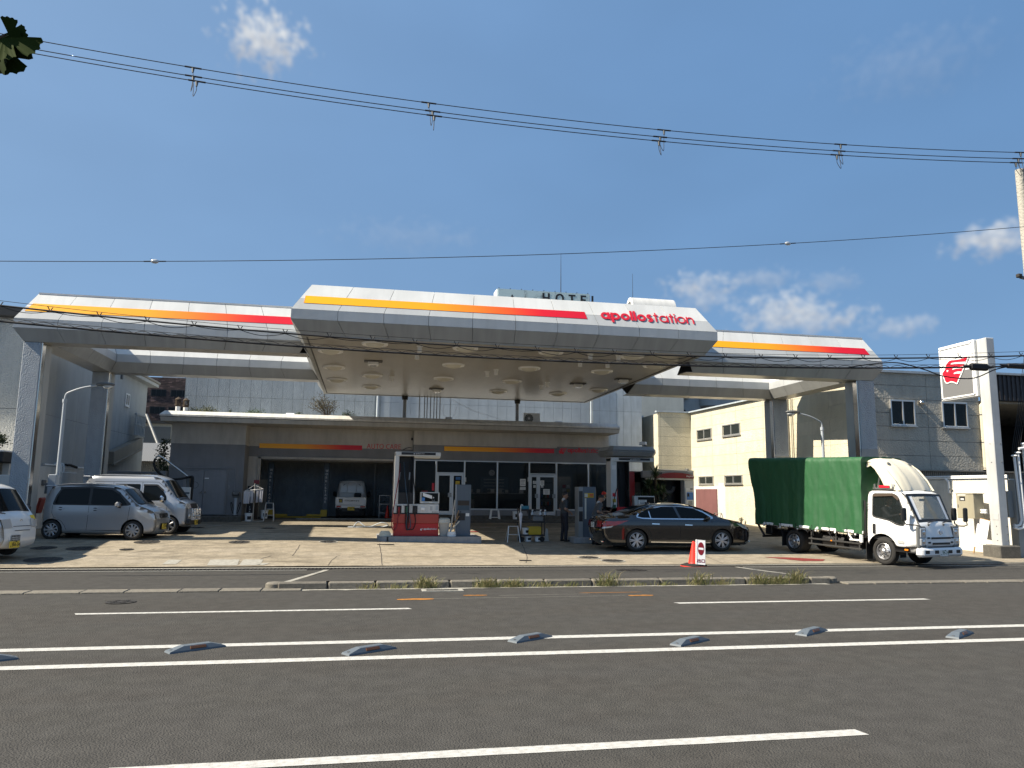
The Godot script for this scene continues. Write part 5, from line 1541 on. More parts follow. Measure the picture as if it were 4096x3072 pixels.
func pumps() -> void:
	var g := 0.315
	island(V(0.54, g, -25.45), 3.4, 2.1, "grey raised concrete island under the red and white fuel pump")
	var y0 := g + 0.16
	var t := thing("fuel_pump", "red and white fuel pump with tall hose tower on the central island", "fuel pump", V(1.05, y0, -25.9))
	lb(t, "base_cabinet", V(0.75, 0.205, -0.3), V(1.5, 0.41, 0.6), M.pump_red, 0.012)
	lb(t, "base_cabinet", V(0.75, 0.565, -0.3), V(1.498, 0.31, 0.598), M.pump_red_b, 0.008, "duller upper red panel")
	lb(t, "dark_strip", V(0.75, 0.735, -0.3), V(1.5, 0.035, 0.6), M.black)
	lb(t, "nozzle_shelf", V(0.75, 0.90, -0.3), V(1.5, 0.30, 0.58), M.white_panel, 0.012)
	lb(t, "side_post", V(0.065, 1.91, -0.3), V(0.13, 1.72, 0.55), M.white_panel, 0.01)
	lb(t, "hose_back", V(0.38, 1.86, -0.5), V(0.50, 1.62, 0.05), M.black)
	lb(t, "back_post", V(0.615, 1.86, -0.3), V(0.035, 1.62, 0.5), M.black, 0.005)
	lb(t, "lower_cover", V(0.38, 1.24, -0.3), V(0.50, 0.40, 0.45), M.black, 0.01)
	lb(t, "header", V(0.76, 2.72, -0.3), V(1.52, 0.14, 0.60), M.white_panel, 0.012)
	lb(t, "header_band", V(0.77, 2.73, 0.003), V(1.15, 0.085, 0.008), M.ink)
	lb(t, "header_band", V(1.06, 2.63, -0.3), V(0.90, 0.06, 0.5), M.offwhite, 0.01)
	emblem(t, TI(V(0.60, 2.705, 0.008)), 0.055, M.white, M.ink, false, false)
	var b := B.new()
	wordmark(b, TI(V(0.67, 2.715, 0.006)), 0.30)
	P(t, "lettering", b, M.grey_text)
	b = B.new()
	wordmark(b, TI(V(1.0, 0.205, 0.002)), 0.46)
	P(t, "lettering", b, M.white)
	emblem(t, TI(V(0.885, 0.18, 0.002)), 0.10, M.white, M.pump_red, false, false)
	var d := lb(t, "display", V(1.19, 1.26, -0.2), V(0.64, 0.38, 0.30), M.white_panel, 0.015)
	P(d, "screen", cb(V(1.19, 1.28, -0.047), V(0.56, 0.28, 0.01), 0.003), M.glass)
	P(d, "label_strip", ob(V(1.07, 1.105, -0.045), V(0.18, 0.03, 0.01)).box(V(1.37, 1.105, -0.045), V(0.18, 0.03, 0.01)), M.blue_d)
	P(d, "sticker", ob(V(0.97, 1.21, -0.04), V(0.10, 0.12, 0.004)), M.blue_print)
	P(d, "button", B.new().cyl(V(1.31, 1.27, -0.042), V(1.31, 1.27, -0.036), 0.025, -1, 14).cyl(V(1.27, 1.18, -0.042), V(1.27, 1.18, -0.036), 0.008, -1, 8).cyl(V(1.31, 1.18, -0.042), V(1.31, 1.18, -0.036), 0.008, -1, 8).cyl(V(1.35, 1.18, -0.042), V(1.35, 1.18, -0.036), 0.008, -1, 8), M.grey_text)
	P(d, "taped_paper", B.new().grid(6, 3, func(u, v): return V(0.95 + 0.31 * u, 1.36 - 0.09 * u + 0.11 * (v - 0.4), -0.03 + 0.02 * sin(u * 3.0))), M.white)
	lb(t, "display_tag", V(1.02, 1.47, -0.2), V(0.20, 0.05, 0.15), M.wash_red, 0.006)
	lb(t, "paper_box", V(0.96, 0.89, 0.0), V(0.13, 0.10, 0.06), M.white, 0.008)
	lb(t, "instruction_label", V(1.24, 0.91, -0.006), V(0.14, 0.16, 0.004), M.plate_white)
	b = B.new()
	for i in 7: b.box(V(1.24, 0.97 - i * 0.02, -0.003), V(0.11 * rr(0.6, 1.0), 0.007, 0.003))
	for i in 4: b.cyl(V(1.29 + i * 0.05, 0.79, -0.006), V(1.29 + i * 0.05, 0.79, -0.003), 0.014, -1, 10)
	P(t, "label_print", b, M.ink)
	lb(t, "instruction_label", V(1.43, 0.93, -0.006), V(0.09, 0.14, 0.004), M.blue_d)
	var hoses := [[0.17, M.wash_red, 0.27, M.red_paint, -0.04], [0.43, M.ink_green, 0.50, M.rubber, 0.45], [0.70, M.plastic, 0.52, M.rubber, 0.62]]
	for q in hoses:
		nozzle(t, q[0], 0.86, 0.0, q[1])
		for k in [-0.06, 0.05]: P(t, "knob", B.new().cyl(V(q[0] + k - 0.04, 1.0, -0.008), V(q[0] + k - 0.04, 1.0, 0.01), 0.022, -1, 10), M.bin)
	P(t, "hose", hose([V(0.17, 2.4, -0.3), V(0.14, 2.0, 0.02), V(0.04, 1.3, 0.08), V(-0.05, 0.6, 0.1), V(-0.04, 0.26, 0.1), V(0.05, 0.20, 0.1), V(0.12, 0.38, 0.08), V(0.15, 0.75, 0.05)], 0.016), M.wash_red, "red hose")
	P(t, "hose", hose([V(0.30, 2.45, -0.3), V(0.36, 1.7, 0.02), V(0.46, 0.9, 0.08), V(0.42, 0.4, 0.1), V(0.46, 0.2, 0.1), V(0.56, 0.35, 0.08), V(0.5, 0.75, 0.05)], 0.017), M.lift_blue)
	P(t, "hose", hose([V(0.5, 2.45, -0.3), V(0.49, 1.7, 0.02), V(0.48, 0.9, 0.09), V(0.43, 0.3, 0.1), V(0.5, 0.22, 0.1), V(0.66, 0.25, 0.1), V(0.72, 0.5, 0.08), V(0.68, 0.75, 0.05)], 0.018), M.rubber)
	P(t, "hose", hose([V(0.62, 2.4, -0.3), V(0.64, 1.8, -0.02), V(0.70, 1.3, 0.02), V(0.72, 1.1, 0.0)], 0.016), M.rubber)
	P(t, "hose", hose([V(0.40, 0.8, 0.04), V(0.39, 0.45, 0.09), V(0.44, 0.2, 0.11), V(0.48, 0.45, 0.1), V(0.47, 0.9, 0.05)], 0.014), M.rubber)
	for x in [0.17, 0.5]: P(t, "breakaway", B.new().cyl(V(x, 2.1, -0.12), V(x - 0.02, 1.85, -0.03), 0.028, -1, 10), M.steel)
	# grey towel and change tower
	t = thing("service_tower", "slim blue-grey service tower on the right end of the central island", "cabinet", V(3.38, y0, -26.1))
	lb(t, "case", V(0, 0.86, 0), V(0.5, 1.72, 0.42), M.blue_grey, 0.015)
	lb(t, "side_edge", V(-0.255, 0.86, 0.1), V(0.02, 1.72, 0.2), M.pole_grey, 0.004)
	lb(t, "upper_door", V(-0.02, 1.40, 0.212), V(0.36, 0.36, 0.006), M.blue_grey, 0.002)
	lb(t, "slot", V(0.0, 1.10, 0.205), V(0.39, 0.17, 0.02), M.plastic)
	for i in 4: lb(t, "slot_tray", V(0, 1.04 + i * 0.035, 0.216), V(0.38, 0.012, 0.01), M.bark)
	lb(t, "slot", V(0.0, 0.93, 0.208), V(0.39, 0.15, 0.012), M.lift_blue)
	lb(t, "lock", V(-0.10, 0.80, 0.214), V(0.04, 0.04, 0.01), M.ink)
	lb(t, "screen", V(-0.07, 0.64, 0.212), V(0.25, 0.24, 0.012), M.ink, 0.003)
	lb(t, "label_plate", V(0.14, 0.71, 0.213), V(0.12, 0.10, 0.006), M.plate_white)
	t = thing("waste_bin", "grey waste bin with plastic bag between the pump and the blue-grey tower", "bin", V(2.74, y0, -25.95))
	P(t, "body", B.new().lathe([U(0.0, 0.0), U(0.19, 0.0), U(0.25, 0.42), U(0.0, 0.42)], Transform3D(Basis(Vector3.UP, PI / 4).scaled(V(0.95, 1, 1)), Vector3.ZERO), 4), M.bin)
	P(t, "lid", B.new().lathe([U(0.26, 0.42), U(0.27, 0.44), U(0.25, 0.56), U(0.18, 0.60), U(0.0, 0.6)], Transform3D(Basis(Vector3.UP, PI / 4), Vector3.ZERO), 4), M.offwhite)
	t = thing("cardboard", "flattened brown cardboard leaning out of the waste bin", "cardboard", V(2.98, y0 + 0.3, -25.95))
	lb(t, "sheet", V(0.02, 0.2, 0), V(0.02, 0.5, 0.3), M.cardboard, 0.003).rotation.z = -0.55
	lb(t, "sheet", V(0.06, 0.45, 0.02), V(0.02, 0.3, 0.26), M.cardboard, 0.003).rotation.z = -0.3
	t = thing("pole_brush", "pale brush and pole leaning on the blue-grey tower", "brush", V(3.03, y0, -25.85))
	P(t, "pole", B.new().cyl(V(-0.1, 0.05, 0.05), V(0.05, 1.2, -0.02), 0.03, 0.02, 8), M.bin)
	P(t, "pole", B.new().cyl(V(-0.05, 0.2, 0.0), V(0.2, 0.5, 0.1), 0.02, -1, 8), M.offwhite)
	t = thing("washbasin_tub", "upturned white plastic tub at the foot of the blue-grey tower", "tub", V(2.98, y0, -25.75))
	P(t, "body", B.new().lathe([U(0.15, 0.0), U(0.15, 0.08), U(0.13, 0.15), U(0.0, 0.155)], Transform3D.IDENTITY, 20), M.white)
	t = thing("plastic_cover", "pale yellow plastic cover box on the left end of the central island", "cover", V(0.79, y0, -25.85))
	P(t, "body", B.new().lathe([U(0.27, 0.0), U(0.27, 0.08), U(0.18, 0.17), U(0.0, 0.17)], Transform3D(Basis(Vector3.UP, PI / 4).scaled(V(1, 1, 0.8)), Vector3.ZERO), 4), M.cream_plastic)
	t = thing("blue_hose", "loose pale blue hose lying in loops left of the central pump", "hose", V(0.1, 0.52, -31.0))
	P(t, "hose", hose([V(-0.6, 0.02, 0), V(-0.1, 0.03, 0.2), V(0.3, 0.05, -0.1), V(0.7, 0.2, 0.1), V(0.95, 0.1, 0.1), V(0.6, 0.02, -0.2), V(0.1, 0.04, 0.1), V(-0.2, 0.22, 0.0), V(-0.4, 0.03, 0.2)], 0.02), M.pole_grey)
	# right-hand kiosk with its own little canopy, mostly behind the black car
	t = thing("kiosk_canopy", "small dark grey canopy with cut corners above the right fuel pump", "canopy", V(10.15, 3.4, -28.6))
	b = B.new()
	var pr := [[0.12, 3.40], [0.0, 3.56], [0.04, 3.60], [0.0, 3.62], [0.14, 3.78]]
	for j in 4:
		var c := []
		for lv in [pr[j], pr[j + 1]]:
			var i: float = lv[0]
			c.append([V(9.22 + i, lv[1], -28.0 + 0.0 - i * 0.0 - 0.25), V(9.36 + i * 0.6, lv[1], -27.95 - i), V(11.06 - i * 0.6, lv[1], -27.95 - i), V(11.24 - i, lv[1], -28.25), V(11.24 - i, lv[1], -29.5), V(9.22 + i, lv[1], -29.5)])
		for k in 6: b.quad(c[0][k], c[0][(k + 1) % 6], c[1][(k + 1) % 6], c[1][k])
		if j == 0: b.fan([c[0][5], c[0][4], c[0][3], c[0][2], c[0][1], c[0][0]])
		if j == 3: b.fan(c[1])
	W(t, "roof", b, M.kiosk_grey)
	t = thing("security_camera", "white security camera on top of the small dark grey canopy", "camera", V(10.75, 3.78, -28.4))
	P(t, "housing", cb(V(-0.06, 0.14, 0.05), V(0.12, 0.12, 0.3), 0.02, Transform3D(Basis(Vector3.UP, 0.6), Vector3.ZERO)), M.white)
	P(t, "mount", B.new().cyl(V(0.03, 0, 0), V(0.03, 0.14, 0), 0.02, -1, 8).ball(V(0.12, 0.1, -0.02), V(0.07, 0.07, 0.07), 10), M.steel)
	t = thing("fuel_pump", "white fuel pump tower with black hose bay behind the black car", "fuel pump", V(9.3, 0.45, -28.0))
	lb(t, "side_post", V(0.12, 1.43, -0.3), V(0.24, 2.86, 0.55), M.white_panel, 0.01)
	lb(t, "hose_back", V(0.5, 1.5, -0.5), V(0.52, 2.6, 0.05), M.black)
	lb(t, "back_post", V(0.745, 1.4, -0.3), V(0.03, 2.7, 0.5), M.black, 0.005)
	lb(t, "header", V(0.88, 2.81, -0.3), V(1.76, 0.15, 0.60), M.white_panel, 0.012)
	lb(t, "header_band", V(0.95, 2.825, 0.003), V(1.26, 0.09, 0.008), M.ink)
	b = B.new()
	wordmark(b, TI(V(0.86, 2.81, 0.006)), 0.32)
	P(t, "lettering", b, M.grey_text)
	emblem(t, TI(V(0.78, 2.795, 0.008)), 0.06, M.white, M.ink, false, false)
	d = lb(t, "display", V(1.36, 1.22, -0.2), V(0.82, 0.42, 0.3), M.white_panel, 0.015)
	P(d, "screen", cb(V(1.42, 1.22, -0.046), V(0.66, 0.34, 0.01), 0.003), M.glass)
	P(d, "taped_paper", ob(V(1.27, 1.17, -0.036), V(0.34, 0.22, 0.004)), M.plate_white)
	b = B.new()
	for i in 4: b.box(V(1.27, 1.25 - i * 0.045, -0.033), V(0.22, 0.01 if i != 2 else 0.025, 0.003))
	P(d, "print", b, M.ink)
	lb(t, "base_cabinet", V(0.88, 0.5, -0.3), V(1.76, 1.0, 0.55), M.pump_red, 0.01)
	for q in [[0.66, M.red_sign], [0.44, M.yellow], [0.22, M.ink_green]]: lb(t, "sticker", V(0.13, 1.02 + q[0] - 0.22, -0.02), V(0.13, 0.13, 0.01), q[1])
	lb(t, "sticker", V(0.12, 2.5, -0.02), V(0.15, 0.16, 0.008), M.plate_white)
	P(t, "hose", hose([V(0.42, 2.4, -0.3), V(0.35, 2.0, -0.05), V(0.1, 1.5, 0.2), V(-0.25, 1.0, 0.9), V(-0.7, 0.95, 1.9)], 0.018), M.rubber)
	P(t, "hose", hose([V(0.3, 1.75, -0.2), V(0.31, 1.2, -0.1), V(0.36, 0.6, 0.0)], 0.016), M.pump_red_b, "red hose")
	P(t, "hose", hose([V(0.55, 2.5, -0.3), V(0.62, 1.8, -0.1), V(0.78, 1.1, 0.0), V(0.8, 0.8, 0.0)], 0.016), M.rubber)
	P(t, "hose", hose([V(0.45, 2.5, -0.42), V(0.5, 1.6, -0.4), V(0.45, 0.9, -0.4)], 0.014), M.rubber)
	# grey kiosk by the two attendants
	t = thing("service_tower", "tall blue-grey service kiosk with yellow notice between the two attendants", "cabinet", V(7.78, 0.25, -26.3))
	lb(t, "plinth", V(-0.05, 0.08, 0.05), V(1.0, 0.2, 0.9), M.island, 0.02)
	lb(t, "case", V(0.07, 1.05, 0), V(0.48, 1.76, 0.5), M.blue_grey, 0.015)
	lb(t, "side_unit", V(-0.25, 1.05, 0.03), V(0.16, 1.74, 0.5), M.kiosk_grey, 0.01)
	lb(t, "side_slot", V(-0.25, 1.5, 0.285), V(0.13, 0.55, 0.01), M.plastic)
	lb(t, "side_slot", V(-0.25, 0.9, 0.285), V(0.13, 0.35, 0.01), M.ink)
	lb(t, "notice", V(0.06, 1.63, 0.255), V(0.34, 0.16, 0.005), M.yellow)
	P(t, "notice_print", ob(V(0.14, 1.66, 0.259), V(0.14, 0.03, 0.003)).box(V(0.14, 1.61, 0.259), V(0.14, 0.03, 0.003)), M.red_sign)
	P(t, "notice_print", ob(V(-0.05, 1.63, 0.259), V(0.11, 0.12, 0.003)), M.offwhite)
	lb(t, "paper_strip", V(-0.07, 1.17, 0.256), V(0.06, 0.72, 0.004), M.offwhite)
	island(V(8.7, 0.23, -27.3), 2.8, 1.7, "grey raised concrete island under the right pump, hidden behind the black car")
	# trolley with wash gear
	var gy := 0.265
	t = thing("service_trolley", "black two-deck trolley hung with bottles and cloths in front of the shop", "trolley", V(5.85, gy, -26.5))
	for y in [0.22, 0.68, 1.08]: lb(t, "deck", V(0, y, 0), V(0.90, 0.05, 0.5), M.black, 0.008)
	for x in [-0.44, 0.44]:
		for z in [-0.22, 0.22]: lb(t, "post", V(x, 0.68, z), V(0.03, 0.98, 0.03), M.black, 0.004)
	for x in [-0.36, 0.36]:
		for z in [-0.2, 0.2]: P(t, "wheel", B.new().cyl(V(x, 0.09, z - 0.02), V(x, 0.09, z + 0.02), 0.09, -1, 16), M.rubber)
	P(t, "handle", B.new().tube([V(0.44, 0.95, -0.1), V(0.56, 0.92, 0), V(0.58, 0.7, 0.05), V(0.48, 0.6, 0.1)], 0.012, 6), M.black)
	var gr := "wash gear on the black trolley"
	for q in [[-0.02, 0.55], [0.27, 0.55], [0.43, 0.5]]:
		var s := thing("spray_bottle", "pale spray bottle hanging on the trolley's top rail, " + ("leftmost" if q[0] < 0 else ("middle" if q[0] < 0.4 else "rightmost at the post")), "bottle", V(5.85 + q[0], gy + 0.92, -26.2), gr)
		P(s, "bottle", B.new().lathe([U(0.0, 0), U(0.05, 0.0), U(0.05, 0.05), U(0.015, 0.12), U(0.015, 0.15)], Transform3D.IDENTITY, 10), M.blue_d)
		lb(s, "trigger", V(0.01, 0.165, 0), V(0.06, 0.03, 0.02), M.white, 0.004)
	t = thing("basket", "small turquoise basket on the trolley's top deck", "basket", V(5.62, gy + 1.105, -26.45), gr)
	lb(t, "tray", V(0, 0.06, 0), V(0.26, 0.12, 0.2), mat("turquoise", 0.02, 0.16, 0.22, 0.5), 0.015)
	t = thing("storage_box", "grey box on the trolley's middle deck", "box", V(6.05, gy + 0.705, -26.4), gr)
	lb(t, "case", V(0, 0.09, 0), V(0.36, 0.17, 0.3), M.lamp_grey, 0.01)
	t = thing("cloth_bag", "dark cloth bag hanging in the middle of the trolley", "bag", V(5.77, gy + 0.78, -26.25), gr)
	P(t, "cloth", B.new().grid(8, 6, func(u, v): return V((u - 0.5) * (0.28 - 0.18 * (1.0 - v)), v * 0.3, 0.05 * sin(u * 9.0) * v)), M.plastic)
	t = thing("umbrella", "folded white umbrella hooked on the trolley's left post", "umbrella", V(5.42, gy + 0.35, -26.2), gr)
	P(t, "canopy", B.new().lathe([U(0.0, 0.0), U(0.02, 0.1), U(0.05, 0.45), U(0.07, 0.6), U(0.02, 0.66)], Transform3D.IDENTITY, 10), M.cloth)
	P(t, "crook", B.new().tube([V(0, 0.64, 0), V(0, 0.86, 0), V(0.02, 0.92, 0), V(0.06, 0.92, 0), V(0.08, 0.87, 0)], 0.012, 6), M.white)
	t = thing("crate", "yellow plastic crate on the trolley's bottom deck", "crate", V(5.94, gy + 0.245, -26.4), gr)
	b = cb(V(0, 0.02, 0), V(0.44, 0.04, 0.34), 0.01)
	for y in [0.06, 0.15, 0.25]: b.cbox(V(0, y, 0.165), V(0.44, 0.035, 0.015), 0.004).cbox(V(0, y, -0.165), V(0.44, 0.035, 0.015), 0.004).cbox(V(0.215, y, 0), V(0.015, 0.035, 0.32), 0.004).cbox(V(-0.215, y, 0), V(0.015, 0.035, 0.32), 0.004)
	for i in 8: b.cbox(V(-0.21 + i * 0.06, 0.14, 0.16), V(0.02, 0.25, 0.012), 0.003)
	b.box(V(0, 0.12, 0.15), V(0.40, 0.2, 0.004))
	P(t, "body", b, M.yellow)
	for q in [[5.66, 0.245, 0.22, "white paint pail on the trolley's bottom deck beside the yellow crate"], [5.74, -0.02, 0.2, "white pail numbered five standing under the trolley"], [6.1, -0.02, 0.2, "white pail standing under the trolley behind its right wheel"]]:
		pail(V(q[0], gy + maxf(q[1], 0.0), -26.45), 0.13, q[2], q[3])
	t = thing("plastic_sign", "white wedge-shaped plastic panel leaning right of the trolley", "panel", V(6.42, gy, -26.6))
	P(t, "panel", B.new().ext(PackedVector2Array([U(-0.08, 0), U(0.1, 0), U(0.06, 0.42), U(0, 0.45)]), Transform3D.IDENTITY, 0.03), M.bin)
	stepladder(V(5.14, gy - 0.005, -26.1), 0.44, 0.55, 2, "small aluminium step stool left of the trolley")
	t = thing("stool", "white plastic stool in front of the shop window", "stool", V(6.08, 0.74, -35.35))
	lb(t, "seat", V(0, 0.42, 0), V(0.36, 0.04, 0.3), M.white, 0.012)
	for x in [-0.19, 0.19]:
		for z in [-0.14, 0.14]: P(t, "leg", B.new().cyl(V(x * 0.85, 0.42, z * 0.9), V(x * 1.15, 0, z * 1.1), 0.025, 0.03, 8), M.white)
	P(t, "rung", cb(V(0, 0.08, 0.15), V(0.4, 0.04, 0.02), 0.005), M.white)
	pail(V(7.05, 0.74, -35.3), 0.14, 0.36, "tall white pail on the step in front of the shop door")
	# in front of the plant room and the bay
	t = thing("tyre_inflator", "grey tyre inflator on a post with coiled black hoses on the plant room step", "air pump", V(-5.3, 0.84, -34.6))
	lb(t, "post", V(0, 0.38, 0), V(0.12, 0.78, 0.12), M.pole_grey, 0.02)
	lb(t, "foot", V(0, 0.015, 0), V(0.22, 0.03, 0.22), M.iron, 0.005)
	P(t, "head", cb(V(0, 0.92, 0), V(0.34, 0.22, 0.2), 0.04).cbox(V(0, 0.79, 0), V(0.26, 0.06, 0.16), 0.02), M.lamp_grey)
	P(t, "dial_face", cb(V(0, 0.93, 0.10), V(0.27, 0.16, 0.012), 0.004), M.ink)
	b = B.new()
	for i in 9: b.box(V(-0.10 + (i % 5) * 0.05, 0.97 - 0.05 * (i / 5), 0.108), V(0.03, 0.02, 0.004))
	P(t, "dial_mark", b, M.grey_text)
	for s in [-1.0, 1.0]:
		var p := []
		for i in 50: p.append(V(s * 0.13 + 0.07 * cos(i * 0.5), 0.35 + 0.24 * sin(i * 0.5 + s) - 0.02, 0.03 * sin(i * 0.13)))
		P(t, "hose", B.new().tube(p, 0.012, 5), M.rubber)
	pail(V(-4.73, 0.60, -34.5), 0.16, 0.36, "white pail with printed side beside the drying rack pole")
	pail(V(-4.22, 0.70, -35.6), 0.16, 0.36, "dull white pail behind the stepladder at the service bay edge")
	stepladder(V(-3.92, 0.62, -34.75), 0.42, 0.78, 3, "aluminium three-step ladder left of the open service bay")
	t = thing("drying_rack", "white clothes rack hung with pale towels beside the service bay", "rack", V(-4.54, 0.6, -34.45))
	P(t, "pole", B.new().cyl(V(0, 0, 0), V(0.0, 1.62, 0), 0.022, -1, 8), M.bin)
	lb(t, "base", V(0, 0.02, 0), V(0.9, 0.03, 0.06), M.bin, 0.005)
	P(t, "frame", B.new().tube([V(-0.38, 1.30, 0.12), V(0.36, 1.39, 0.12), V(0.36, 1.39, -0.2), V(-0.38, 1.30, -0.2)], 0.014, 6, true).tube([V(-0.38, 1.30, 0.12), V(0, 1.55, 0), V(0.36, 1.39, 0.12)], 0.006, 5).tube([V(-0.38, 1.30, -0.2), V(0, 1.55, 0), V(0.36, 1.39, -0.2)], 0.006, 5), M.white)
	for q in [[-0.34, 0.28], [-0.10, 0.12], [0.12, 0.10], [0.26, 0.17]]:
		var x0: float = q[0]
		var w: float = q[1]
		P(t, "towel", B.new().grid(12, 5, func(u, v): return V(x0 + w * (u - 0.3) * (1.0 - 0.15 * (1.0 - v)), 0.80 + 0.52 * v + x0 * 0.1, 0.12 + 0.025 * sin(u * 14.0 + x0 * 9.0) * (1.3 - v))), M.cloth)
	t = thing("standing_sign", "black upright sign with white lettering beside the drying rack", "sign", V(-4.86, 0.62, -35.6))
	lb(t, "board", V(0, 0.75, 0), V(0.26, 1.5, 0.04), M.ink, 0.005)
	P(t, "lettering", ob(V(0.02, 1.2, 0.023), V(0.08, 0.34, 0.004)), M.grey_text)
	for i in 5: words(t, "lettering", "SHAKE"[i], TI(V(-0.02, 0.52 - i * 0.1, 0.022)), 0.07, M.grey_text, false)
	t = thing("standing_sign", "small red-topped poster stand behind the drying rack", "sign", V(-4.66, 0.66, -35.9))
	lb(t, "board", V(0, 0.85, 0), V(0.24, 1.7, 0.03), M.bark, 0.005)
	lb(t, "top_plate", V(0, 1.65, 0.02), V(0.24, 0.16, 0.01), M.wash_red)
	lb(t, "poster", V(0, 1.38, 0.02), V(0.2, 0.3, 0.01), M.bin)
	# vacuum cleaner with overhead arm
	t = thing("car_vacuum", "white box on a post with curved overhead pipe and drooping hose by the silver van", "vacuum cleaner", V(-6.7, 0.55, -31.5))
	lb(t, "case", V(-0.02, 1.10, 0), V(0.48, 0.72, 0.36), M.white_panel, 0.015)
	lb(t, "stand", V(-0.02, 0.38, 0), V(0.40, 0.76, 0.3), M.lamp_grey, 0.015)
	lb(t, "label_plate", V(0.02, 1.24, 0.182), V(0.34, 0.06, 0.006), M.lift_blue)
	P(t, "panel_print", ob(V(-0.05, 0.86, 0.182), V(0.3, 0.03, 0.004)).box(V(-0.1, 0.80, 0.182), V(0.2, 0.03, 0.004)), M.ink)
	P(t, "post", B.new().cyl(V(0.2, 0.3, 0.0), V(0.2, 1.84, 0), 0.05, -1, 10), M.iron)
	P(t, "post", B.new().cyl(V(0.06, 1.46, -0.1), V(0.06, 1.84, -0.1), 0.08, -1, 12), M.lamp_grey)
	P(t, "arm", hose([V(0.10, 1.84, 0), V(-0.55, 2.32, 0), V(-0.95, 2.60, 0), V(-1.1, 2.63, 0), V(-1.18, 2.54, 0)], 0.03), M.stainless)
	P(t, "hose", hose([V(-1.18, 2.54, 0), V(-1.2, 2.3, 0), V(-1.0, 2.0, 0.05), V(-0.6, 1.78, 0.05), V(-0.2, 1.78, 0.05), V(0.12, 1.86, 0.03), V(0.25, 1.8, 0.05), V(0.25, 1.2, 0.08), V(0.24, 0.55, 0.1)], 0.045), M.rubber)
	P(t, "nozzle", cb(V(0.30, 0.78, 0.1), V(0.16, 0.18, 0.1), 0.03), M.black)
	P(t, "wire_loop", B.new().tube(arc(0.33, 1.55, 0.12, 0, 345, 18).map(func(p): return V(p.x, p.y, 0.0)), 0.006, 5, true), M.iron)
	# car wash, yucca and shrubs at the right
	t = thing("car_wash", "car wash gantry with red curved fascia and white price panel by the white wall", "car wash", V(14.8, 0.6, -35.6))
	bx(t, "fascia", V(13.2, 2.75, -35.0), V(15.85, 3.08, -35.25), M.sign_grey, 0.02)
	b = B.new()
	var arcp := []
	for i in 17: arcp.append(U(13.9 + 1.95 * i / 16.0, 2.80 + 0.22 * sin(PI * (0.12 + 0.75 * i / 16.0))))
	for i in 17: arcp.append(U(15.85 - 1.95 * i / 16.0, 2.745))
	W(t, "red_arc", B.new().ext(PackedVector2Array(arcp), TI(V(0, 0, -35.0)), 0.02), M.wash_red)
	words(t, "lettering", "WASH", Transform3D(Basis.from_euler(Vector3.ZERO), V(13.62, 2.83, -34.975)), 0.15, M.ink)
	words(t, "lettering", "Kapital", TI(V(15.45, 2.79, -34.975)), 0.08, M.white, true, false, "Droid Serif")
	bx(t, "lower_rail", V(13.4, 2.66, -35.0), V(15.85, 2.745, -35.2), M.offwhite, 0.01)
	bx(t, "side_post", V(15.36, 0.6, -35.02), V(15.86, 2.66, -35.5), M.white_panel, 0.015)
	bx(t, "red_foot", V(15.34, 0.62, -35.0), V(15.88, 1.30, -35.03), M.pump_red, 0.008)
	bx(t, "side_post", V(12.55, 0.6, -35.3), V(12.92, 3.06, -35.9), M.wash_red, 0.015)
	bx(t, "inside", V(12.92, 0.6, -39.4), V(16.3, 3.0, -39.5), M.black)
	bx(t, "roof", V(12.6, 3.0, -35.3), V(15.86, 3.06, -39.5), M.black)
	bx(t, "side_wall", V(15.8, 0.6, -35.5), V(15.86, 3.0, -39.5), M.black)
	bx(t, "light_opening", V(13.9, 1.3, -39.38), V(14.75, 2.62, -39.4), M.bin)
	bx(t, "price_panel", V(15.42, 1.34, -34.99), V(15.82, 2.28, -35.02), M.plate_white)
	bx(t, "price_picture", V(15.46, 1.72, -34.975), V(15.79, 2.08, -34.99), M.blue_print)
	b = B.new()
	for i in 5: b.box(V(15.63, 1.42 + i * 0.055, -34.975), V(rr(0.15, 0.3), 0.02, 0.004))
	b.box(V(15.6, 2.13, -34.975), V(0.3, 0.012, 0.004)).box(V(15.7, 2.24, -34.975), V(0.14, 0.05, 0.004)).box(V(15.53, 1.95, -34.97), V(0.1, 0.16, 0.004))
	W(t, "price_print", b, M.ink)
	W(t, "roller_brush", B.new().cyl(V(15.1, 0.75, -36.4), V(15.1, 2.7, -36.4), 0.35, -1, 16), M.plastic)
	W(t, "duct", B.new().tube(arc(14.95, 2.35, 0.28, 180, 360, 10).map(func(p): return V(p.x, p.y, -36.0)), 0.09, 8), M.sign_grey)
	t = thing("wall_rail", "grey handrail along the cream wall above the car wash", "rail", V(17, 3.2, -40.1))
	W(t, "rail", B.new().cyl(V(15.9, 3.32, -40.1), V(18.15, 3.27, -40.1), 0.05, -1, 8), M.lamp_grey)
	bx(t, "bracket", V(17.75, 3.2, -40.05), V(17.84, 3.42, -40.28), M.lamp_grey, 0.01)
	t = thing("yucca", "tall green yucca with spiky leaf rosettes behind the right pump", "yucca", V(13.4, 0.6, -34.2))
	b = B.new()
	var f := B.new()
	f.usec = true
	var yr := RandomNumberGenerator.new()
	yr.seed = 4
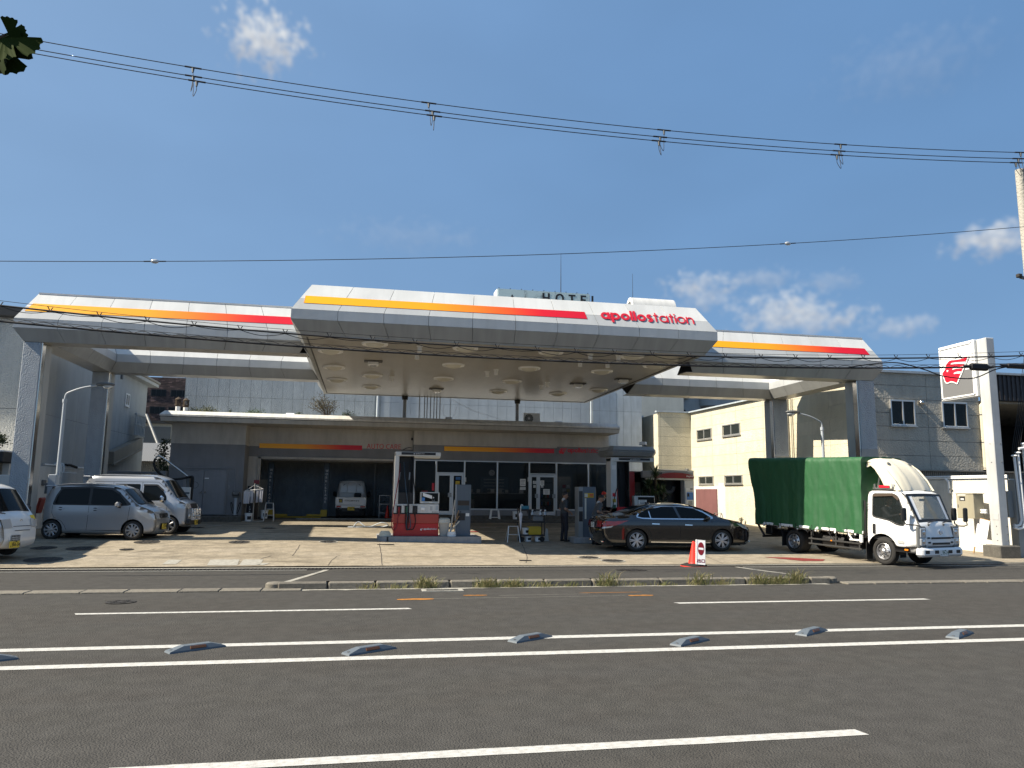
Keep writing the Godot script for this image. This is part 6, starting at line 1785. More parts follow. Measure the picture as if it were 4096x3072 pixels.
	for q in [[0.15, 2.25, 0.62, 90], [-0.15, 1.75, 0.62, 90], [0.28, 1.55, 0.55, 70], [0.0, 1.35, 0.6, 70], [0.55, 1.45, 0.5, 50], [-0.45, 1.2, 0.5, 50]]:
		b.tube([V(q[0] * 0.3, 0, 0), V(q[0] * 0.8, q[1] * 0.6, 0.05), V(q[0], q[1], 0)], 0.06, 8)
		for i in q[3]:
			var a := yr.randf() * TAU
			var e := yr.randf_range(-0.55, 1.45)
			var d2 := V(cos(a) * cos(e), sin(e), sin(a) * cos(e))
			var l: float = q[2] * yr.randf_range(0.75, 1.1)
			var si := d2.cross(Vector3.UP).normalized() * 0.02
			var p0 := V(q[0], q[1] + yr.randf_range(-0.15, 0.05), 0)
			var mid := p0 + d2 * l * 0.55 + V(0, 0.02, 0)
			var tip := p0 + d2 * l + V(0, -0.07 * l, 0)
			f.col = Color(0.03, 0.055, 0.02).lerp(Color(0.10, 0.13, 0.045), yr.randf())
			f.quad(p0 - si, p0 + si, mid + si, mid - si)
			f.tri(mid - si, mid + si, tip)
	P(t, "trunk", b, M.bark)
	P(t, "leaves", f, M.leaf).set_meta("kind", "stuff")
	shrub("planter_shrub", "dark broad-leaved shrub at the foot of the yucca", V(14.0, 0.6, -34.0), V(0.7, 1.35, 0.5), 700, 0.14, Color(0.01, 0.02, 0.012), Color(0.06, 0.085, 0.06), 52)
	shrub("planter_shrub", "dark loose shrub left of the yucca behind the right pump", V(12.6, 0.6, -33.8), V(0.5, 1.6, 0.5), 500, 0.13, Color(0.008, 0.018, 0.008), Color(0.04, 0.055, 0.02), 53)
	shrub("planter_shrub", "dark spiky shrub at the right end wall of the shop", V(12.2, 0.6, -36.6), V(0.35, 2.6, 0.4), 700, 0.14, Color(0.008, 0.016, 0.008), Color(0.03, 0.045, 0.02), 54)
	bxlabel()
	stepladder(V(17.75, 0.62, -36.4), 0.5, 0.45, 2, "small folding step by the foot of the white wall")
	shrub("wall_weed", "single green weed at the foot of the white wall", V(18.25, 0.62, -34.9), V(0.10, 0.34, 0.1), 60, 0.06, Color(0.04, 0.07, 0.015), Color(0.09, 0.12, 0.03), 55)
	street_things()

const ORD := ["first", "second", "third", "fourth", "fifth", "sixth", "seventh", "eighth", "ninth", "tenth", "eleventh", "twelfth", "thirteenth", "fourteenth", "last"]

func bxlabel() -> void:
	var t := thing("door_plate", "small white plate with dark print beside the shop's end wall", "sign", V(11.9, 2.05, -35.6))
	lb(t, "plate", V(0, 0, 0), V(0.30, 0.16, 0.02), M.plate_white)
	P(t, "print", ob(V(0, 0.03, 0.012), V(0.2, 0.03, 0.003)).box(V(0, -0.03, 0.012), V(0.24, 0.03, 0.003)), M.ink)

func hose(p: Array, r: float) -> B:      # a smooth bend through the given points
	var c := Curve3D.new()
	for i in p.size():
		var d: Vector3 = (p[mini(i + 1, p.size() - 1)] - p[maxi(i - 1, 0)]) / 6.0
		c.add_point(p[i], -d, d)
	c.bake_interval = 0.04
	return B.new().tube(Array(c.get_baked_points()), r, 7)

func pail(at: Vector3, r: float, h: float, label: String) -> void:
	var t := thing("pail", label, "pail", at, "white pails")
	P(t, "body", B.new().lathe([U(0, 0), U(r * 0.84, 0), U(r, h * 0.96), U(r * 0.9, h * 0.93), U(0, h * 0.9)], Transform3D.IDENTITY, 18), M.white)
	P(t, "rim", B.new().lathe([U(r * 1.02, h * 0.86), U(r * 1.06, h * 0.92), U(r * 1.05, h), U(r * 0.96, h)], Transform3D.IDENTITY, 18), M.white)
	P(t, "label", B.new().grid(6, 1, func(u, v): return V(sin((u - 0.2) * 1.2) * r * (0.89 + 0.06 * v), h * (0.25 + 0.4 * v), cos((u - 0.2) * 1.2) * r * (0.905 + 0.06 * v))), M.ink)

func stepladder(at: Vector3, w: float, h: float, n: int, label: String) -> void:
	var t := thing("step_ladder", label, "step ladder", at, "aluminium steps")
	for s in [-1.0, 1.0]:
		P(t, "rail", B.new().cyl(V(s * w * 0.5, 0, 0.14), V(s * w * 0.36, h, 0.02), 0.018, -1, 8), M.alu)
		P(t, "rail", B.new().cyl(V(s * w * 0.5, 0, -0.3), V(s * w * 0.36, h, -0.02), 0.016, -1, 8), M.alu)
	for i in n: lb(t, "step", V(0, h * (i + 1.0) / n - 0.01, 0.14 - 0.12 * (i + 1.0) / n), V(w * (0.95 - 0.22 * (i + 1.0) / n), 0.022, 0.09), M.alu, 0.004)

func street_lamp(at: Vector3, d: float, h: float, label: String) -> void:    # d = -1 bends to the left, 1 to the right
	var t := thing("street_lamp", label, "lamp", at, "curved-arm lamps of the forecourt")
	P(t, "pole", B.new().cyl(V(0, 0, 0), V(0, h, 0), 0.07, 0.055, 14), M.pole_grey)
	P(t, "collar", B.new().cyl(V(0, h - 0.12, 0), V(0, h, 0), 0.075, -1, 14), M.pole_grey)
	P(t, "arm", hose([V(0, h, 0), V(0.02 * d, h + 0.15, 0), V(0.12 * d, h + 0.24, 0), V(0.5 * d, h + 0.40, 0), V(0.95 * d, h + 0.50, 0)], 0.035), M.pole_grey)
	P(t, "head", B.new().ball(V(1.22 * d, h + 0.55, 0), V(0.31, 0.075, 0.14), 16), M.lamp_grey)
	P(t, "bowl", B.new().ball(V(1.3 * d, h + 0.48, 0), V(0.17, 0.10, 0.11), 14), M.lampglass)

func street_things() -> void:
	street_lamp(V(-10.0, 0.4, -28.0), 1.0, 4.5, "grey lamp on curved arm in front of the left boundary wall")
	street_lamp(V(17.4, 0.25, -26.6), -1.0, 4.35, "grey lamp on curved arm by the right building, behind the truck")
	var t := thing("post_cabinet", "grey post cabinet at the foot of the left curved lamp", "cabinet", V(-9.98, 0.4, -27.6))
	lb(t, "case", V(0, 0.98, 0), V(0.24, 1.95, 0.24), M.pole_grey, 0.015)
	lb(t, "side_box", V(-0.16, 1.5, 0), V(0.1, 0.34, 0.14), M.lamp_grey, 0.01)
	# small pump and cabinet at the left edge
	t = thing("storage_cabinet", "pale grey cabinet cut by the left edge behind the white small truck", "cabinet", V(-10.85, 0.35, -25.8))
	lb(t, "case", V(0, 0.97, 0), V(0.9, 1.94, 0.4), M.white_panel, 0.015)
	t = thing("small_pump", "small black kerosene pump with dark header beside the pale grey cabinet", "fuel pump", V(-10.18, 0.35, -25.7))
	lb(t, "post", V(-0.05, 0.9, -0.12), V(0.34, 1.8, 0.2), M.bin, 0.01)
	lb(t, "header", V(0.04, 1.89, 0), V(0.34, 0.12, 0.2), M.ink, 0.008)
	lb(t, "body", V(-0.02, 1.2, 0.0), V(0.42, 0.95, 0.24), M.black, 0.015)
	lb(t, "screen", V(-0.04, 1.45, 0.122), V(0.14, 0.1, 0.006), M.lamp_grey)
	words(t, "lettering", "Kerosene", TI(V(-0.09, 1.865, 0.102)), 0.045, M.grey_text, false)
	P(t, "hose", hose([V(0.22, 1.8, 0.05), V(0.25, 1.4, 0.06), V(0.24, 0.8, 0.06), V(0.28, 0.3, 0.06)], 0.028), M.rubber)
	t = thing("plastic_chair", "red plastic tub seat behind the silver minicar's tail", "chair", V(-10.05, 0.42, -26.6))
	P(t, "seat", cb(V(-0.12, 0.78, 0), V(0.42, 0.10, 0.4), 0.03), M.pump_red_b)
	P(t, "back", cb(V(0, 0, 0), V(0.08, 0.5, 0.4), 0.03, Transform3D(Basis(V(0, 0, 1), -0.2), V(0.13, 0.95, 0))), M.pump_red_b)
	for x in [-0.28, 0.06]: lb(t, "leg", V(x, 0.38, 0.15), V(0.05, 0.76, 0.05), M.pump_red_b, 0.01)
	# no-entry cone board at the exit
	t = thing("exit_cone", "red cone carrying a white no-entry board at the drain", "traffic cone", V(8.86, 0.02, -19.68))
	P(t, "base", B.new().lathe([U(0.0, 0), U(0.35, 0.0), U(0.34, 0.05), U(0.2, 0.09), U(0, 0.09)], Transform3D(Basis(Vector3.UP, PI / 4 + 0.25), Vector3.ZERO), 4), M.rubber)
	P(t, "base_edge", B.new().lathe([U(0.37, -0.01), U(0.37, 0.012), U(0.2, 0.014)], Transform3D(Basis(Vector3.UP, PI / 4 + 0.25), Vector3.ZERO), 4), M.cone_red)
	P(t, "cone_body", B.new().lathe([U(0.17, 0.06), U(0.15, 0.1), U(0.035, 0.66), U(0, 0.67)], Transform3D.IDENTITY, 20), M.cone_red)
	var bd := Transform3D(Basis.from_euler(V(-0.24, -0.16, -0.09)), V(0.10, 0.05, 0.21))
	var brd := P(t, "board", cb(V(0, 0.34, 0), V(0.24, 0.66, 0.02), 0.004, bd), M.white)
	P(brd, "board_edge", cb(V(-0.125, 0.34, -0.005), V(0.02, 0.67, 0.05), 0.004, bd), M.white)
	P(brd, "red_disc", B.new().ext(PackedVector2Array(disc(0, 0.435, 0.088, 0.175, 28)), bd.translated_local(V(0, 0, 0.011)), 0.002), M.wash_red)
	P(brd, "white_bar", cb(V(0, 0.435, 0.0145), V(0.135, 0.055, 0.002), 0.0, bd), M.white)
	var b := B.new()
	strokes(b, bd.translated_local(V(-0.095, 0.075, 0.011)), 0.085, [[0.5, 1.0, 0.5, 0.0], [0.12, 0.9, 0.12, 0.55, 0.88, 0.55, 0.88, 0.9], [0.0, 0.42, 0.0, 0.0, 1.0, 0.0, 1.0, 0.42]], 0.17)
	strokes(b, bd.translated_local(V(0.015, 0.075, 0.011)), 0.085, [[0.06, 0.88, 0.94, 0.88, 0.94, 0.04, 0.06, 0.04, 0.06, 0.96]], 0.17)
	P(brd, "lettering", b, M.wash_red)
	# road dividers: low grey rubber wedges with amber reflectors
	var dp := thing("lane_divider", "grey rubber lane divider with amber reflector, third from the left", "lane divider", V(0.16, 0.0, -9.66), "rubber lane dividers", 33.0)
	b = B.new()
	var o := []
	for q in [[0.0, 0.34, 0.085], [0.02, 0.33, 0.08], [0.065, 0.17, 0.05], [0.068, 0.165, 0.045]]: o.append([V(-q[1], q[0], q[2]), V(q[1], q[0], q[2]), V(q[1], q[0], -q[2]), V(-q[1], q[0], -q[2])])
	for j in 3:
		for k in 4: b.quad(o[j][k], o[j][(k + 1) % 4], o[j + 1][(k + 1) % 4], o[j + 1][k])
	b.fan(o[3])
	P(dp, "body", b, mat("divider_grey", 0.095, 0.115, 0.135, 0.6, {tri = 2.0, world = false}))
	var bs := Basis(Vector3.RIGHT, deg_to_rad(-34.0))
	for s in [1.0, -1.0]: P(dp, "reflector", cb(Vector3.ZERO, V(0.19, 0.036, 0.012), 0.003, Transform3D(Basis(Vector3.UP, 0.0 if s > 0 else PI) * bs, V(0, 0.043, 0.068 * s))), mat("reflector", 0.13, 0.05, 0.015, 0.35))
	for x in [-0.29, 0.29]: P(dp, "edge_bolt", B.new().cyl(V(x, 0.01, 0), V(x, 0.035, 0), 0.02, -1, 8), M.steel)
	for q in [[-1.89, -10.05, "second from the left, astride the far white line"], [2.25, -10.16, "fourth from the left, touching the far white line"], [4.27, -9.66, "fifth from the left, by the near white line"], [6.31, -10.12, "second from the right, on the far white line"], [8.31, -9.66, "rightmost, by the near white line"], [-4.02, -9.62, "leftmost, cut by the photo's left edge"]]:
		dup(dp, V(q[0], 0, q[1]), "grey rubber lane divider with amber reflector, " + q[2])
	# covers in the ground
	var mh := 0
	for q in [[6.55, -21.82, 0.31, "round iron manhole cover in front of the black car, the left of two"], [7.02, -21.05, 0.33, "round iron manhole cover in front of the black car, nearer the drain"], [6.6, -18.35, 0.34, "round patterned manhole cover on the footway"], [-3.63, -24.82, 0.28, "round manhole cover on the sunlit slab left of the pump"], [-0.99, -25.01, 0.27, "round manhole cover in a pale ring just left of the pump island"], [-3.39, -30.18, 0.26, "round manhole cover in the shade before the service bay"], [-5.99, -30.46, 0.26, "round manhole cover in front of the plant room"], [-6.26, -24.83, 0.33, "round grated cover by the silver minicar's front wheel"], [-7.59, -23.49, 0.36, "large dark cover at the edge of the shade by the white small truck"], [-8.6, -23.59, 0.3, "dark cover beside the white small truck's nose"], [-6.37, -23.23, 0.17, "small oval cover on the sunlit slab at the left"], [-7.8, -21.44, 0.4, "large cover in the shade in front of the white small truck"], [-3.95, -14.3, 0.22, "small round utility cover in the road's far lane"]]:
		var t2 := thing("manhole_cover", q[3], "manhole cover", V(q[0], 0, q[1]), "iron covers in the ground")
		var lift := 0.0
		if q[1] > -19.5 and q[1] < -16: lift = walk(q[0], q[1])
		var rim := B.new()
		var cv := B.new()
		var pz := []
		for p in disc(q[0], q[1], q[2], -1, 28): pz.append(V(p.x, (gh(p.x, p.y) if lift == 0.0 else walk(p.x, p.y)) + 0.012, p.y))
		var cc := V(q[0], (gh(q[0], q[1]) if lift == 0.0 else lift) + 0.013, q[1])
		for i in 28:
			var a: Vector3 = pz[i]
			var z: Vector3 = pz[(i + 1) % 28]
			cv.tri(cc, z.lerp(cc, 0.06), a.lerp(cc, 0.06))
			rim.quad(z + (z - cc) * 0.10, a + (a - cc) * 0.10, a.lerp(cc, 0.05) + V(0, 0.001, 0), z.lerp(cc, 0.05) + V(0, 0.001, 0))
		for i in 12:
			var an := TAU * i / 12.0
			var rr: float = q[2] * (0.45 if i % 2 else 0.75)
			var px := q[0] + rr * cos(an) as float
			var pzz := q[1] + rr * sin(an) as float
			cv.box(V(px, (gh(px, pzz) if lift == 0.0 else walk(px, pzz)) + 0.014, pzz), V(0.07, 0.01, 0.05))
		W(t2, "cover", cv, M.iron)
		W(t2, "rim", rim, M.wornpaint if mh in [0, 1, 4] else M.iron)
		mh += 1
	for q in [[0.52, 1.04, -24.62, -24.5, "narrow drain grate in front of the pump island"], [4.35, 4.68, -21.2, -21.06, "small rectangular grate on the sunlit slab"]]:
		var t3 := thing("floor_grate", q[4], "grate", V(q[0], 0, q[2]), "small grates in the slab")
		b = B.new()
		var y := gh(q[0], q[2])
		b.box(V((q[0] + q[1]) * 0.5, y + 0.004, (q[2] + q[3]) * 0.5), V(q[1] - q[0], 0.01, absf(q[3] - q[2])))
		W(t3, "pit", b, M.drain_dark)
		b = B.new()
		for i in 16: b.box(V(lerpf(q[0], q[1], (i + 0.5) / 16.0), y + 0.012, (q[2] + q[3]) * 0.5), V(0.012, 0.01, absf(q[3] - q[2])))
		W(t3, "bar", b, M.iron)
	t = thing("gutter_inlet", "rectangular gutter inlet with concrete frame at the kerb foot", "drain", V(1.62, 0, -15.36))
	b = B.new()
	for q in [[-0.36, 0.0, 0.09, 0.36], [0.36, 0.0, 0.09, 0.36], [0, 0.14, 0.64, 0.07], [0, -0.14, 0.64, 0.07]]: b.box(V(q[0], 0.006, q[1]), V(q[2], 0.012, q[3]))
	P(t, "frame", b, M.wornpaint)
	lb(t, "pit", V(0, 0.002, 0), V(0.64, 0.006, 0.22), M.drain_dark)
	b = B.new()
	for i in 9: b.box(V(-0.28 + i * 0.07, 0.008, 0), V(0.02, 0.008, 0.22))
	P(t, "bar", b, M.iron)
	# weeds along the kerb
	var gi := 0
	for q in [[0.2, 0.22, 40], [0.75, 0.2, 40], [1.32, 0.42, 130], [2.6, 0.34, 160], [3.15, 0.3, 120], [3.75, 0.22, 60], [4.3, 0.2, 40], [5.1, 0.5, 110], [5.8, 0.2, 40], [6.4, 0.2, 40], [7.2, 0.45, 90], [7.7, 0.3, 60], [8.6, 0.4, 150], [9.0, 0.35, 150], [9.45, 0.5, 120]]:
		var t4 := thing("kerb_weed", "tuft of dry grass at the kerb foot, the %s from the kerb's rounded left end" % ORD[gi], "weed", V(q[0], 0.0, -15.72), "grass tufts along the kerb")
		var f := B.new()
		f.usec = true
		var gr := RandomNumberGenerator.new()
		gr.seed = 600 + gi
		for i in q[2]:
			var p := V(gr.randfn() * 0.13, 0, gr.randf_range(-0.02, 0.05))
			var h: float = q[1] * gr.randf_range(0.25, 1.0)
			var ln := V(gr.randfn() * 0.5, 1, gr.randf_range(-0.1, 0.6)).normalized()
			var w := V(0.004, 0, 0.002)
			f.col = Color(0.10, 0.13, 0.03).lerp(Color(0.30, 0.25, 0.12), gr.randf())
			var m := p + ln * h * 0.6
			var e := p + ln * h + V(ln.x * h * 0.4, -0.2 * h, ln.z * 0.2 * h)
			f.quad(p - w, p + w, m + w, m - w)
			f.tri(m - w, m + w, e)
		P(t4, "blades", f, M.grass).set_meta("kind", "stuff")
		gi += 1
	# sign pole
	t = thing("sign_pole", "tall white square pole with a red profile emblem sign at the right", "sign", V(20.25, 0.1, -21.5))
	bx(t, "pole", V(20.09, 0.43, -21.3), V(20.41, 7.22, -21.71), M.pole_white, 0.02)
	W(t, "footing", cb(V(20.25, 0.22, -21.5), V(0.78, 0.46, 0.72), 0.03), M.oldconc)
	b = B.new()
	for y in [3.7, 3.1, 1.05, 0.8, 0.6]:
		b.cyl(V(20.33, y, -21.3), V(20.33, y, -21.28), 0.018, -1, 8)
		b.cyl(V(20.09, y, -21.45), V(20.075, y, -21.45), 0.014, -1, 8)
	W(t, "bolt", b, M.steel)
	bx(t, "inspection_plate", V(20.08, 1.25, -21.34), V(20.09, 1.45, -21.6), M.pole_white, 0.003)
	var pn := bx(t, "sign_box", V(20.0, 5.30, -21.73), V(20.24, 7.23, -23.34), M.white, 0.02)
	var sx := Transform3D(Basis(V(0, 0, 1), Vector3.UP, V(-1, 0, 0)), V(19.995, 0, 0))
	var ys := 6.26
	P(pn, "lower_field", ob(V(-22.54, (5.41 + ys) * 0.5, 0.004), V(1.38, ys - 5.41, 0.01), sx), M.sign_grey)
	b = B.new()
	for q in [[-22.54, 5.38, 1.50, 0.06], [-22.54, 7.14, 1.50, 0.06]]: b.cbox(V(q[0], q[1], 0.012), V(q[2], q[3], 0.03), 0.012, sx)
	for q in [[-23.26, 6.26], [-21.82, 6.26]]: b.cbox(V(q[0], q[1], 0.012), V(0.06, 1.82, 0.03), 0.012, sx)
	P(pn, "raised_frame", b, M.white)
	emblem(t, Transform3D(sx.basis, sx * V(-23.17, 5.87, 0.004)), 1.2, M.red_sign, M.white, true)
	# electrical box and hand-lettered board at the white wall
	t = thing("electrical_box", "beige electrical cabinet on the white wall left of the sign pole", "cabinet", V(20.3, 1.2, -22.7))
	lb(t, "case", V(-0.02, 0.47, 0), V(0.4, 0.82, 0.76), M.box_beige, 0.012)
	lb(t, "lid", V(-0.02, 0.89, 0), V(0.44, 0.02, 0.82), M.box_beige)
	lb(t, "meter_window", V(-0.225, 0.72, -0.1), V(0.01, 0.14, 0.24), M.ink)
	lb(t, "meter", V(-0.232, 0.70, -0.09), V(0.005, 0.06, 0.15), M.grey_text)
	lb(t, "label_plate", V(-0.225, 0.84, -0.12), V(0.008, 0.035, 0.36), M.plate_white)
	lb(t, "lock", V(-0.228, 0.47, -0.30), V(0.02, 0.1, 0.03), M.steel, 0.004)
	for y in [0.26, 0.34]: P(t, "pipe", B.new().cyl(V(0.05, y, 0.36), V(0.05, y, 0.62), 0.035, -1, 10), M.white)
	t = thing("handwritten_board", "white board with rows of hand-painted characters leaning at the sign pole", "notice board", V(20.15, 0.08, -22.35))
	var tx := Transform3D(Basis.from_euler(V(0, -PI / 2, 0)) * Basis.from_euler(V(-0.12, 0, -0.16)), Vector3.ZERO)
	P(t, "board", cb(V(0, 0.70, 0), V(0.5, 0.95, 0.02), 0.004, tx), M.white)
	P(t, "frame_leg", cb(V(-0.23, 0.15, -0.02), V(0.04, 0.34, 0.03), 0.004, tx).cbox(V(0.23, 0.15, -0.02), V(0.04, 0.34, 0.03), 0.004, tx).cbox(V(0.0, 1.12, -0.01), V(0.5, 0.16, 0.015), 0.003, tx), M.cardboard)
	b = B.new()
	var kr := RandomNumberGenerator.new()
	kr.seed = 17
	for r in 5:
		for c in 8:
			var sg := []
			for i in 3: sg.append([kr.randf(), kr.randf(), kr.randf(), kr.randf()] if i else [0.05, kr.randf_range(0.4, 0.8), 0.95, kr.randf_range(0.4, 0.8)])
			strokes(b, tx.translated_local(V(-0.22 + c * 0.056, 1.0 - r * 0.165, 0.011)), 0.046, sg, 0.15)
	P(t, "lettering", b, M.ink)

# ---------------------------------------------------------------- vehicles: local +x is forward, +z the driver's (right) side
# side surfaces are laid over a half-width function of the side view, the rest is swept across between them
func widths(o: Dictionary, outl: PackedVector2Array) -> Callable:
	return func(p: Vector2) -> float:
		var w: float = o.w
		if p.y > o.belt: w -= (p.y - o.belt) * o.tumble
		if p.y < o.low: w -= pow((o.low - p.y) / o.low, 2.0) * o.tuck
		w += o.get("bulge", 0.02) * exp(-pow((p.y - o.belt * 0.8) / 0.22, 2))
		w -= o.nose * pow(clampf((p.x - o.nx) / (o.x1 - o.nx), 0, 1), 2.2) + o.tail * pow(clampf((o.tx - p.x) / (o.tx - o.x0), 0, 1), 2.2)
		var d := 9.0
		for i in outl.size():
			var q := Geometry2D.get_closest_point_to_segment(p, outl[i], outl[(i + 1) % outl.size()])
			d = minf(d, q.distance_squared_to(p))
		d = sqrt(d)
		var r: float = o.bev
		if d < r: w -= r * (1.0 - sqrt(maxf(0.0, 1.0 - pow(1.0 - d / r, 2))))
		return w

func skin(b: B, poly: PackedVector2Array, cuts: Array, wf: Callable, off := 0.0, cell := 0.10, sides := [1.0, -1.0]) -> void:
	var r := Rect2(poly[0], Vector2.ZERO)
	for p in poly: r = r.expand(p)
	var memo := {}
	var ev := func(p: Vector2) -> Array:
		var k := Vector2i(roundi(p.x * 2000), roundi(p.y * 2000))
		if not memo.has(k):
			var w: float = wf.call(p)
			var e := 0.012
			memo[k] = [w, V(-(wf.call(p + U(e, 0)) - w) / e, -(wf.call(p + U(0, e)) - w) / e, 1).normalized()]
		return memo[k]
	for j in int(ceil(r.size.y / cell)):
		for i in int(ceil(r.size.x / cell)):
			var a := r.position + U(i, j) * cell
			var pieces: Array = Geometry2D.intersect_polygons(poly, PackedVector2Array([a, a + U(cell, 0), a + U(cell, cell), a + U(0, cell)]))
			for c in cuts:
				var nx := []
				for q in pieces: nx.append_array(Geometry2D.clip_polygons(q, c))
				pieces = nx
			for q in pieces:
				var id := Geometry2D.triangulate_polygon(q)
				for k in range(0, id.size(), 3):
					var t := [q[id[k]], q[id[k + 1]], q[id[k + 2]]]
					if (t[1] - t[0]).cross(t[2] - t[0]) < 0: t.reverse()
					for s in sides:
						var vs := []
						var ns := []
						for p in t:
							var w: Array = ev.call(p)
							var n: Vector3 = w[1]
							vs.append(V(p.x + n.x * off, p.y + n.y * off, s * (w[0] + n.z * off)))
							ns.append(V(n.x, n.y, n.z * s))
						for o in ([0, 2, 1] if s > 0 else [0, 1, 2]): b.vert(vs[o], ns[o])

func sweep(b: B, pts: Array, wf: Callable, t0 := -1.0, t1 := 1.0, off := 0.0, crown := 0.03, closed := false, keep = null, nt := 8) -> void:
	var m := pts.size()
	var en := []
	for i in m:
		var d: Vector2 = pts[(i + 1) % m] - pts[i]
		en.append(U(-d.y, d.x).normalized())
	var rev := 1.0
	if not closed:      # outward is away from the car's middle
		var mid: Vector2 = (pts[0] + pts[m - 1]) * 0.5
		if en[0].dot(mid - U(0, 0.7)) < 0: rev = -1.0
	else:
		rev = 1.0 if Geometry2D.is_polygon_clockwise(PackedVector2Array(pts)) else -1.0
	for i in (m if closed else m - 1):
		var j := (i + 1) % m
		var range_ := [t0, t1]
		var hide := false
		if keep != null:
			var k: float = keep.call((pts[i] + pts[j]) * 0.5)
			if k >= 1.0: continue
			hide = k > 0.0
		var nn: Vector2 = en[i] * rev
		var na: Vector2 = en[(i + m - 1) % m] * rev
		var nb: Vector2 = en[j] * rev
		var pa := nn if (not closed and i == 0) or na.dot(nn) < 0.6 else (na + nn).normalized()
		var pb := nn if (not closed and i == m - 2) or nb.dot(nn) < 0.6 else (nb + nn).normalized()
		var wa: float = wf.call(pts[i])
		var wb: float = wf.call(pts[j])
		for k in nt:
			var q := []
			var ns := []
			var ta := lerpf(range_[0], range_[1], float(k) / nt)
			var tb := lerpf(range_[0], range_[1], float(k + 1) / nt)
			if hide and absf(ta + tb) * 0.5 < 0.87: continue
			for e in [[i, pa, wa, ta], [j, pb, wb, ta], [j, pb, wb, tb], [i, pa, wa, tb]]:
				var p: Vector2 = pts[e[0]] + e[1] * (crown * (1.0 - e[3] * e[3]) + off)
				q.append(V(p.x, p.y, e[3] * e[2]))
				ns.append(V(e[1].x, e[1].y, crown * 2.0 * e[3] / maxf(0.2, e[2])).normalized())
			if (q[1] - q[0]).cross(q[3] - q[0]).dot(ns[0]) > 0: b.quadn(q[0], q[1], q[2], q[3], ns[0], ns[1], ns[2], ns[3])
			else: b.quadn(q[3], q[2], q[1], q[0], ns[3], ns[2], ns[1], ns[0])

func soften(p: Array, r: float) -> PackedVector2Array:     # rounds the corners of an outline
	var o := PackedVector2Array()
	var m := p.size()
	for i in m:
		var a: Vector2 = p[(i + m - 1) % m]
		var c: Vector2 = p[i]
		var b: Vector2 = p[(i + 1) % m]
		var k := minf(r, minf(c.distance_to(a), c.distance_to(b)) * 0.42)
		var s := c + (a - c).normalized() * k
		var e := c + (b - c).normalized() * k
		for t in [0.0, 0.33, 0.67, 1.0]: o.append(s.lerp(c, t).lerp(c.lerp(e, t), t))
	return o

func body(t: Node3D, called: String, outl: PackedVector2Array, arches: Array, wf: Callable, paint: Material, cuts := [], crown := 0.03, keep = null, cell := 0.10) -> MeshInstance3D:
	var poly := outl
	for a in arches: poly = Geometry2D.clip_polygons(poly, PackedVector2Array(disc(a[0], a[1], a[2], -1, 28)))[0]
	var near := func(p: Vector2) -> bool:
		for a in arches:
			if p.distance_to(U(a[0], a[1])) < a[2] + 0.01: return true
		return false
	var b := B.new()
	skin(b, poly, cuts, wf, 0.0, cell)
	sweep(b, Array(poly), wf, -1, 1, 0.0, crown, true, func(p): return 1.0 if near.call(p) else (keep.call(p) if keep != null else 0.0))
	var o := P(t, called, b, paint)
	if arches.size():
		b = B.new()
		sweep(b, Array(poly), wf, -1, 1, 0.0, 0.0, true, func(p): return 0.0 if near.call(p) else 1.0)
		P(t, "wheel_housing", b, M.black)
	return o

func wheel(t: Node3D, x: float, r: float, zo: float, s: float, w: float, spokes: int, style := 0) -> void:
	var xf := Transform3D(Basis(Vector3.RIGHT, V(0, 0, s), V(0, -s, 0)), V(x, r, zo * s))
	var b := B.new().lathe([U(0.6 * r, -w), U(0.93 * r, -w), U(r, -w * 0.86), U(r, -w * 0.14), U(0.95 * r, -0.01), U(0.84 * r, 0.006), U(0.70 * r, 0.0), U(0.67 * r, -0.02)], xf, 28)
	var ty := P(t, "wheel", b, M.tyre)
	var k := 0.68 if style != 2 else 0.60
	b = B.new().lathe([U(k * r + 0.012, -0.003), U(k * r, 0.004), U(k * r * 0.93, -0.025), U(k * r * 0.92, -0.07)], xf, 28)
	if style == 2:      # pressed steel truck disc with round holes and a hub
		b.lathe([U(k * r * 0.92, -0.07), U(k * r * 0.8, -0.045), U(k * r * 0.55, -0.02), U(k * r * 0.5, -0.05), U(0.0, -0.05)], xf, 28)
		b.lathe([U(k * r * 0.34, -0.05), U(k * r * 0.30, 0.03), U(k * r * 0.2, 0.045), U(0.0, 0.048)], xf, 18)
		for i in 5:
			var a := TAU * i / 5.0
			b.cyl(xf * V(cos(a) * k * r * 0.42, -0.05, sin(a) * k * r * 0.42), xf * V(cos(a) * k * r * 0.42, 0.0, sin(a) * k * r * 0.42), 0.016, -1, 6)
	else:
		for i in spokes:
			var a := TAU * (i + 0.5) / spokes
			for d in ([-0.13, 0.13] if style == 1 else [0.0]):
				var rx := Transform3D(xf.basis * Basis(Vector3.UP, -(a + d)), xf.origin)
				var l := k * r * 0.80
				b.cbox(V(k * r * 0.14 + l * 0.5, -0.022, 0), V(l, 0.03, r * (0.11 if style == 1 else 0.19)), 0.008, rx)
		b.lathe([U(k * r * 0.24, -0.03), U(k * r * 0.22, -0.002), U(0, 0.002)], xf, 18)
	P(ty, "rim", b, M.rim)
	b = B.new().lathe([U(k * r * 0.95, -0.075), U(0.0, -0.08)], xf, 20)
	if style == 2:
		for i in 8:
			var a := TAU * i / 8.0
			b.cyl(xf * V(cos(a) * k * r * 0.68, -0.06, sin(a) * k * r * 0.68), xf * V(cos(a) * k * r * 0.68, -0.027, sin(a) * k * r * 0.68), 0.026, -1, 10)
	P(ty, "brake_shadow", b, M.black)

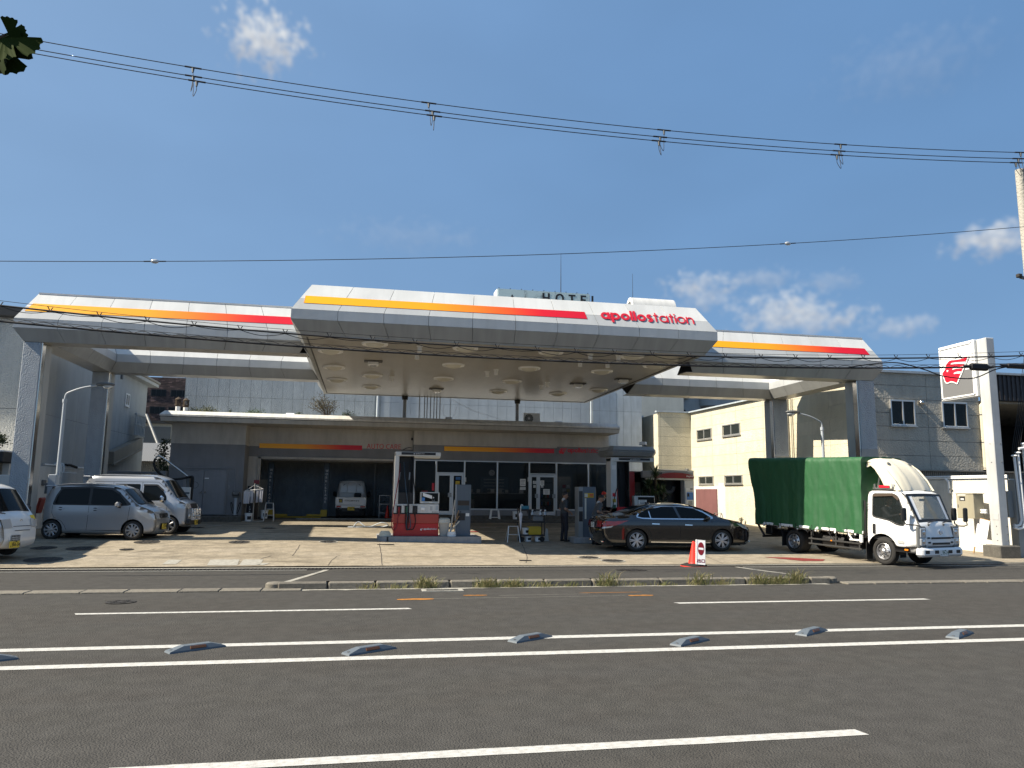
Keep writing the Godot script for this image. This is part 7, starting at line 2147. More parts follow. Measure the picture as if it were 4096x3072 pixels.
func over(t: Node, called: String, pts: Array, wf: Callable, m: Material, off := 0.005, sides := [1.0, -1.0], r := 0.0) -> MeshInstance3D:    # a plate, pane or lamp laid on the side
	var b := B.new()
	var p := PackedVector2Array(pts)
	if r > 0.0: p = soften(pts, r)
	skin(b, p, [], wf, off, 0.12, sides)
	return P(t, called, b, m)

func seam(t: Node3D, called: String, pts: Array, wf: Callable, m: Material, w := 0.010, off := 0.002, sides := [1.0, -1.0]) -> MeshInstance3D:     # a line along the side, as a door gap or a moulding
	var b := B.new()
	for i in pts.size() - 1:
		var d: Vector2 = (pts[i + 1] - pts[i]).normalized()
		var n := U(-d.y, d.x) * w * 0.5
		skin(b, PackedVector2Array([pts[i] - n, pts[i + 1] - n, pts[i + 1] + n, pts[i] + n]), [], wf, off, 0.25, sides)
	return P(t, called, b, m)

func plate(t: Node3D, x: Transform3D, small: String, big: String, m: Material, ink: Material) -> void:
	var p := P(t, "number_plate", cb(Vector3.ZERO, V(0.33, 0.165, 0.012), 0.004, x), m)
	words(p, "number", big, x * TI(V(-0.085, -0.07, 0.007)), 0.08, ink, false)
	var b := B.new()
	strokes(b, x * TI(V(-0.14, -0.055, 0.006)), 0.035, [[0, 0.8, 1, 0.8], [0.5, 1, 0.5, 0, 0.9, 0.2]], 0.16)
	strokes(b, x * TI(V(-0.07, 0.045, 0.006)), 0.028, [[0, 0.6, 1, 0.6], [0.5, 1, 0.1, 0], [0.5, 0.6, 0.9, 0]], 0.16)
	strokes(b, x * TI(V(-0.03, 0.045, 0.006)), 0.028, [[0.1, 0.9, 0.9, 0.9, 0.5, 0.4, 0.5, 0], [0, 0.4, 1, 0.4]], 0.16)
	P(p, "number", b, ink)
	words(p, "number", small, x * TI(V(0.015, 0.045, 0.007)), 0.028, ink, false)

func front_x(at: Vector3, yaw := 0.0) -> Transform3D:     # plate axes on a front face: x to the viewer's right
	return Transform3D(Basis(Vector3.UP, PI / 2 + yaw), at)

func mirror(t: Node3D, at: Vector3, s: Vector3, m: Material) -> void:
	var o := P(t, "mirror", cb(at, s, minf(s.x, s.z) * 0.35), m)
	P(o, "stalk", cb(at + V(0.02, -s.y * 0.5, -signf(at.z) * s.z * 0.5), V(0.05, 0.05, s.z), 0.01), M.plastic)

func vehicles() -> void:
	sedan()
	minicar()
	van()
	kei_truck("small_truck", "white cab-over small truck cut by the photo's left edge, nose to the right", V(-9.93, 0.19, -21.78), -17.0, "480", "94-34", false)
	kei_truck("small_truck", "white small pickup truck parked inside the dark service bay, tailgate outwards", V(-0.52, 0.665, -39.25), 90.0, "480", "50-36", true)
	truck()

func sedan() -> void:
	var t := thing("black_sedan", "glossy black saloon car with chrome window trim standing at the right pump", "car", V(9.98, 0.15, -24.09))
	var o := soften([U(-2.36, 0.22), U(-2.50, 0.42), U(-2.55, 0.66), U(-2.50, 0.92), U(-2.44, 1.05), U(-2.2, 1.09), U(-1.75, 1.12), U(-1.2, 1.33), U(-0.75, 1.43), U(-0.1, 1.47), U(0.42, 1.44), U(0.86, 1.33), U(1.48, 1.05), U(1.95, 0.96), U(2.3, 0.85), U(2.48, 0.72), U(2.55, 0.55), U(2.52, 0.36), U(2.40, 0.20), U(1.9, 0.19), U(-1.9, 0.19)], 0.22)
	var wf := widths({w = 0.925, belt = 0.98, tumble = 0.52, low = 0.42, tuck = 0.07, nose = 0.24, nx = 1.55, x1 = 2.55, tail = 0.15, tx = -1.7, x0 = -2.55, bev = 0.09, bulge = 0.015}, o)
	body(t, "body", o, [[-1.44, 0.34, 0.385], [1.45, 0.34, 0.385]], wf, M.black_paint, [], 0.06)
	for s in [1.0, -1.0]:
		for x in [-1.44, 1.45]: wheel(t, x, 0.345, 0.90, s, 0.24, 7, 1)
	var glass := [U(-1.42, 1.08), U(-1.33, 1.20), U(-1.0, 1.335), U(-0.5, 1.395), U(0.1, 1.40), U(0.5, 1.36), U(0.85, 1.23), U(1.14, 1.06), U(0.9, 1.025), U(-0.9, 1.03), U(-1.25, 1.045)]
	var big := Geometry2D.offset_polygon(PackedVector2Array(glass), 0.028, Geometry2D.JOIN_ROUND)[0]
	over(t, "chrome_surround", Array(big), wf, M.chrome, 0.003)
	over(t, "side_window", [U(-1.40, 1.085), U(-1.31, 1.195), U(-1.02, 1.315), U(-0.99, 1.045), U(-1.25, 1.05)], wf, M.glass, 0.007)
	over(t, "side_window", [U(-0.985, 1.32), U(-0.5, 1.388), U(-0.14, 1.395), U(-0.02, 1.035), U(-0.9, 1.037), U(-0.955, 1.045)], wf, M.glass, 0.007)
	over(t, "side_window", [U(-0.07, 1.395), U(0.1, 1.392), U(0.5, 1.35), U(0.84, 1.222), U(1.08, 1.06), U(0.9, 1.032), U(0.05, 1.034)], wf, M.glass, 0.007)
	over(t, "door_pillar", [U(-0.15, 1.395), U(-0.06, 1.395), U(0.05, 1.033), U(-0.03, 1.033)], wf, M.black_paint, 0.009)
	var b := B.new()
	sweep(b, [U(-1.72, 1.135), U(-1.2, 1.33), U(-0.86, 1.41)], wf, -0.85, 0.85, 0.010, 0.06)
	P(t, "rear_window", b, M.glass)
	b = B.new()
	sweep(b, [U(0.55, 1.415), U(0.86, 1.33), U(1.46, 1.06)], wf, -0.86, 0.86, 0.010, 0.06)
	P(t, "windscreen", b, M.glass)
	seam(t, "door_gap", [U(-0.03, 1.0), U(0.02, 0.75), U(0.0, 0.36)], wf, M.seam)
	seam(t, "door_gap", [U(1.10, 1.0), U(1.08, 0.7), U(1.0, 0.36), U(-0.95, 0.36)], wf, M.seam)
	seam(t, "door_gap", [U(-1.25, 1.0), U(-1.12, 0.8), U(-1.0, 0.62), U(-0.95, 0.36)], wf, M.seam)
	seam(t, "sill_chrome", [U(-0.98, 0.30), U(1.02, 0.27)], wf, M.chrome, 0.03, 0.012)
	seam(t, "shoulder_crease", [U(-2.2, 0.90), U(-1.0, 0.93), U(1.2, 0.88)], wf, M.black_paint, 0.02, 0.008)
	for q in [[-0.83, 0.86], [0.28, 0.83]]: over(t, "door_handle", [U(q[0] - 0.13, q[1] - 0.012), U(q[0] + 0.13, q[1] - 0.02), U(q[0] + 0.14, q[1] + 0.01), U(q[0] - 0.12, q[1] + 0.022)], wf, M.chrome, 0.025, [1.0, -1.0], 0.02)
	for s in [1.0, -1.0]: mirror(t, V(0.92, 1.05, s * 0.99), V(0.16, 0.14, 0.2), M.black_paint)
	over(t, "tail_lamp", [U(-2.52, 0.74), U(-2.50, 0.93), U(-2.2, 0.93), U(-1.72, 0.965), U(-2.0, 0.85), U(-2.3, 0.76)], wf, M.redlamp, 0.012)
	over(t, "tail_lamp_lower", [U(-2.53, 0.70), U(-2.52, 0.75), U(-2.2, 0.80), U(-2.28, 0.74)], wf, M.lampglass, 0.014)
	b = B.new()
	for s in [[-0.97, -0.48], [0.48, 0.97]]: sweep(b, [U(-2.545, 0.74), U(-2.50, 0.93)], wf, s[0], s[1], 0.012, 0.06, false, null, 5)
	P(t, "tail_lamp", b, M.redlamp)
	b = B.new()
	sweep(b, [U(-2.46, 1.0), U(-2.445, 1.035)], wf, -0.45, 0.45, 0.012, 0.06)
	P(t, "boot_chrome", b, M.chrome)
	plate(t, Transform3D(Basis(Vector3.UP, -PI / 2), V(-2.615, 0.80, 0.0)), "301", "5-77", M.plate_white, M.ink_green)
	P(t, "boot_badge", B.new().lathe([U(0.05, 0), U(0.06, 0.01), U(0.045, 0.012)], Transform3D(Basis(V(0, 0, 1), PI / 2), V(-2.53, 0.99, 0)), 16), M.chrome)
	b = B.new()
	for s in [-1.0, 1.0]: b.cbox(V(-2.50, 0.30, s * 0.62), V(0.08, 0.07, 0.20), 0.02)
	P(t, "exhaust", b, M.chrome)
	over(t, "headlight", [U(2.52, 0.64), U(2.44, 0.76), U(2.15, 0.87), U(1.95, 0.88), U(2.2, 0.74)], wf, M.lampglass, 0.010)
	b = B.new()
	for s in [[-0.98, -0.55], [0.55, 0.98]]: sweep(b, [U(2.46, 0.75), U(2.535, 0.60)], wf, s[0], s[1], 0.010, 0.06, false, null, 5)
	P(t, "headlight", b, M.lampglass)
	b = B.new()
	sweep(b, [U(2.48, 0.73), U(2.55, 0.55), U(2.52, 0.33)], wf, -0.5, 0.5, 0.008, 0.06)
	P(t, "grille", b, M.plastic)
	over(t, "bumper_chrome", [U(2.50, 0.28), U(2.52, 0.33), U(2.30, 0.30), U(2.28, 0.26)], wf, M.chrome, 0.01)
	lb(t, "roof_antenna", V(-0.75, 1.50, 0), V(0.16, 0.06, 0.04), M.black_paint, 0.015)
	lb(t, "underbody", V(0, 0.26, 0), V(4.3, 0.16, 1.5), M.black)

func minicar() -> void:
	var t := thing("silver_minicar", "silver boxy minicar with yellow number plate parked facing right", "car", V(-7.76, 0.38, -26.1), "", -7.5)
	var o := soften([U(-1.60, 0.25), U(-1.68, 0.50), U(-1.69, 0.95), U(-1.60, 1.36), U(-1.46, 1.60), U(-1.2, 1.645), U(-0.3, 1.66), U(0.35, 1.61), U(0.60, 1.54), U(1.14, 1.04), U(1.42, 0.94), U(1.60, 0.84), U(1.67, 0.68), U(1.69, 0.42), U(1.62, 0.20), U(1.3, 0.19), U(-1.4, 0.2)], 0.14)
	var wf := widths({w = 0.735, belt = 1.02, tumble = 0.22, low = 0.40, tuck = 0.04, nose = 0.15, nx = 1.0, x1 = 1.7, tail = 0.09, tx = -1.1, x0 = -1.7, bev = 0.07, bulge = 0.012}, o)
	body(t, "body", o, [[-1.34, 0.29, 0.335], [1.05, 0.29, 0.335]], wf, M.silver_paint, [], 0.05)
	for s in [1.0, -1.0]:
		for x in [-1.34, 1.05]: wheel(t, x, 0.285, 0.725, s, 0.17, 9)
	over(t, "window_surround", [U(-1.36, 1.03), U(-1.30, 1.30), U(-1.18, 1.54), U(-0.3, 1.585), U(0.36, 1.53), U(0.62, 1.38), U(0.98, 1.06), U(0.86, 1.02)], wf, M.black, 0.004, [1.0, -1.0], 0.06)
	over(t, "side_window", [U(-1.29, 1.06), U(-1.24, 1.30), U(-1.14, 1.50), U(-0.32, 1.55), U(-0.30, 1.05)], wf, M.glass, 0.008, [1.0, -1.0], 0.06)
	over(t, "side_window", [U(-0.22, 1.05), U(-0.24, 1.55), U(0.33, 1.50), U(0.58, 1.36), U(0.86, 1.05)], wf, M.glass, 0.008, [1.0, -1.0], 0.05)
	seam(t, "rain_visor", [U(-1.2, 1.535), U(-0.3, 1.57), U(0.35, 1.52), U(0.6, 1.38)], wf, M.black, 0.06, 0.022)
	var b := B.new()
	sweep(b, [U(0.64, 1.51), U(1.12, 1.07)], wf, -0.86, 0.86, 0.010, 0.05)
	P(t, "windscreen", b, M.glass)
	b = B.new()
	sweep(b, [U(-1.61, 1.33), U(-1.50, 1.56)], wf, -0.85, 0.85, 0.006, 0.05)
	P(t, "rear_window", b, M.glass)
	P(t, "roof_spoiler", cb(V(-1.56, 1.60, 0), V(0.24, 0.04, 1.16), 0.015), M.silver_paint)
	seam(t, "door_gap", [U(-0.27, 1.02), U(-0.28, 0.62), U(-0.30, 0.28)], wf, M.seam)
	seam(t, "door_gap", [U(0.94, 1.03), U(0.90, 0.6), U(0.80, 0.28), U(-0.88, 0.28)], wf, M.seam)
	seam(t, "door_gap", [U(-1.34, 1.02), U(-1.35, 0.80), U(-1.28, 0.66), U(-1.05, 0.55), U(-0.95, 0.42), U(-0.88, 0.28)], wf, M.seam)
	for q in [[-1.10, 0.92], [-0.08, 0.91]]:
		var h := over(t, "door_handle", [U(q[0] - 0.11, q[1] - 0.02), U(q[0] + 0.11, q[1] - 0.022), U(q[0] + 0.11, q[1] + 0.018), U(q[0] - 0.11, q[1] + 0.022)], wf, M.silver_paint, 0.028, [1.0, -1.0], 0.02)
		var hb := B.new()
		skin(hb, PackedVector2Array(disc(q[0], q[1], 0.065, 0.05, 14)), [], wf, 0.003)
		P(h, "handle_recess", hb, M.seam)
	for s in [1.0, -1.0]: mirror(t, V(0.62, 1.06, s * 0.83), V(0.13, 0.16, 0.22), M.silver_paint)
	over(t, "side_skirt", [U(-0.98, 0.22), U(-0.98, 0.30), U(0.70, 0.26), U(0.70, 0.19)], wf, M.silver_paint, 0.02)
	over(t, "headlight", [U(1.655, 0.60), U(1.63, 0.74), U(1.40, 0.85), U(1.12, 0.915), U(1.30, 0.74), U(1.48, 0.62)], wf, M.lampglass, 0.010)
	b = B.new()
	for s in [[-0.98, -0.62], [0.62, 0.98]]: sweep(b, [U(1.62, 0.80), U(1.675, 0.62)], wf, s[0], s[1], 0.010, 0.05, false, null, 4)
	P(t, "headlight", b, M.lampglass)
	b = B.new()
	sweep(b, [U(1.64, 0.78), U(1.675, 0.64)], wf, -0.58, 0.58, 0.007, 0.05)
	var gr := P(t, "grille", b, M.plastic)
	b = B.new()
	for k in 3: sweep(b, [U(1.645 + k * 0.011, 0.765 - k * 0.045), U(1.648 + k * 0.011, 0.752 - k * 0.045)], wf, -0.56, 0.56, 0.016, 0.05)
	P(gr, "grille_bar", b, M.chrome)
	b = B.new()
	sweep(b, [U(1.685, 0.50), U(1.67, 0.30)], wf, -0.55, 0.55, 0.007, 0.05)
	P(t, "bumper_intake", b, M.black)
	plate(t, front_x(V(1.765, 0.40, 0.12)), "580", "15-94", M.plate_yellow, M.ink)
	lb(t, "roof_antenna", V(0.45, 1.65, 0), V(0.12, 0.03, 0.04), M.plastic, 0.01).rotation.z = 0.0
	lb(t, "underbody", V(0, 0.25, 0), V(2.9, 0.14, 1.15), M.black)
	b = B.new()
	sweep(b, [U(1.08, 1.06), U(1.18, 1.03)], wf, -0.78, 0.78, 0.014, 0.05)
	P(t, "wiper_cowl", b, M.plastic)

func van() -> void:
	var t := thing("silver_van", "silver high-roofed van with bull-bar style grille behind the minicar", "van", V(-7.28, 0.45, -27.9), "", -6.0)
	var o := soften([U(-1.62, 0.30), U(-1.69, 0.60), U(-1.69, 1.15), U(-1.60, 1.72), U(-1.52, 1.86), U(-1.2, 1.91), U(0.45, 1.90), U(0.72, 1.84), U(0.86, 1.76), U(1.34, 1.13), U(1.60, 1.02), U(1.68, 0.88), U(1.70, 0.45), U(1.60, 0.28), U(1.3, 0.26), U(-1.4, 0.27)], 0.12)
	var wf := widths({w = 0.735, belt = 1.05, tumble = 0.13, low = 0.40, tuck = 0.03, nose = 0.13, nx = 1.15, x1 = 1.7, tail = 0.05, tx = -1.3, x0 = -1.7, bev = 0.07, bulge = 0.01}, o)
	body(t, "body", o, [[-1.10, 0.30, 0.35], [1.14, 0.30, 0.35]], wf, M.van_paint, [], 0.05)
	for s in [1.0, -1.0]:
		for x in [-1.10, 1.14]: wheel(t, x, 0.30, 0.725, s, 0.18, 6)
	over(t, "side_window", [U(-1.50, 1.12), U(-1.44, 1.60), U(-0.72, 1.63), U(-0.72, 1.12)], wf, M.glass, 0.006, [1.0, -1.0], 0.05)
	over(t, "side_window", [U(-0.66, 1.12), U(-0.66, 1.63), U(0.16, 1.63), U(0.16, 1.12)], wf, M.glass, 0.006, [1.0, -1.0], 0.04)
	over(t, "side_window", [U(0.28, 1.10), U(0.27, 1.62), U(0.70, 1.60), U(0.90, 1.42), U(1.02, 1.24), U(1.04, 1.10)], wf, M.glass, 0.006, [1.0, -1.0], 0.04)
	seam(t, "rain_visor", [U(0.26, 1.60), U(0.70, 1.60), U(0.92, 1.42)], wf, M.black, 0.05, 0.02)
	for q in [[0.22, 1.70], [1.08, 1.12], [-0.70, 1.70]]: seam(t, "door_gap", [U(q[0], q[1]), U(q[0] - 0.01, 0.9), U(q[0] - 0.02, 0.33)], wf, M.seam)
	seam(t, "roof_gutter", [U(-1.5, 1.70), U(0.72, 1.70), U(0.95, 1.52)], wf, M.seam, 0.012)
	seam(t, "side_crease", [U(-1.5, 0.78), U(1.5, 0.78)], wf, M.van_paint, 0.03, 0.008)
	var b := B.new()
	sweep(b, [U(0.88, 1.74), U(1.31, 1.17)], wf, -0.86, 0.86, 0.010, 0.05)
	P(t, "windscreen", b, M.glass)
	b = B.new()
	sweep(b, [U(1.28, 1.16), U(1.42, 1.10)], wf, -0.78, 0.78, 0.014, 0.05)
	P(t, "wiper_cowl", b, M.plastic)
	P(t, "roof_spoiler", cb(V(-1.60, 1.86, 0), V(0.24, 0.05, 1.2), 0.02), M.van_paint)
	P(t, "roof_vent", cb(V(0.2, 1.945, 0.1), V(0.2, 0.04, 0.14), 0.015), M.plastic)
	for s in [1.0, -1.0]: mirror(t, V(0.92, 1.16, s * 0.84), V(0.14, 0.20, 0.20), M.chrome if s > 0 else M.van_paint)
	over(t, "headlight", [U(1.69, 0.86), U(1.64, 1.0), U(1.38, 1.0), U(1.40, 0.84)], wf, M.lampglass, 0.01)
	b = B.new()
	for s in [[-0.98, -0.55], [0.55, 0.98]]: sweep(b, [U(1.63, 1.0), U(1.69, 0.84)], wf, s[0], s[1], 0.01, 0.05, false, null, 4)
	P(t, "headlight", b, M.lampglass)
	b = B.new()
	sweep(b, [U(1.635, 0.99), U(1.695, 0.80)], wf, -0.54, 0.54, 0.008, 0.05)
	P(t, "grille", b, M.plastic)
	b = B.new()
	for k in 6: b.cbox(V(1.79, 0.64, -0.42 + k * 0.168), V(0.04, 0.40, 0.03), 0.01)
	for k in 4: b.cbox(V(1.788, 0.47 + k * 0.115, 0), V(0.035, 0.03, 0.92), 0.008)
	P(t, "front_guard", b, M.chrome)
	P(t, "bumper", cb(V(1.72, 0.40, 0), V(0.18, 0.18, 1.22), 0.04), M.plastic)
	P(t, "fog_lamp", B.new().ball(V(1.745, 0.60, 0.56), V(0.03, 0.05, 0.05), 10), M.lampglass)
	plate(t, front_x(V(1.83, 0.38, 0.05)), "480", "32-08", M.plate_yellow, M.ink)
	lb(t, "underbody", V(0, 0.34, 0), V(2.9, 0.16, 1.15), M.black)

func kei_truck(called: String, label: String, at: Vector3, turn: float, small: String, big: String, rear: bool) -> void:
	var t := thing(called, label, "truck", at, "", turn)
	var o := soften([U(-0.02, 0.30), U(-0.02, 1.55), U(0.05, 1.76), U(0.25, 1.80), U(0.72, 1.78), U(0.98, 1.68), U(1.44, 1.08), U(1.58, 0.96), U(1.66, 0.72), U(1.69, 0.44), U(1.62, 0.28), U(1.3, 0.26)], 0.10)
	var wf := widths({w = 0.735, belt = 1.05, tumble = 0.15, low = 0.4, tuck = 0.02, nose = 0.14, nx = 1.05, x1 = 1.7, tail = 0.0, tx = -1.3, x0 = -1.7, bev = 0.08, bulge = 0.01}, o)
	body(t, "cab", o, [[0.86, 0.27, 0.33]], wf, M.white_car, [], 0.06)
	for s in [1.0, -1.0]:
		for x in [0.86, -1.04]: wheel(t, x, 0.27, 0.70, s, 0.16, 8)
	over(t, "side_window", [U(0.12, 1.08), U(0.14, 1.60), U(0.66, 1.62), U(0.92, 1.48), U(1.22, 1.10), U(1.18, 0.96), U(0.95, 1.02)], wf, M.glass, 0.006, [1.0, -1.0], 0.04)
	seam(t, "rain_visor", [U(0.13, 1.60), U(0.66, 1.64), U(0.95, 1.48), U(1.12, 1.26)], wf, M.black, 0.05, 0.02)
	seam(t, "door_gap", [U(1.22, 1.06), U(1.20, 0.7), U(1.16, 0.42)], wf, M.seam)
	seam(t, "door_gap", [U(0.08, 1.68), U(0.06, 0.4), U(0.5, 0.38)], wf, M.seam)
	var b := B.new()
	sweep(b, [U(1.0, 1.655), U(1.42, 1.105)], wf, -0.86, 0.86, 0.010, 0.06)
	P(t, "windscreen", b, M.glass)
	b = B.new()
	for s in [-0.15, 0.35]: b.cyl(V(1.50, 1.08, s), V(1.42, 1.16, s + 0.40), 0.012, -1, 5)
	P(t, "wiper", b, M.plastic)
	b = B.new()
	for s in [[-0.985, -0.56], [0.56, 0.985]]: sweep(b, [U(1.59, 0.94), U(1.66, 0.73)], wf, s[0], s[1], 0.010, 0.06, false, null, 4)
	P(t, "headlight", b, M.lampglass)
	over(t, "headlight", [U(1.655, 0.73), U(1.58, 0.95), U(1.36, 0.96), U(1.38, 0.73)], wf, M.lampglass, 0.010)
	seam(t, "headlight_rim", [U(1.37, 0.97), U(1.365, 0.72)], wf, M.plastic, 0.05, 0.008)
	b = B.new()
	sweep(b, [U(1.69, 0.56), U(1.695, 0.40)], wf, 0.16, 0.62, 0.006, 0.06)
	var ig := P(t, "intake", b, M.black)
	b = B.new()
	for k in 7: sweep(b, [U(1.69, 0.56), U(1.695, 0.40)], wf, 0.16 + k * 0.074, 0.172 + k * 0.074, 0.014, 0.06, false, null, 1)
	for k in 3: sweep(b, [U(1.692, 0.515 - k * 0.045), U(1.692, 0.505 - k * 0.045)], wf, 0.16, 0.62, 0.014, 0.06)
	P(ig, "intake_bar", b, M.white_car)
	b = B.new()
	sweep(b, [U(1.655, 0.76), U(1.66, 0.748)], wf, -0.5, 0.5, 0.004, 0.06)
	sweep(b, [U(1.675, 0.66), U(1.68, 0.645)], wf, -0.45, 0.45, 0.004, 0.06)
	P(t, "panel_crease", b, M.seam)
	P(t, "badge", B.new().lathe([U(0.035, 0), U(0.045, 0.008), U(0.03, 0.012)], Transform3D(Basis(V(0, 0, 1), -PI / 2), V(1.655, 0.90, 0)), 14), M.chrome)
	if not rear:
		plate(t, front_x(V(1.768, 0.34, 0.28)), small, big, M.plate_yellow, M.ink)
		P(t, "sticker", ob(Vector3.ZERO, V(0.12, 0.12, 0.006), Transform3D(Basis(Vector3.UP, PI / 2 - 0.15) * Basis(Vector3.RIGHT, -0.5), V(1.60, 0.98, -0.46))), M.plate_yellow)
	for s in [1.0, -1.0]: mirror(t, V(1.14, 1.14, s * 0.86), V(0.10, 0.24, 0.16), M.plastic)
	# load bed
	for s in [1.0, -1.0]: lb(t, "bed_side", V(-0.90, 0.80, s * 0.70), V(1.72, 0.32, 0.04), M.white_car, 0.012)
	lb(t, "bed_floor", V(-0.88, 0.64, 0), V(1.72, 0.06, 1.40), M.white_car)
	var tg := lb(t, "tailgate", V(-1.76, 0.80, 0), V(0.05, 0.34, 1.44), M.white_car, 0.015)
	P(tg, "gate_lip", B.new().cyl(V(-1.77, 0.975, -0.72), V(-1.77, 0.975, 0.72), 0.022, -1, 8), M.white_car)
	lb(t, "rear_frame", V(-1.72, 0.55, 0), V(0.10, 0.14, 1.42), M.white_car, 0.015)
	lb(t, "underbody", V(-0.2, 0.42, 0), V(2.9, 0.2, 0.8), M.black)
	for s in [1.0, -1.0]: lb(t, "tail_lamp", V(-1.775, 0.55, s * 0.56), V(0.03, 0.09, 0.22), M.redlamp, 0.01)
	if rear:
		var rx := Transform3D(Basis(Vector3.UP, -PI / 2), V(-1.80, 0.46, 0.02))
		plate(t, rx, small, big, M.plate_yellow, M.ink)
		b = B.new()
		var kr := RandomNumberGenerator.new()
		kr.seed = 5
		var kj := [[[0.1, 0.9, 0.9, 0.9], [0.0, 0.4, 1, 0.4], [0.5, 0.9, 0.5, 0]], [[0, 0.7, 1, 0.7], [0, 0.35, 1, 0.35], [0.3, 1, 0.3, 0], [0.7, 1, 0.7, 0]], [[0, 0.9, 1, 0.9], [0.5, 0.9, 0.1, 0.2], [0.3, 0.5, 0.9, 0.5, 0.9, 0, 0.3, 0, 0.3, 0.5]], [[0.1, 0.9, 0.2, 0.75], [0.05, 0.6, 0.2, 0.5], [0.05, 0, 0.25, 0.3], [0.4, 0.8, 1, 0.8, 1, 0, 0.4, 0, 0.4, 0.8], [0.7, 1, 0.7, 0], [0.4, 0.4, 1, 0.4]], [[0.25, 1, 0.25, 0], [0, 0.7, 0.5, 0.7], [0.45, 0.8, 1, 0.8], [0.4, 0.5, 1, 0.5], [0.7, 1, 0.7, 0], [0.7, 0.5, 0.4, 0.1], [0.7, 0.5, 1, 0.1]], [[0, 0.75, 1, 0.75], [0.1, 0.45, 0.6, 0.45], [0.35, 0.45, 0.35, 0.1], [0.6, 1, 0.75, 0.3, 1, 0.05]], [[0.5, 1, 0, 0.6], [0.5, 1, 1, 0.6], [0.25, 0.6, 0.75, 0.6], [0.1, 0.35, 0.9, 0.35], [0.4, 0.3, 0.2, 0.05, 0.8, 0.1]], [[0.25, 1, 0.25, 0], [0, 0.7, 0.45, 0.7, 0.1, 0.4], [0.55, 0.6, 1, 0.6], [0.78, 0.95, 0.78, 0.05], [0.5, 0.05, 1, 0.05]]]
		for i in 8: strokes(b, Transform3D(Basis(Vector3.UP, -PI / 2), V(-1.787, 0.79, -0.30 + i * 0.088)), 0.075, kj[i], 0.13)
		P(tg, "lettering", b, M.ink)
		P(tg, "hazard_mark", ob(V(-1.79, 0.82, -0.47), V(0.006, 0.17, 0.17)), M.ink)
		b = B.new()
		strokes(b, Transform3D(Basis(Vector3.UP, -PI / 2), V(-1.794, 0.755, -0.53)), 0.12, [[0.5, 1, 0.1, 0.6], [0.4, 0.9, 0.8, 0.9, 0.6, 0.7], [0.1, 0.68, 0.95, 0.68], [0.2, 0.68, 0.05, 0.0], [0.4, 0.5, 0.8, 0.5, 0.8, 0.3, 0.4, 0.3, 0.4, 0.05, 0.95, 0.05, 0.95, 0.18]], 0.12)
		P(tg, "lettering", b, M.plate_yellow)
		# cab back seen above the gate
		P(t, "rear_window", B.new().ext(soften([U(-0.46, 1.26), U(0.46, 1.26), U(0.42, 1.62), U(-0.42, 1.62)], 0.08), Transform3D(Basis(Vector3.UP, -PI / 2), V(-0.03, 0, 0)), 0.01), M.glass)
		b = B.new().tube([V(-0.10, 0.95, -0.62), V(-0.10, 1.68, -0.58), V(-0.10, 1.75, -0.5), V(-0.10, 1.76, 0.5), V(-0.10, 1.68, 0.58), V(-0.10, 0.95, 0.62)], 0.025, 8)
		for z in [-0.22, 0.22]: b.cyl(V(-0.10, 1.2, z), V(-0.10, 1.76, z), 0.015, -1, 8)
		b.cyl(V(-0.10, 1.2, -0.6), V(-0.10, 1.2, 0.6), 0.015, -1, 8)
		P(t, "guard_frame", b, M.white_car)
		lb(t, "canister", V(-0.4, 1.06, 0.30), V(0.2, 0.26, 0.34), M.ink, 0.03)
		lb(t, "mudguard", V(-1.6, 0.28, 0), V(0.02, 0.3, 1.3), M.rubber)

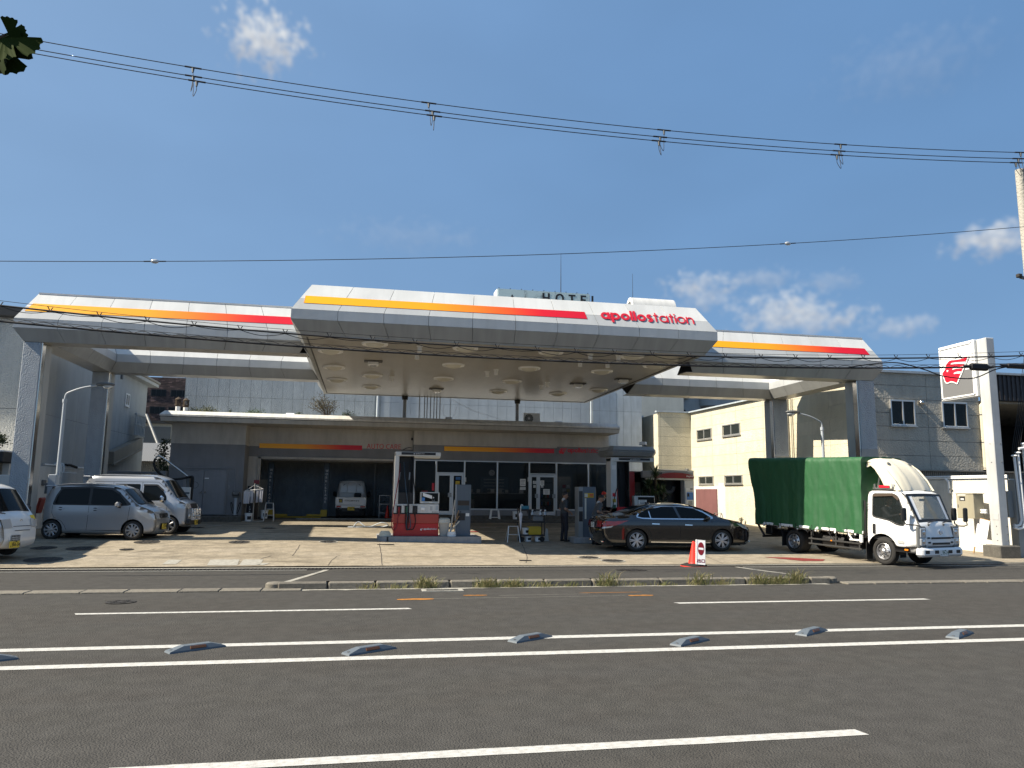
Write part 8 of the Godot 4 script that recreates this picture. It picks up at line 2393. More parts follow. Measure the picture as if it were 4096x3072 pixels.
func truck() -> void:
	var t := thing("tarp_truck", "white cab-over lorry with a green tarpaulin load cover and cream roof deflector", "truck", V(15.04, 0.07, -21.55), "", -75.3)
	t.rotation.z = deg_to_rad(-1.7)
	var o := soften([U(1.12, 0.52), U(1.10, 1.95), U(1.22, 2.10), U(1.6, 2.13), U(2.14, 2.10), U(2.34, 2.00), U(2.66, 1.30), U(2.74, 1.18), U(2.80, 0.80), U(2.80, 0.62), U(2.30, 0.52)], 0.10)
	var wf := widths({w = 0.865, belt = 1.1, tumble = 0.07, low = 0.4, tuck = 0.0, nose = 0.10, nx = 2.2, x1 = 2.8, tail = 0.0, tx = -1.3, x0 = -1.7, bev = 0.09, bulge = 0.01}, o)
	var win := [U(1.36, 1.36), U(1.36, 1.98), U(2.02, 2.0), U(2.16, 1.92), U(2.34, 1.50), U(2.36, 1.16), U(2.14, 1.18), U(1.90, 1.28)]
	var winp := soften(win, 0.06)
	body(t, "cab", o, [[1.66, 0.38, 0.50]], wf, M.truck_white, [winp], 0.05, func(p: Vector2): return 0.5 if p.x > 2.30 and p.y > 1.27 and p.y < 1.97 else 0.0, 0.09)
	over(t, "side_window", Array(winp), wf, M.dark_pane, -0.01)
	var ring := B.new()
	var big := Geometry2D.offset_polygon(winp, 0.035, Geometry2D.JOIN_ROUND)[0]
	skin(ring, big, [winp], wf, 0.004, 0.09)
	P(t, "window_seal", ring, M.plastic)
	seam(t, "rain_visor", [U(1.37, 1.95), U(2.02, 1.99), U(2.20, 1.86)], wf, M.bark, 0.07, 0.03)
	var b := B.new()
	sweep(b, [U(2.355, 1.965), U(2.655, 1.305)], wf, -0.88, 0.88, -0.004, 0.05)
	P(t, "windscreen", b, M.pane)
	b = B.new()
	for s in [[-0.97, -0.86], [0.86, 0.97]]: sweep(b, [U(2.34, 2.0), U(2.67, 1.28)], wf, s[0], s[1], 0.006, 0.05, false, null, 2)
	sweep(b, [U(2.325, 2.02), U(2.352, 1.96)], wf, -0.95, 0.95, 0.006, 0.05)
	sweep(b, [U(2.645, 1.33), U(2.685, 1.25)], wf, -0.95, 0.95, 0.006, 0.05)
	P(t, "windscreen_seal", b, M.black)
	# inside of the cab
	lb(t, "dashboard", V(2.36, 1.16, 0), V(0.4, 0.30, 1.5), M.plastic, 0.05)
	lb(t, "cab_floor", V(1.8, 0.75, 0), V(1.3, 0.1, 1.55), M.plastic)
	for z in [0.40, -0.40]:
		lb(t, "seat", V(1.48, 1.02, z), V(0.45, 0.16, 0.5), M.lamp_grey, 0.04)
		lb(t, "seat_back", V(1.28, 1.36, z), V(0.14, 0.62, 0.48), M.lamp_grey, 0.05)
	P(t, "steering_wheel", B.new().tube(arc(0, 0, 0.21, 0, 345, 24).map(func(p): return V(2.12 + p.y * 0.75, 1.40 + p.y * 0.62, 0.40 + p.x)), 0.016, 6, true), M.black)
	P(t, "inner_mirror", cb(V(2.30, 1.86, 0.0), V(0.04, 0.07, 0.2), 0.015), M.black)
	lb(t, "rear_panel", V(1.16, 1.2, 0), V(0.03, 0.9, 1.55), M.plastic)
	lb(t, "bed_rail_inner", V(1.16, 1.98, 0), V(0.03, 0.14, 1.5), M.plastic)
	# nose: lamps, grille, bumper, plate
	for s in [1.0, -1.0]:
		var hl := P(t, "headlight", cb(V(2.775, 0.98, s * 0.70), V(0.10, 0.30, 0.28), 0.04).cbox(V(2.79, 0.74, s * 0.71), V(0.09, 0.2, 0.24), 0.03), M.lampglass)
		P(hl, "lamp_bowl", B.new().ball(V(2.82, 0.99, s * 0.67), V(0.012, 0.07, 0.07), 12).ball(V(2.83, 0.74, s * 0.70), V(0.012, 0.06, 0.06), 12), M.chrome)
		P(hl, "lamp_rim", cb(V(2.755, 0.87, s * 0.70), V(0.10, 0.58, 0.33), 0.03), M.lamp_grey)
	b = B.new()
	for q in [[0.84, 0.40, 0.05], [0.69, 0.36, 0.055]]: b.cbox(V(2.852, q[0], 0), V(0.02, q[2], q[1] * 2.0), 0.006)
	for s in [1.0, -1.0]:
		for q in [[0.845, 0.50], [0.72, 0.47]]: b.cbox(V(2.838, q[0], s * q[1]), V(0.02, 0.045, 0.10), 0.006)
	b.cbox(V(2.84, 0.585, 0), V(0.03, 0.06, 1.1), 0.01)
	P(t, "grille", b, M.black)
	P(t, "badge", B.new().lathe([U(0.062, 0), U(0.075, 0.012), U(0.056, 0.016)], Transform3D(Basis(V(0, 0, 1), -PI / 2).scaled(V(1, 0.85, 1)), V(2.835, 1.00, 0)), 20).tube([V(2.85, 1.03, 0.055), V(2.85, 0.985, 0.0), V(2.85, 1.03, -0.055)], 0.011, 6), M.chrome)
	words(t, "lettering", "TITAN", front_x(V(2.80, 1.14, -0.46)), 0.05, M.grey_text, false)
	P(t, "bumper", cb(V(2.78, 0.46, 0), V(0.26, 0.25, 1.70), 0.06), M.truck_white)
	b = B.new()
	for z in [-0.62, -0.28, 0.28, 0.66]: b.cbox(V(2.90, 0.47, z), V(0.03, 0.10, 0.18), 0.01)
	P(t, "fog_opening", b, M.black)
	plate(t, front_x(V(2.92, 0.44, 0.0)), "100", "71-71", M.plate_white, M.ink_green)
	b = B.new()
	for z in [0.42, -0.20]: b.cyl(V(2.77, 1.25, z), V(2.72, 1.32, z - 0.42), 0.014, -1, 5).ball(V(2.79, 1.20, z), V(0.03, 0.03, 0.03), 8)
	P(t, "wiper", b, M.plastic)
	for s in [1.0, -1.0]:
		var mo := P(t, "mirror", cb(V(2.52, 1.47, s * 1.06), V(0.09, 0.36, 0.18), 0.03), M.black)
		P(mo, "mirror_arm", B.new().tube([V(2.52, 1.28, s * 1.06), V(2.56, 1.20, s * 1.03), V(2.74, 1.19, s * 0.86), V(2.78, 1.16, s * 0.74)], 0.018, 6), M.plastic)
	for s in [-1.0]: P(t, "mirror_arm", B.new().tube([V(2.74, 1.16, s * 0.8), V(2.78, 1.15, s * 1.1), V(2.76, 1.18, s * 1.28), V(2.7, 1.35, s * 1.30)], 0.018, 6), M.plastic)
	P(t, "mirror", cb(V(2.70, 1.46, -1.30), V(0.08, 0.40, 0.16), 0.03), M.black)
	seam(t, "door_gap", [U(2.38, 1.14), U(2.40, 0.56)], wf, M.seam)
	seam(t, "door_gap", [U(1.28, 2.04), U(1.27, 1.1), U(1.28, 0.80), U(1.50, 0.86)], wf, M.seam)
	over(t, "door_handle", [U(1.36, 0.86), U(1.46, 0.86), U(1.46, 1.14), U(1.36, 1.14)], wf, M.black, 0.012, [1.0, -1.0], 0.02)
	over(t, "turn_lamp", [U(2.16, 0.66), U(2.36, 0.65), U(2.36, 0.74), U(2.16, 0.75)], wf, M.lampglass, 0.02, [1.0, -1.0], 0.02)
	over(t, "step_strip", [U(2.05, 0.42), U(2.66, 0.42), U(2.66, 0.54), U(2.05, 0.56)], wf, M.black, 0.0)
	lb(t, "marker_lamp", V(2.42, 0.49, 0.865), V(0.12, 0.05, 0.03), M.amber, 0.01)
	b = B.new()
	for i in 3: b.box(V(1.19, 1.72 - i * 0.08, 0.855), V(0.03, 0.05, 0.004))
	P(t, "door_print", b, M.lamp_grey)
	# mudguards and wheels
	for s in [1.0, -1.0]:
		wheel(t, 1.66, 0.375, 0.83, s, 0.22, 0, 2)
		wheel(t, -1.64, 0.375, 0.87, s, 0.42, 0, 2)
		P(t, "mudguard", B.new().grid(14, 2, func(u, v): return V(1.66 + 0.52 * cos(lerpf(-0.1, PI + 0.2, u)), 0.38 + 0.52 * sin(lerpf(-0.1, PI + 0.2, u)), s * (0.60 + 0.25 * v))), M.black)
		P(t, "mudflap", cb(V(1.10, 0.35, s * 0.72), V(0.02, 0.5, 0.26), 0.004), M.rubber)
		P(t, "mudflap", cb(V(-2.18, 0.40, s * 0.66), V(0.02, 0.44, 0.36), 0.004), M.rubber)
	lb(t, "chassis", V(-0.9, 0.56, 0), V(5.0, 0.2, 0.75), M.black)
	lb(t, "axle", V(-1.64, 0.38, 0), V(0.2, 0.2, 1.4), M.black)
	P(t, "fuel_tank", B.new().cyl(V(-0.55, 0.50, 0.58), V(0.25, 0.50, 0.58), 0.22, -1, 16), M.black)
	lb(t, "battery_box", V(0.62, 0.52, 0.6), V(0.4, 0.34, 0.34), M.black, 0.02)
	b = B.new()
	for y in [0.36, 0.52]: b.cbox(V(-0.05, y, 0.84), V(2.0, 0.05, 0.03), 0.008)
	for x in [-0.95, 0.0, 0.85]: b.cbox(V(x, 0.6, 0.82), V(0.05, 0.5, 0.03), 0.006)
	P(t, "side_guard", b, M.plastic)
	lb(t, "marker_lamp", V(-0.15, 0.52, 0.86), V(0.06, 0.04, 0.02), M.amber, 0.008)
	b = cb(V(-3.1, 0.42, 0), V(0.08, 0.08, 1.6), 0.02)
	for s in [1.0, -1.0]: b.cyl(V(-3.12, 0.44, s * 0.7), V(-3.35, 0.86, s * 0.8), 0.04, -1, 6).cbox(V(-3.0, 0.66, s * 0.5), V(0.3, 0.3, 0.25), 0.02)
	P(t, "rear_underrun", b, M.black)
	# bed
	lb(t, "bed_floor", V(-1.12, 0.84, 0), V(4.36, 0.10, 1.80), M.bark)
	for s in [1.0, -1.0]:
		lb(t, "bed_rail", V(-1.12, 0.86, s * 0.905), V(4.36, 0.085, 0.05), M.truck_white, 0.01)
		b = B.new()
		for i in 6: b.cbox(V(-2.9 + i * 0.74, 0.81, s * 0.93), V(0.06, 0.10, 0.03), 0.008)
		P(t, "rail_latch", b, M.truck_white)
	P(t, "corner_bracket", cb(V(0.98, 0.74, 0.90), V(0.10, 0.36, 0.06), 0.012).cbox(V(0.74, 0.62, 0.90), V(0.34, 0.05, 0.04), 0.01).cbox(V(0, 0, 0), V(0.30, 0.05, 0.04), 0.01, Transform3D(Basis(V(0, 0, 1), -0.9), V(0.58, 0.72, 0.90))), M.truck_white)
	lb(t, "exhaust_stack", V(1.03, 1.25, 0.80), V(0.08, 1.1, 0.1), M.plastic, 0.02)
	# tarpaulin with folds, higher at the ends, gathered at the lower edge
	var n1 := noise(201, 1.4, 3)
	var n2 := noise(202, 5.0, 2)
	var prof := []
	for i in 10: prof.append(U(0.915, 0.80 + 2.10 * i / 9.0))
	for i in range(1, 5): prof.append(U(0.915 - 0.13 * (1.0 - cos(i * PI / 8.0)), 2.90 + 0.17 * sin(i * PI / 8.0)))
	for i in range(1, 7): prof.append(U(0.785 * (1.0 - i / 3.0), 3.07 + 0.02 * sin(i * PI / 6.0)))
	for i in range(1, 5): prof.append(U(-0.785 - 0.13 * (1.0 - cos((4 - i) * PI / 8.0)) - 0.0, 2.90 + 0.17 * sin((4 - i) * PI / 8.0)))
	for i in 10: prof.append(U(-0.915, 2.90 - 2.10 * i / 9.0))
	var sh := func(u: float, v: float) -> Vector3:
		var k := v * (prof.size() - 1)
		var a: Vector2 = prof[int(floorf(k))]
		var c: Vector2 = prof[mini(int(floorf(k)) + 1, prof.size() - 1)]
		var p := a.lerp(c, k - floorf(k))
		var h := clampf((p.y - 0.80) / 2.2, 0, 1)
		var x := lerpf(-3.30, 1.04, u)
		x -= 0.34 * (1.0 - u) * (1.0 - u) * smoothstep(0.25, 1.0, h) * (1.0 if u < 0.5 else 0.0) * smoothstep(0.5, 0.0, u)
		var lowf := pow(1.0 - h, 1.5)
		var fold := 0.030 * lowf * sin(u * 34.0 + 3.0 * n1.get_noise_2d(u * 6.0, 1.0)) + 0.022 * n1.get_noise_2d(x * 1.6, p.y * 0.7) + 0.010 * n2.get_noise_2d(x * 0.8, p.y)
		fold += 0.035 * exp(-pow((u - 0.90 - 0.06 * (1.0 - h)) / 0.025, 2)) * (1.0 - h) + 0.02 * exp(-pow((u - 0.80 + 0.10 * h) / 0.03, 2)) * sin(h * PI)
		fold -= 0.012 * exp(-pow((h - 0.52) / 0.012, 2)) + 0.010 * exp(-pow((h - 0.78) / 0.012, 2))
		if absf(p.x) > 0.7: p.x += signf(p.x) * fold
		else: p.y += 0.025 * n1.get_noise_2d(x * 2.0, p.x * 2.0) - 0.03 * sin(u * PI * 4.0) * sin(u * PI * 4.0)
		if v <= 0.001 or v >= 0.999: p.y += 0.03 * absf(sin(u * 22.0))
		return V(x, p.y, p.x)
	P(t, "tarpaulin", B.new().grid(120, 60, sh, true), M.tarp)
	for e in [[1.0, "tarpaulin_front"], [0.0, "tarpaulin_back"]]:
		var q := []
		for i in 61: q.append(sh.call(e[0], i / 60.0))
		b = B.new()
		b.grid(60, 8, func(u, v):
			var p: Vector3 = q[int(round(u * 60))]
			var c := V(p.x, lerpf(0.84, 2.6, clampf((p.y - 0.8) / 2.2, 0, 1)), 0)
			return p.lerp(c, v * 0.98) + V((0.05 if e[0] > 0.5 else -0.04) * sin(v * PI * 0.5) + 0.02 * n1.get_noise_2d(p.y * 2.0, v * 3.0), 0, 0), e[0] < 0.5)
		P(t, e[1], b, M.tarp)
	b = B.new()
	for i in 9:
		var x := -2.9 + i * 0.44
		b.tube([V(x, 0.84, 0.95), V(x + 0.16, 0.70 + 0.02 * (i % 2), 0.95), V(x + 0.3, 0.86, 0.955)], 0.008, 5)
	for i in 6: b.cyl(V(-2.8 + i * 0.66, 0.95, 0.955), V(-2.75 + i * 0.66, 0.62, 0.93), 0.01, -1, 5)
	P(t, "lashing", b, M.ink)
	# roof deflector on stays, with a rack in front of the cover
	b = B.new()
	var dp := [U(1.18, 2.86), U(1.12, 2.98), U(1.20, 3.04), U(1.45, 2.98), U(1.75, 2.78), U(2.0, 2.50), U(2.16, 2.22), U(2.20, 2.12)]
	var dw := [0.70, 0.70, 0.70, 0.70, 0.72, 0.74, 0.76, 0.76]
	b.grid(20, 7, func(u, v):
		var k := int(round(v * 7))
		var z: float = (u * 2.0 - 1.0) * dw[k]
		var e: float = pow(absf(u * 2.0 - 1.0), 6.0)
		var rib: float = 0.02 * (exp(-pow((absf(z) - 0.30) / 0.03, 2)))
		return V(dp[k].x - 0.10 * e + rib * 0.6, dp[k].y - 0.10 * e + rib, z))
	for s in [1.0, -1.0]:
		var side := [U(1.12, 2.90), U(1.45, 2.90), U(1.75, 2.70), U(2.0, 2.42), U(2.20, 2.12), U(1.72, 2.12), U(1.55, 2.45), U(1.35, 2.72)]
		b.ext(PackedVector2Array(side), TI(V(0, 0, s * 0.72 - (0.03 if s > 0 else 0.0))), 0.03)
	P(t, "roof_deflector", b, M.cream_plastic)
	b = B.new()
	for s in [1.0, -1.0]: b.cyl(V(1.62, 2.86, s * 0.45), V(1.64, 2.875, s * 0.45), 0.06, -1, 14)
	P(t, "deflector_button", b, M.lamp_grey)
	b = B.new()
	for s in [1.0, -1.0]: b.cyl(V(1.30, 2.14, s * 0.55), V(1.45, 2.72, s * 0.55), 0.025, -1, 6)
	b.cbox(V(1.62, 2.15, 0.72), V(0.66, 0.04, 0.05), 0.008).cbox(V(1.35, 2.20, 0.72), V(0.06, 0.16, 0.05), 0.008).cbox(V(1.95, 2.22, 0.72), V(0.06, 0.16, 0.05), 0.008)
	P(t, "roof_rack", b, M.steel)
	lb(t, "rack_label", V(1.68, 2.21, 0.745), V(0.34, 0.07, 0.03), M.red_sign, 0.006)
	lb(t, "roof_lamp", V(1.98, 2.25, 0.72), V(0.08, 0.10, 0.1), M.lampglass, 0.02)

# ---------------------------------------------------------------- people: one skin over tapered bones, meshed as surface nets
func cap_d(p: Vector3, q: Array) -> float:
	var a: Vector3 = q[0]
	var ab: Vector3 = q[1] - a
	var t := clampf((p - a).dot(ab) / maxf(1e-9, ab.length_squared()), 0, 1)
	return (p - a - ab * t).length() - lerpf(q[2], q[3], t)

func nets(b: B, bones: Array, cell: float, k: float) -> void:
	var lo := V(1e9, 1e9, 1e9)
	var hi := -lo
	for q in bones:
		for i in 2:
			var r: float = q[2 + i] + k + cell * 2.0
			lo = lo.min(q[i] - V(r, r, r))
			hi = hi.max(q[i] + V(r, r, r))
	var n := Vector3i(((hi - lo) / cell).ceil()) + Vector3i.ONE
	var f := PackedFloat32Array()
	f.resize(n.x * n.y * n.z)
	f.fill(1.0)
	for q in bones:
		var m: float = maxf(q[2], q[3]) + k * 1.5 + cell * 2.0
		var a := Vector3i((((q[0] as Vector3).min(q[1]) - V(m, m, m) - lo) / cell).floor()).max(Vector3i.ZERO)
		var z := Vector3i((((q[0] as Vector3).max(q[1]) + V(m, m, m) - lo) / cell).ceil()).min(n - Vector3i.ONE)
		for kk in range(a.z, z.z + 1):
			for j in range(a.y, z.y + 1):
				var row := (kk * n.y + j) * n.x
				for i in range(a.x, z.x + 1):
					var d := cap_d(lo + V(i, j, kk) * cell, q)
					var o := f[row + i]
					var h := maxf(k - absf(d - o), 0.0) / k
					f[row + i] = minf(d, o) - h * h * k * 0.25
	var idx := {}
	var pos := []
	var nor := []
	var cols := []
	var off := [0, 1, n.x, n.x + 1, n.x * n.y, n.x * n.y + 1, n.x * n.y + n.x, n.x * n.y + n.x + 1]
	for kk in n.z - 1:
		for j in n.y - 1:
			for i in n.x - 1:
				var base := (kk * n.y + j) * n.x + i
				var s := 0
				for c in 8:
					if f[base + off[c]] < 0.0: s += 1
				if s == 0 or s == 8: continue
				var acc := Vector3.ZERO
				var cnt := 0
				for e in [[0, 1], [2, 3], [4, 5], [6, 7], [0, 2], [1, 3], [4, 6], [5, 7], [0, 4], [1, 5], [2, 6], [3, 7]]:
					var a := f[base + off[e[0]]]
					var d := f[base + off[e[1]]]
					if (a < 0.0) != (d < 0.0):
						var t := a / (a - d)
						var pa := V(e[0] & 1, (e[0] >> 1) & 1, e[0] >> 2)
						var pb := V(e[1] & 1, (e[1] >> 1) & 1, e[1] >> 2)
						acc += pa.lerp(pb, t)
						cnt += 1
				var g := Vector3.ZERO
				for c in 8: g += V((c & 1) * 2 - 1, ((c >> 1) & 1) * 2 - 1, (c >> 2) * 2 - 1) * f[base + off[c]]
				var p := lo + (V(i, j, kk) + acc / cnt) * cell
				var best := 1e9
				var cl := Color.WHITE
				for q in bones:
					var d := cap_d(p, q)
					if d < best:
						best = d
						cl = q[4]
				idx[base] = pos.size()
				pos.append(p); nor.append(g.normalized()); cols.append(cl)
	for kk in range(1, n.z - 1):
		for j in range(1, n.y - 1):
			for i in range(1, n.x - 1):
				var base := (kk * n.y + j) * n.x + i
				var a := f[base] < 0.0
				for ax in 3:
					var st: int = [1, n.x, n.x * n.y][ax]
					if a == (f[base + st] < 0.0): continue
					var u: int = [n.x, n.x * n.y, 1][ax]
					var w: int = [n.x * n.y, 1, n.x][ax]
					var q := [base, base - u, base - u - w, base - w]
					if not a: q.reverse()
					for o in [0, 2, 1, 0, 3, 2]:
						var v: int = idx.get(q[o], -1)
						if v < 0: continue
						b.col = cols[v]
						b.vert(pos[v], nor[v])

func person(label: String, at: Vector3, turn: float, o: Dictionary, xf = null) -> Node3D:
	var t := thing("person", label, "person", at, "attendants in dark workwear" if not o.has("seat") else "", turn)
	if xf != null: t.transform = xf
	var shirt: Color = o.get("shirt", Color(0.035, 0.04, 0.05))
	var pants := Color(0.012, 0.014, 0.022)
	var skin_c := Color(0.36, 0.20, 0.13)
	var shoe := Color(0.01, 0.01, 0.01)
	var collar := Color(0.45, 0.46, 0.47)
	var lean: Vector3 = o.get("lean", Vector3.ZERO)      # offset of the neck
	var hip := V(0, 0.90, 0)
	var neck := V(0, 1.46, 0) + lean
	var chest := V(0.01, 1.26, 0) + lean * 0.65
	var b := B.new()
	b.usec = true
	var L := []
	if o.has("seat"):
		hip = V(0, 0.10, 0); neck = V(0.02, 0.62, 0); chest = V(0.02, 0.42, 0)
	for s in [-1.0, 1.0]:
		var hz: float = 0.095 * s
		if o.has("seat"):
			L.append([hip + V(0, 0, hz), V(0.40, 0.14, hz * 1.3), 0.085, 0.065, pants])
			L.append([V(0.40, 0.14, hz * 1.3), V(0.48, -0.26, hz * 1.3), 0.06, 0.05, pants])
		else:
			var kn := V(0.02 + 0.02 * s, 0.48, hz * 1.05)
			var an := V(-0.02 + 0.03 * s, 0.09, hz * 1.1)
			L.append([hip + V(0, -0.04, hz), kn, 0.092, 0.066, pants])
			L.append([kn, an + V(0, 0.03, 0), 0.064, 0.056, pants])
			L.append([an + V(-0.03, -0.055, 0), an + V(0.14, -0.06, 0.02 * s), 0.038, 0.030, shoe])
		L.append([chest + V(-0.01, -0.08, 0.06 * s), chest + V(0, 0.08, 0.10 * s), 0.105, 0.085, shirt])
		L.append([neck + V(0, -0.06, 0.05 * s), neck + V(0, -0.085, 0.165 * s), 0.055, 0.068, shirt])
		var arm: Array = o.arms[0 if s < 0 else 1]
		var sh := neck + V(0, -0.085, 0.185 * s)
		var el: Vector3 = arm[0]
		var wr: Vector3 = arm[1]
		var mid := sh.lerp(el, 0.72)
		L.append([sh, mid, 0.062, 0.060, shirt])
		L.append([mid, el, 0.045, 0.040, shirt if o.get("long", false) else skin_c])
		L.append([el, wr, 0.040, 0.030, shirt if o.get("long", false) else skin_c])
	L.append([hip + V(0, 0.02, -0.07), hip + V(0, 0.02, 0.07), 0.112, 0.112, pants])
	L.append([hip + V(0, 0.12, -0.05), hip + V(0, 0.12, 0.05), 0.108, 0.108, shirt])
	L.append([hip + V(0, 0.14, 0), chest, 0.115, 0.12, shirt])
	L.append([neck + V(-0.01, -0.05, 0), neck + V(0.015, 0.05, 0), 0.058, 0.052, skin_c])
	L.append([neck + V(-0.035, 0.0, -0.035), neck + V(-0.035, 0.0, 0.035), 0.040, 0.040, collar])
	L.append([neck + V(0.045, -0.035, -0.03), neck + V(0.05, -0.05, 0.0), 0.026, 0.022, collar])
	L.append([neck + V(0.045, -0.035, 0.03), neck + V(0.05, -0.05, 0.0), 0.026, 0.022, collar])
	nets(b, L, 0.021, 0.05)
	# head: skull, jaw, nose, ears, brows, lips; turned and tipped on the neck
	var hb := Basis(Vector3.UP, deg_to_rad(o.get("look", 0.0))) * Basis(V(0, 0, 1), deg_to_rad(-o.get("nod", 0.0)))
	var hx := Transform3D(hb, neck + V(0.02, 0.06, 0))
	var H := []
	var dk := Color(0.02, 0.015, 0.012)
	for q in [[V(-0.012, 0.115, 0), V(0.02, 0.12, 0), 0.086, 0.078, skin_c], [V(0.03, 0.08, 0), V(0.055, 0.015, 0), 0.062, 0.036, skin_c], [V(0.10, 0.085, 0), V(0.112, 0.055, 0), 0.010, 0.014, skin_c], [V(0.0, 0.06, 0), V(-0.01, -0.03, 0), 0.055, 0.05, skin_c],
			[V(0.088, 0.022, -0.018), V(0.088, 0.022, 0.018), 0.008, 0.008, Color(0.25, 0.10, 0.08)], [V(0.0, 0.075, 0.084), V(-0.005, 0.10, 0.088), 0.013, 0.016, skin_c], [V(0.0, 0.075, -0.084), V(-0.005, 0.10, -0.088), 0.013, 0.016, skin_c],
			[V(0.090, 0.092, 0.022), V(0.084, 0.092, 0.040), 0.009, 0.008, dk], [V(0.090, 0.092, -0.022), V(0.084, 0.092, -0.040), 0.009, 0.008, dk]]:
		H.append([hx * q[0], hx * q[1], q[2], q[3], q[4]])
	nets(b, H, 0.011, 0.018)
	for s in [0, 1]:     # hands: palm, four curled fingers, thumb from the side near the wrist
		var arm: Array = o.arms[s]
		var wr: Vector3 = arm[1]
		var d: Vector3 = (wr - (arm[0] as Vector3)).normalized()
		var side := d.cross(Vector3.UP if absf(d.y) < 0.9 else Vector3.RIGHT).normalized()
		var up := side.cross(d).normalized()
		var hd := [[wr - d * 0.02, wr + d * 0.05, 0.026, 0.026, skin_c], [wr + d * 0.03 + side * 0.02, wr + d * 0.075 + side * 0.026, 0.018, 0.016, skin_c], [wr + d * 0.03 - side * 0.02, wr + d * 0.075 - side * 0.026, 0.018, 0.016, skin_c]]
		for i in 4:
			var l: float = [0.040, 0.046, 0.043, 0.034][i]
			var p0 := wr + d * 0.078 + side * (0.03 - 0.02 * i)
			var p1 := p0 + d * l * 0.9 - up * l * 0.35
			var p2 := p1 + d * l * 0.35 - up * l * 0.75
			hd.append([p0, p1, 0.0095, 0.009, skin_c])
			hd.append([p1, p2, 0.009, 0.0075, skin_c])
		var th := wr + d * 0.025 + side * 0.026
		hd.append([th, th + d * 0.035 + side * 0.02 - up * 0.02, 0.012, 0.010, skin_c])
		hd.append([th + d * 0.035 + side * 0.02 - up * 0.02, th + d * 0.06 + side * 0.012 - up * 0.035, 0.010, 0.008, skin_c])
		nets(b, hd, 0.0065, 0.008)
	P(t, "body", b, M.person)
	var hr := B.new()
	if o.has("cap"):
		hr.grid(20, 8, func(u, v): return hx * (V(0.0, 0.115, 0) + V(cos(u * TAU) * 0.102 * cos(v * PI * 0.5), 0.105 * sin(v * PI * 0.5), -sin(u * TAU) * 0.094 * cos(v * PI * 0.5))))
		P(t, "cap", hr, o.cap)
		hr = B.new().grid(8, 2, func(u, v): return hx * V(0.085 + 0.075 * v * sin(u * PI), 0.118 - 0.012 * v, (u - 0.5) * 0.15))
		P(t, "cap_peak", hr, M.plastic)
	else:
		hr.grid(22, 10, func(u, v):
			var a: float = u * TAU
			var low := lerpf(-0.45, 0.38, clampf(0.5 + 0.72 * cos(a), 0, 1))
			var e := lerpf(low, PI * 0.5, v)
			var r := 1.0 + 0.035 * sin(a * 9.0 + v * 5.0)
			return hx * (V(0.0, 0.118, 0) + V(cos(a) * 0.105 * cos(e) * r, 0.108 * sin(e) * r, -sin(a) * 0.097 * cos(e) * r)))
		P(t, "hair", hr, M.hair)
	return t

func people() -> void:
	person("attendant in dark overalls standing left of the blue-grey kiosk, hands held in front", V(7.06, 0.262, -26.5), 8.0, {arms = [[V(-0.05, 1.14, -0.25), V(0.16, 1.00, -0.14)], [V(-0.05, 1.14, 0.25), V(0.17, 1.02, 0.13)]], nod = 6.0, look = -10.0})
	person("attendant in dark shirt bending over the black car's tail with a nozzle", V(7.86, 0.215, -25.35), 0.0, {arms = [[V(0.16, 1.10, -0.26), V(0.42, 1.12, -0.14)], [V(0.02, 1.12, 0.25), V(0.22, 1.04, 0.18)]], lean = V(0.13, -0.03, 0), nod = 30.0, look = -15.0, shirt = Color(0.07, 0.072, 0.078)})
	person("man in red cap and dark long sleeves standing behind the right pump post", V(9.36, 0.30, -29.0), 215.0, {arms = [[V(0.10, 1.14, -0.27), V(0.33, 1.10, -0.16)], [V(0.05, 1.12, 0.26), V(0.30, 1.08, 0.16)]], nod = 8.0, cap = M.cone_red, long = true, shirt = Color(0.012, 0.018, 0.022)})
	var tk: Node3D = get_node("tarp_truck")
	person("driver in dark clothes seated at the wheel of the green-covered lorry", Vector3.ZERO, 0, {seat = true, arms = [[V(0.26, 0.36, -0.26), V(0.52, 0.42, -0.16)], [V(0.24, 0.34, 0.25), V(0.52, 0.42, 0.16)]], long = true, shirt = Color(0.03, 0.033, 0.04)}, tk.transform * TI(V(1.50, 1.02, 0.40)))

# ---------------------------------------------------------------- wires, pole and the branch overhead
func sag(a: Vector3, m: Vector3, z: Vector3, n := 60) -> Array:      # parabola through three points
	var p := []
	var f := (m.x - a.x) / (z.x - a.x)
	for i in n + 1:
		var t := float(i) / n
		var q := a.lerp(z, t)
		var dev := m - a.lerp(z, f)
		p.append(q + dev * (t * (1.0 - t)) / (f * (1.0 - f)))
	return p

func at_x(p: Array, x: float) -> Vector3:
	for i in p.size() - 1:
		if p[i].x <= x and p[i + 1].x >= x: return p[i].lerp(p[i + 1], (x - p[i].x) / (p[i + 1].x - p[i].x))
	return p[-1]

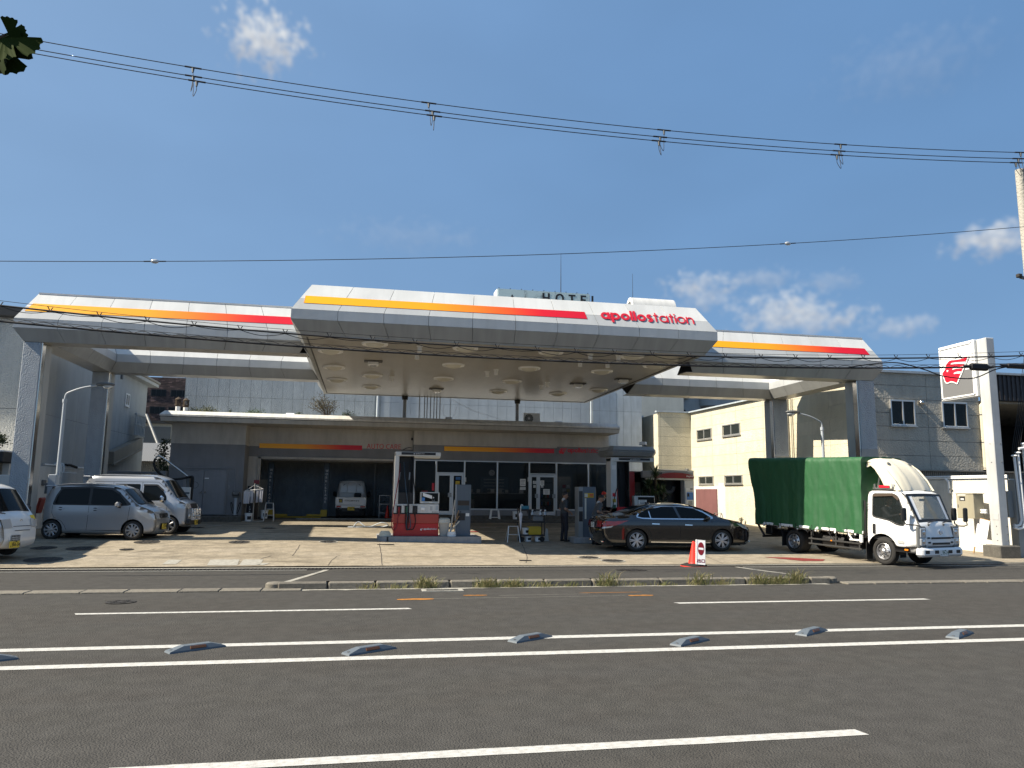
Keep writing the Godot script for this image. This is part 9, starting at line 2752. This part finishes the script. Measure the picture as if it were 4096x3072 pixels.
func overhead() -> void:
	var ws := []
	var nm := ["highest", "middle", "lowest"]
	var i := 0
	for q in [[11.93, 11.15, 11.62], [11.58, 10.82, 11.33], [11.36, 10.58, 11.10]]:
		var zz := -17.0 + 0.25 * (i - 1)
		var p := sag(V(-13, q[0] + 0.3, zz), V(3.13, q[1], zz), V(24, q[2] + 0.6, zz), 80)
		var t := thing("power_line", nm[i] + " of the three parallel power lines with hanging connectors high in the sky", "power line", V(0, 0, -17), "power lines high overhead")
		W(t, "wire", B.new().tube(p, 0.011, 6), M.wire)
		ws.append([t, p])
		i += 1
	for x in [[-4.16, -4.08, -3.94], [1.21, 1.29, 1.31], [7.21, 7.0, 6.86], [12.23, 12.0, 11.75], [17.9, 17.55, 17.2], [-9.8, -9.6, -9.4]]:
		var prev := Vector3.ZERO
		for k in 3:
			var c := at_x(ws[k][1], x[k])
			W(ws[k][0], "sleeve", B.new().cyl(at_x(ws[k][1], x[k] - 0.18), at_x(ws[k][1], x[k] + 0.18), 0.020, -1, 7), M.wire)
			W(ws[k][0], "connector", B.new().cyl(c + V(0, -0.02, 0), c + V(0, -0.12, 0), 0.035, 0.02, 8), M.lamp_grey)
			if k > 0:
				var s := -1.0 if x[0] < 3 else 1.0
				W(ws[k][0], "jumper", hose([prev, prev + V(0.03 * s * -1.0, -0.16, 0.05), V(lerpf(prev.x, c.x, 0.6), c.y - 0.36, c.z), c + V(0, -0.22, 0), c + V(0, -0.12, 0)], 0.007), M.wire)
			prev = c + V(0, -0.12, 0)
	var p := sag(V(-12, 6.3, -17), V(3.0, 7.43, -17), V(22, 10.05, -17), 80)
	var t := thing("stay_wire", "single thin rising wire with two glass insulators above the canopies", "power line", V(0, 0, -17))
	W(t, "wire", B.new().tube(p, 0.008, 6), M.wire)
	for x in [-4.57, 10.4]:
		var c := at_x(p, x)
		W(t, "insulator", B.new().ball(c, V(0.085, 0.05, 0.05), 12), M.lampglass)
		W(t, "insulator_tie", B.new().cyl(at_x(p, x - 0.22), at_x(p, x + 0.22), 0.014, -1, 6), M.wire)
	# two telephone cables: one on hooks under a messenger wire, one lashed in a spiral
	var a := sag(V(-12, 6.15, -18), V(3.47, 5.42, -18), V(24, 6.45, -18), 100)
	t = thing("telephone_cable", "upper black cable on hooked hangers crossing in front of the canopies", "cable", V(0, 0, -18), "cables crossing in front of the canopies")
	W(t, "cable", B.new().tube(a, 0.020, 6), M.wire)
	W(t, "messenger_wire", B.new().tube(a.map(func(q): return q + V(0, 0.105 + 0.02 * sin(q.x * 0.4), 0)), 0.006, 5), M.wire)
	var x := -10.9
	while x < 23.0:
		var c := at_x(a, x)
		W(t, "hanger", B.new().tube([c + V(-0.06, 0.10, 0), c + V(-0.02, 0.03, 0), c + V(0, -0.02, 0), c + V(0.02, 0.03, 0), c + V(0.05, 0.08, 0)], 0.011, 5), M.wire)
		var dd := 0.0
		var e := at_x(a, x + 1.0)
		W(t, "drop_wire", B.new().tube(range(9).map(func(k): return c.lerp(e, k / 8.0) - V(0, 0.012 + (0.09 if int(x * 7.0) % 3 else 0.04) * sin(PI * k / 8.0), 0)), 0.008, 5), M.wire)
		x += 1.0 + dd
	var d := sag(V(-12, 5.76, -18.1), V(3.47, 5.18, -18.1), V(24, 6.1, -18.1), 100)
	t = thing("telephone_cable", "lower black cable lashed in a wavy spiral crossing in front of the canopies", "cable", V(0, 0, -18), "cables crossing in front of the canopies")
	W(t, "cable", B.new().tube(d, 0.024, 6), M.wire)
	W(t, "messenger_wire", B.new().tube(d.map(func(q): return q + V(0, 0.085, 0)), 0.006, 5), M.wire)
	var sp := []
	for k in 1400:
		var xx := -11.9 + k * 0.0255
		var c := at_x(d, xx)
		sp.append(c + V(0, 0.045 + 0.052 * absf(sin(xx * PI / 0.40)) - 0.03, 0.03 * cos(xx * PI / 0.40)))
	W(t, "lashing_wire", B.new().tube(sp, 0.007, 5), M.wire)
	W(t, "loop_cable", hose([at_x(d, 12.6), at_x(d, 13.4) + V(0, 0.10, 0.05), at_x(d, 14.2) + V(0, 0.13, 0.05), at_x(d, 15.0) + V(0, -0.06, 0.05), at_x(d, 15.6) + V(0, -0.25, 0.05), at_x(d, 16.5) + V(0, -0.32, 0.05), at_x(d, 17.3) + V(0, -0.08, 0.0), at_x(d, 17.8)], 0.016), M.wire)
	for q in [[16.78, 0.58, 0.10, "black cable closure hanging in front of the sign pole"], [18.05, 0.75, 0.07, "long black cable closure at the right margin"]]:
		var t2 := thing("cable_closure", q[3], "cable closure", at_x(d, q[0]), "closures on the lashed cable")
		P(t2, "case", cb(Vector3.ZERO, V(q[1], q[2] * 2.0, 0.16), 0.05), M.wire)
		P(t2, "end", B.new().cyl(V(-q[1] * 0.5, 0, 0), V(-q[1] * 0.5 - 0.2, 0.02, 0), 0.05, 0.02, 8).cyl(V(q[1] * 0.5, 0, 0), V(q[1] * 0.5 + 0.2, 0.02, 0), 0.05, 0.02, 8), M.wire)
	t = thing("utility_pole", "concrete utility pole just inside the right edge, top below the power lines", "pole", V(18.95, 0, -18.3))
	P(t, "pole", B.new().cyl(V(0.05, 0, 0), V(-0.05, 11.65, 0), 0.19, 0.12, 16), M.cream_grey)
	t = thing("lamp_arm", "end of a dark metal bracket reaching in at the right edge above the sign", "bracket", V(18.4, 8.2, -18.0))
	P(t, "arm", cb(V(0.35, -0.02, 0), V(0.9, 0.08, 0.08), 0.01, Transform3D(Basis(V(0, 0, 1), -0.13), V(0.0, 0.03, 0))), M.lamp_grey)
	P(t, "clamp", cb(V(-0.14, 0.06, 0), V(0.14, 0.11, 0.12), 0.02), M.iron)
	ginkgo()

func ginkgo() -> void:
	var t := thing("ginkgo_branch", "ginkgo twig with fan-shaped green leaves hanging into the upper left corner", "branch", V(-1.05, 3.05, -1.7))
	# leaves are placed in the plane facing the road, each one a notched fan with a stalk
	var o := V(-0.9605, 2.9705, -1.9)
	var gx := V(0.98, 0, 0.19)
	var gy := V(-0.03, 0.99, 0.14)
	var s := 0.00118 / 3.0 * 0.99
	var at := func(px: float, py: float) -> Vector3: return o + gx * (px * s) - gy * (py * s)
	var k := 0
	for q in [[150, 30, 250, 150, 115, 70, 0.0], [165, 120, 215, 290, 130, 62, 0.02], [140, 70, 330, 150, 150, 60, -0.02], [60, 165, 120, 330, 100, 45, 0.01], [-30, 260, 20, 340, 80, 60, 0.0], [200, 25, 320, 210, 110, 55, 0.03], [-60, 30, 20, -60, 120, 60, 0.02], [230, 20, 300, -60, 110, 60, 0.0], [60, -30, 150, -90, 110, 60, 0.01]]:
		var base: Vector3 = at.call(q[0], q[1])
		var tip: Vector3 = at.call(q[2], q[3])
		var ax := tip - base
		var l := ax.length()
		ax = ax.normalized()
		var n0 := gx.cross(gy).normalized()
		var n := (n0 + ax.cross(n0) * 0.5 * sin(k * 2.1)).normalized()
		var si := n.cross(ax).normalized()
		var b := B.new()
		b.usec = true
		b.col = Color(0.035, 0.06, 0.015).lerp(Color(0.055, 0.085, 0.02), fmod(k * 0.37, 1.0))
		var half := deg_to_rad(q[5])
		b.grid(30, 5, func(u, v):
			var a := lerpf(-half, half, u)
			var r: float = l * (1.0 + 0.035 * sin(u * 55.0) - 0.42 * exp(-pow((u - 0.52) / 0.035, 2)) * v - 0.10 * exp(-pow((u - 0.22) / 0.02, 2)))
			r *= lerpf(0.04, 1.0, v)
			return base + (ax * cos(a) + si * sin(a)) * r + n * (0.10 * l * sin(u * 7.0 + k) * v * v + q[6] * v))
		var lf := P(t, "leaf", b, M.ginkgo)
		lf.position = -t.position
		var st := P(lf, "stalk", hose([base, base.lerp(at.call(20, 55), 0.4) - ax * 0.01, base.lerp(at.call(20, 60), 0.8)], 0.0012), M.leaf_stalk)
		k += 1
	var tw := P(t, "twig", hose([at.call(-160, 130), at.call(-40, 95), at.call(60, 75), at.call(140, 60), at.call(210, 15)], 0.0028), M.bark)
	tw.position = -t.position

func _ready() -> void:
	rng.seed = 12345
	lights()
	materials()
	mat("leaf_stalk", 0.06, 0.07, 0.02, 0.7)
	setting()
	canopies()
	service_building()
	around()
	pumps()
	vehicles()
	people()
	overhead()
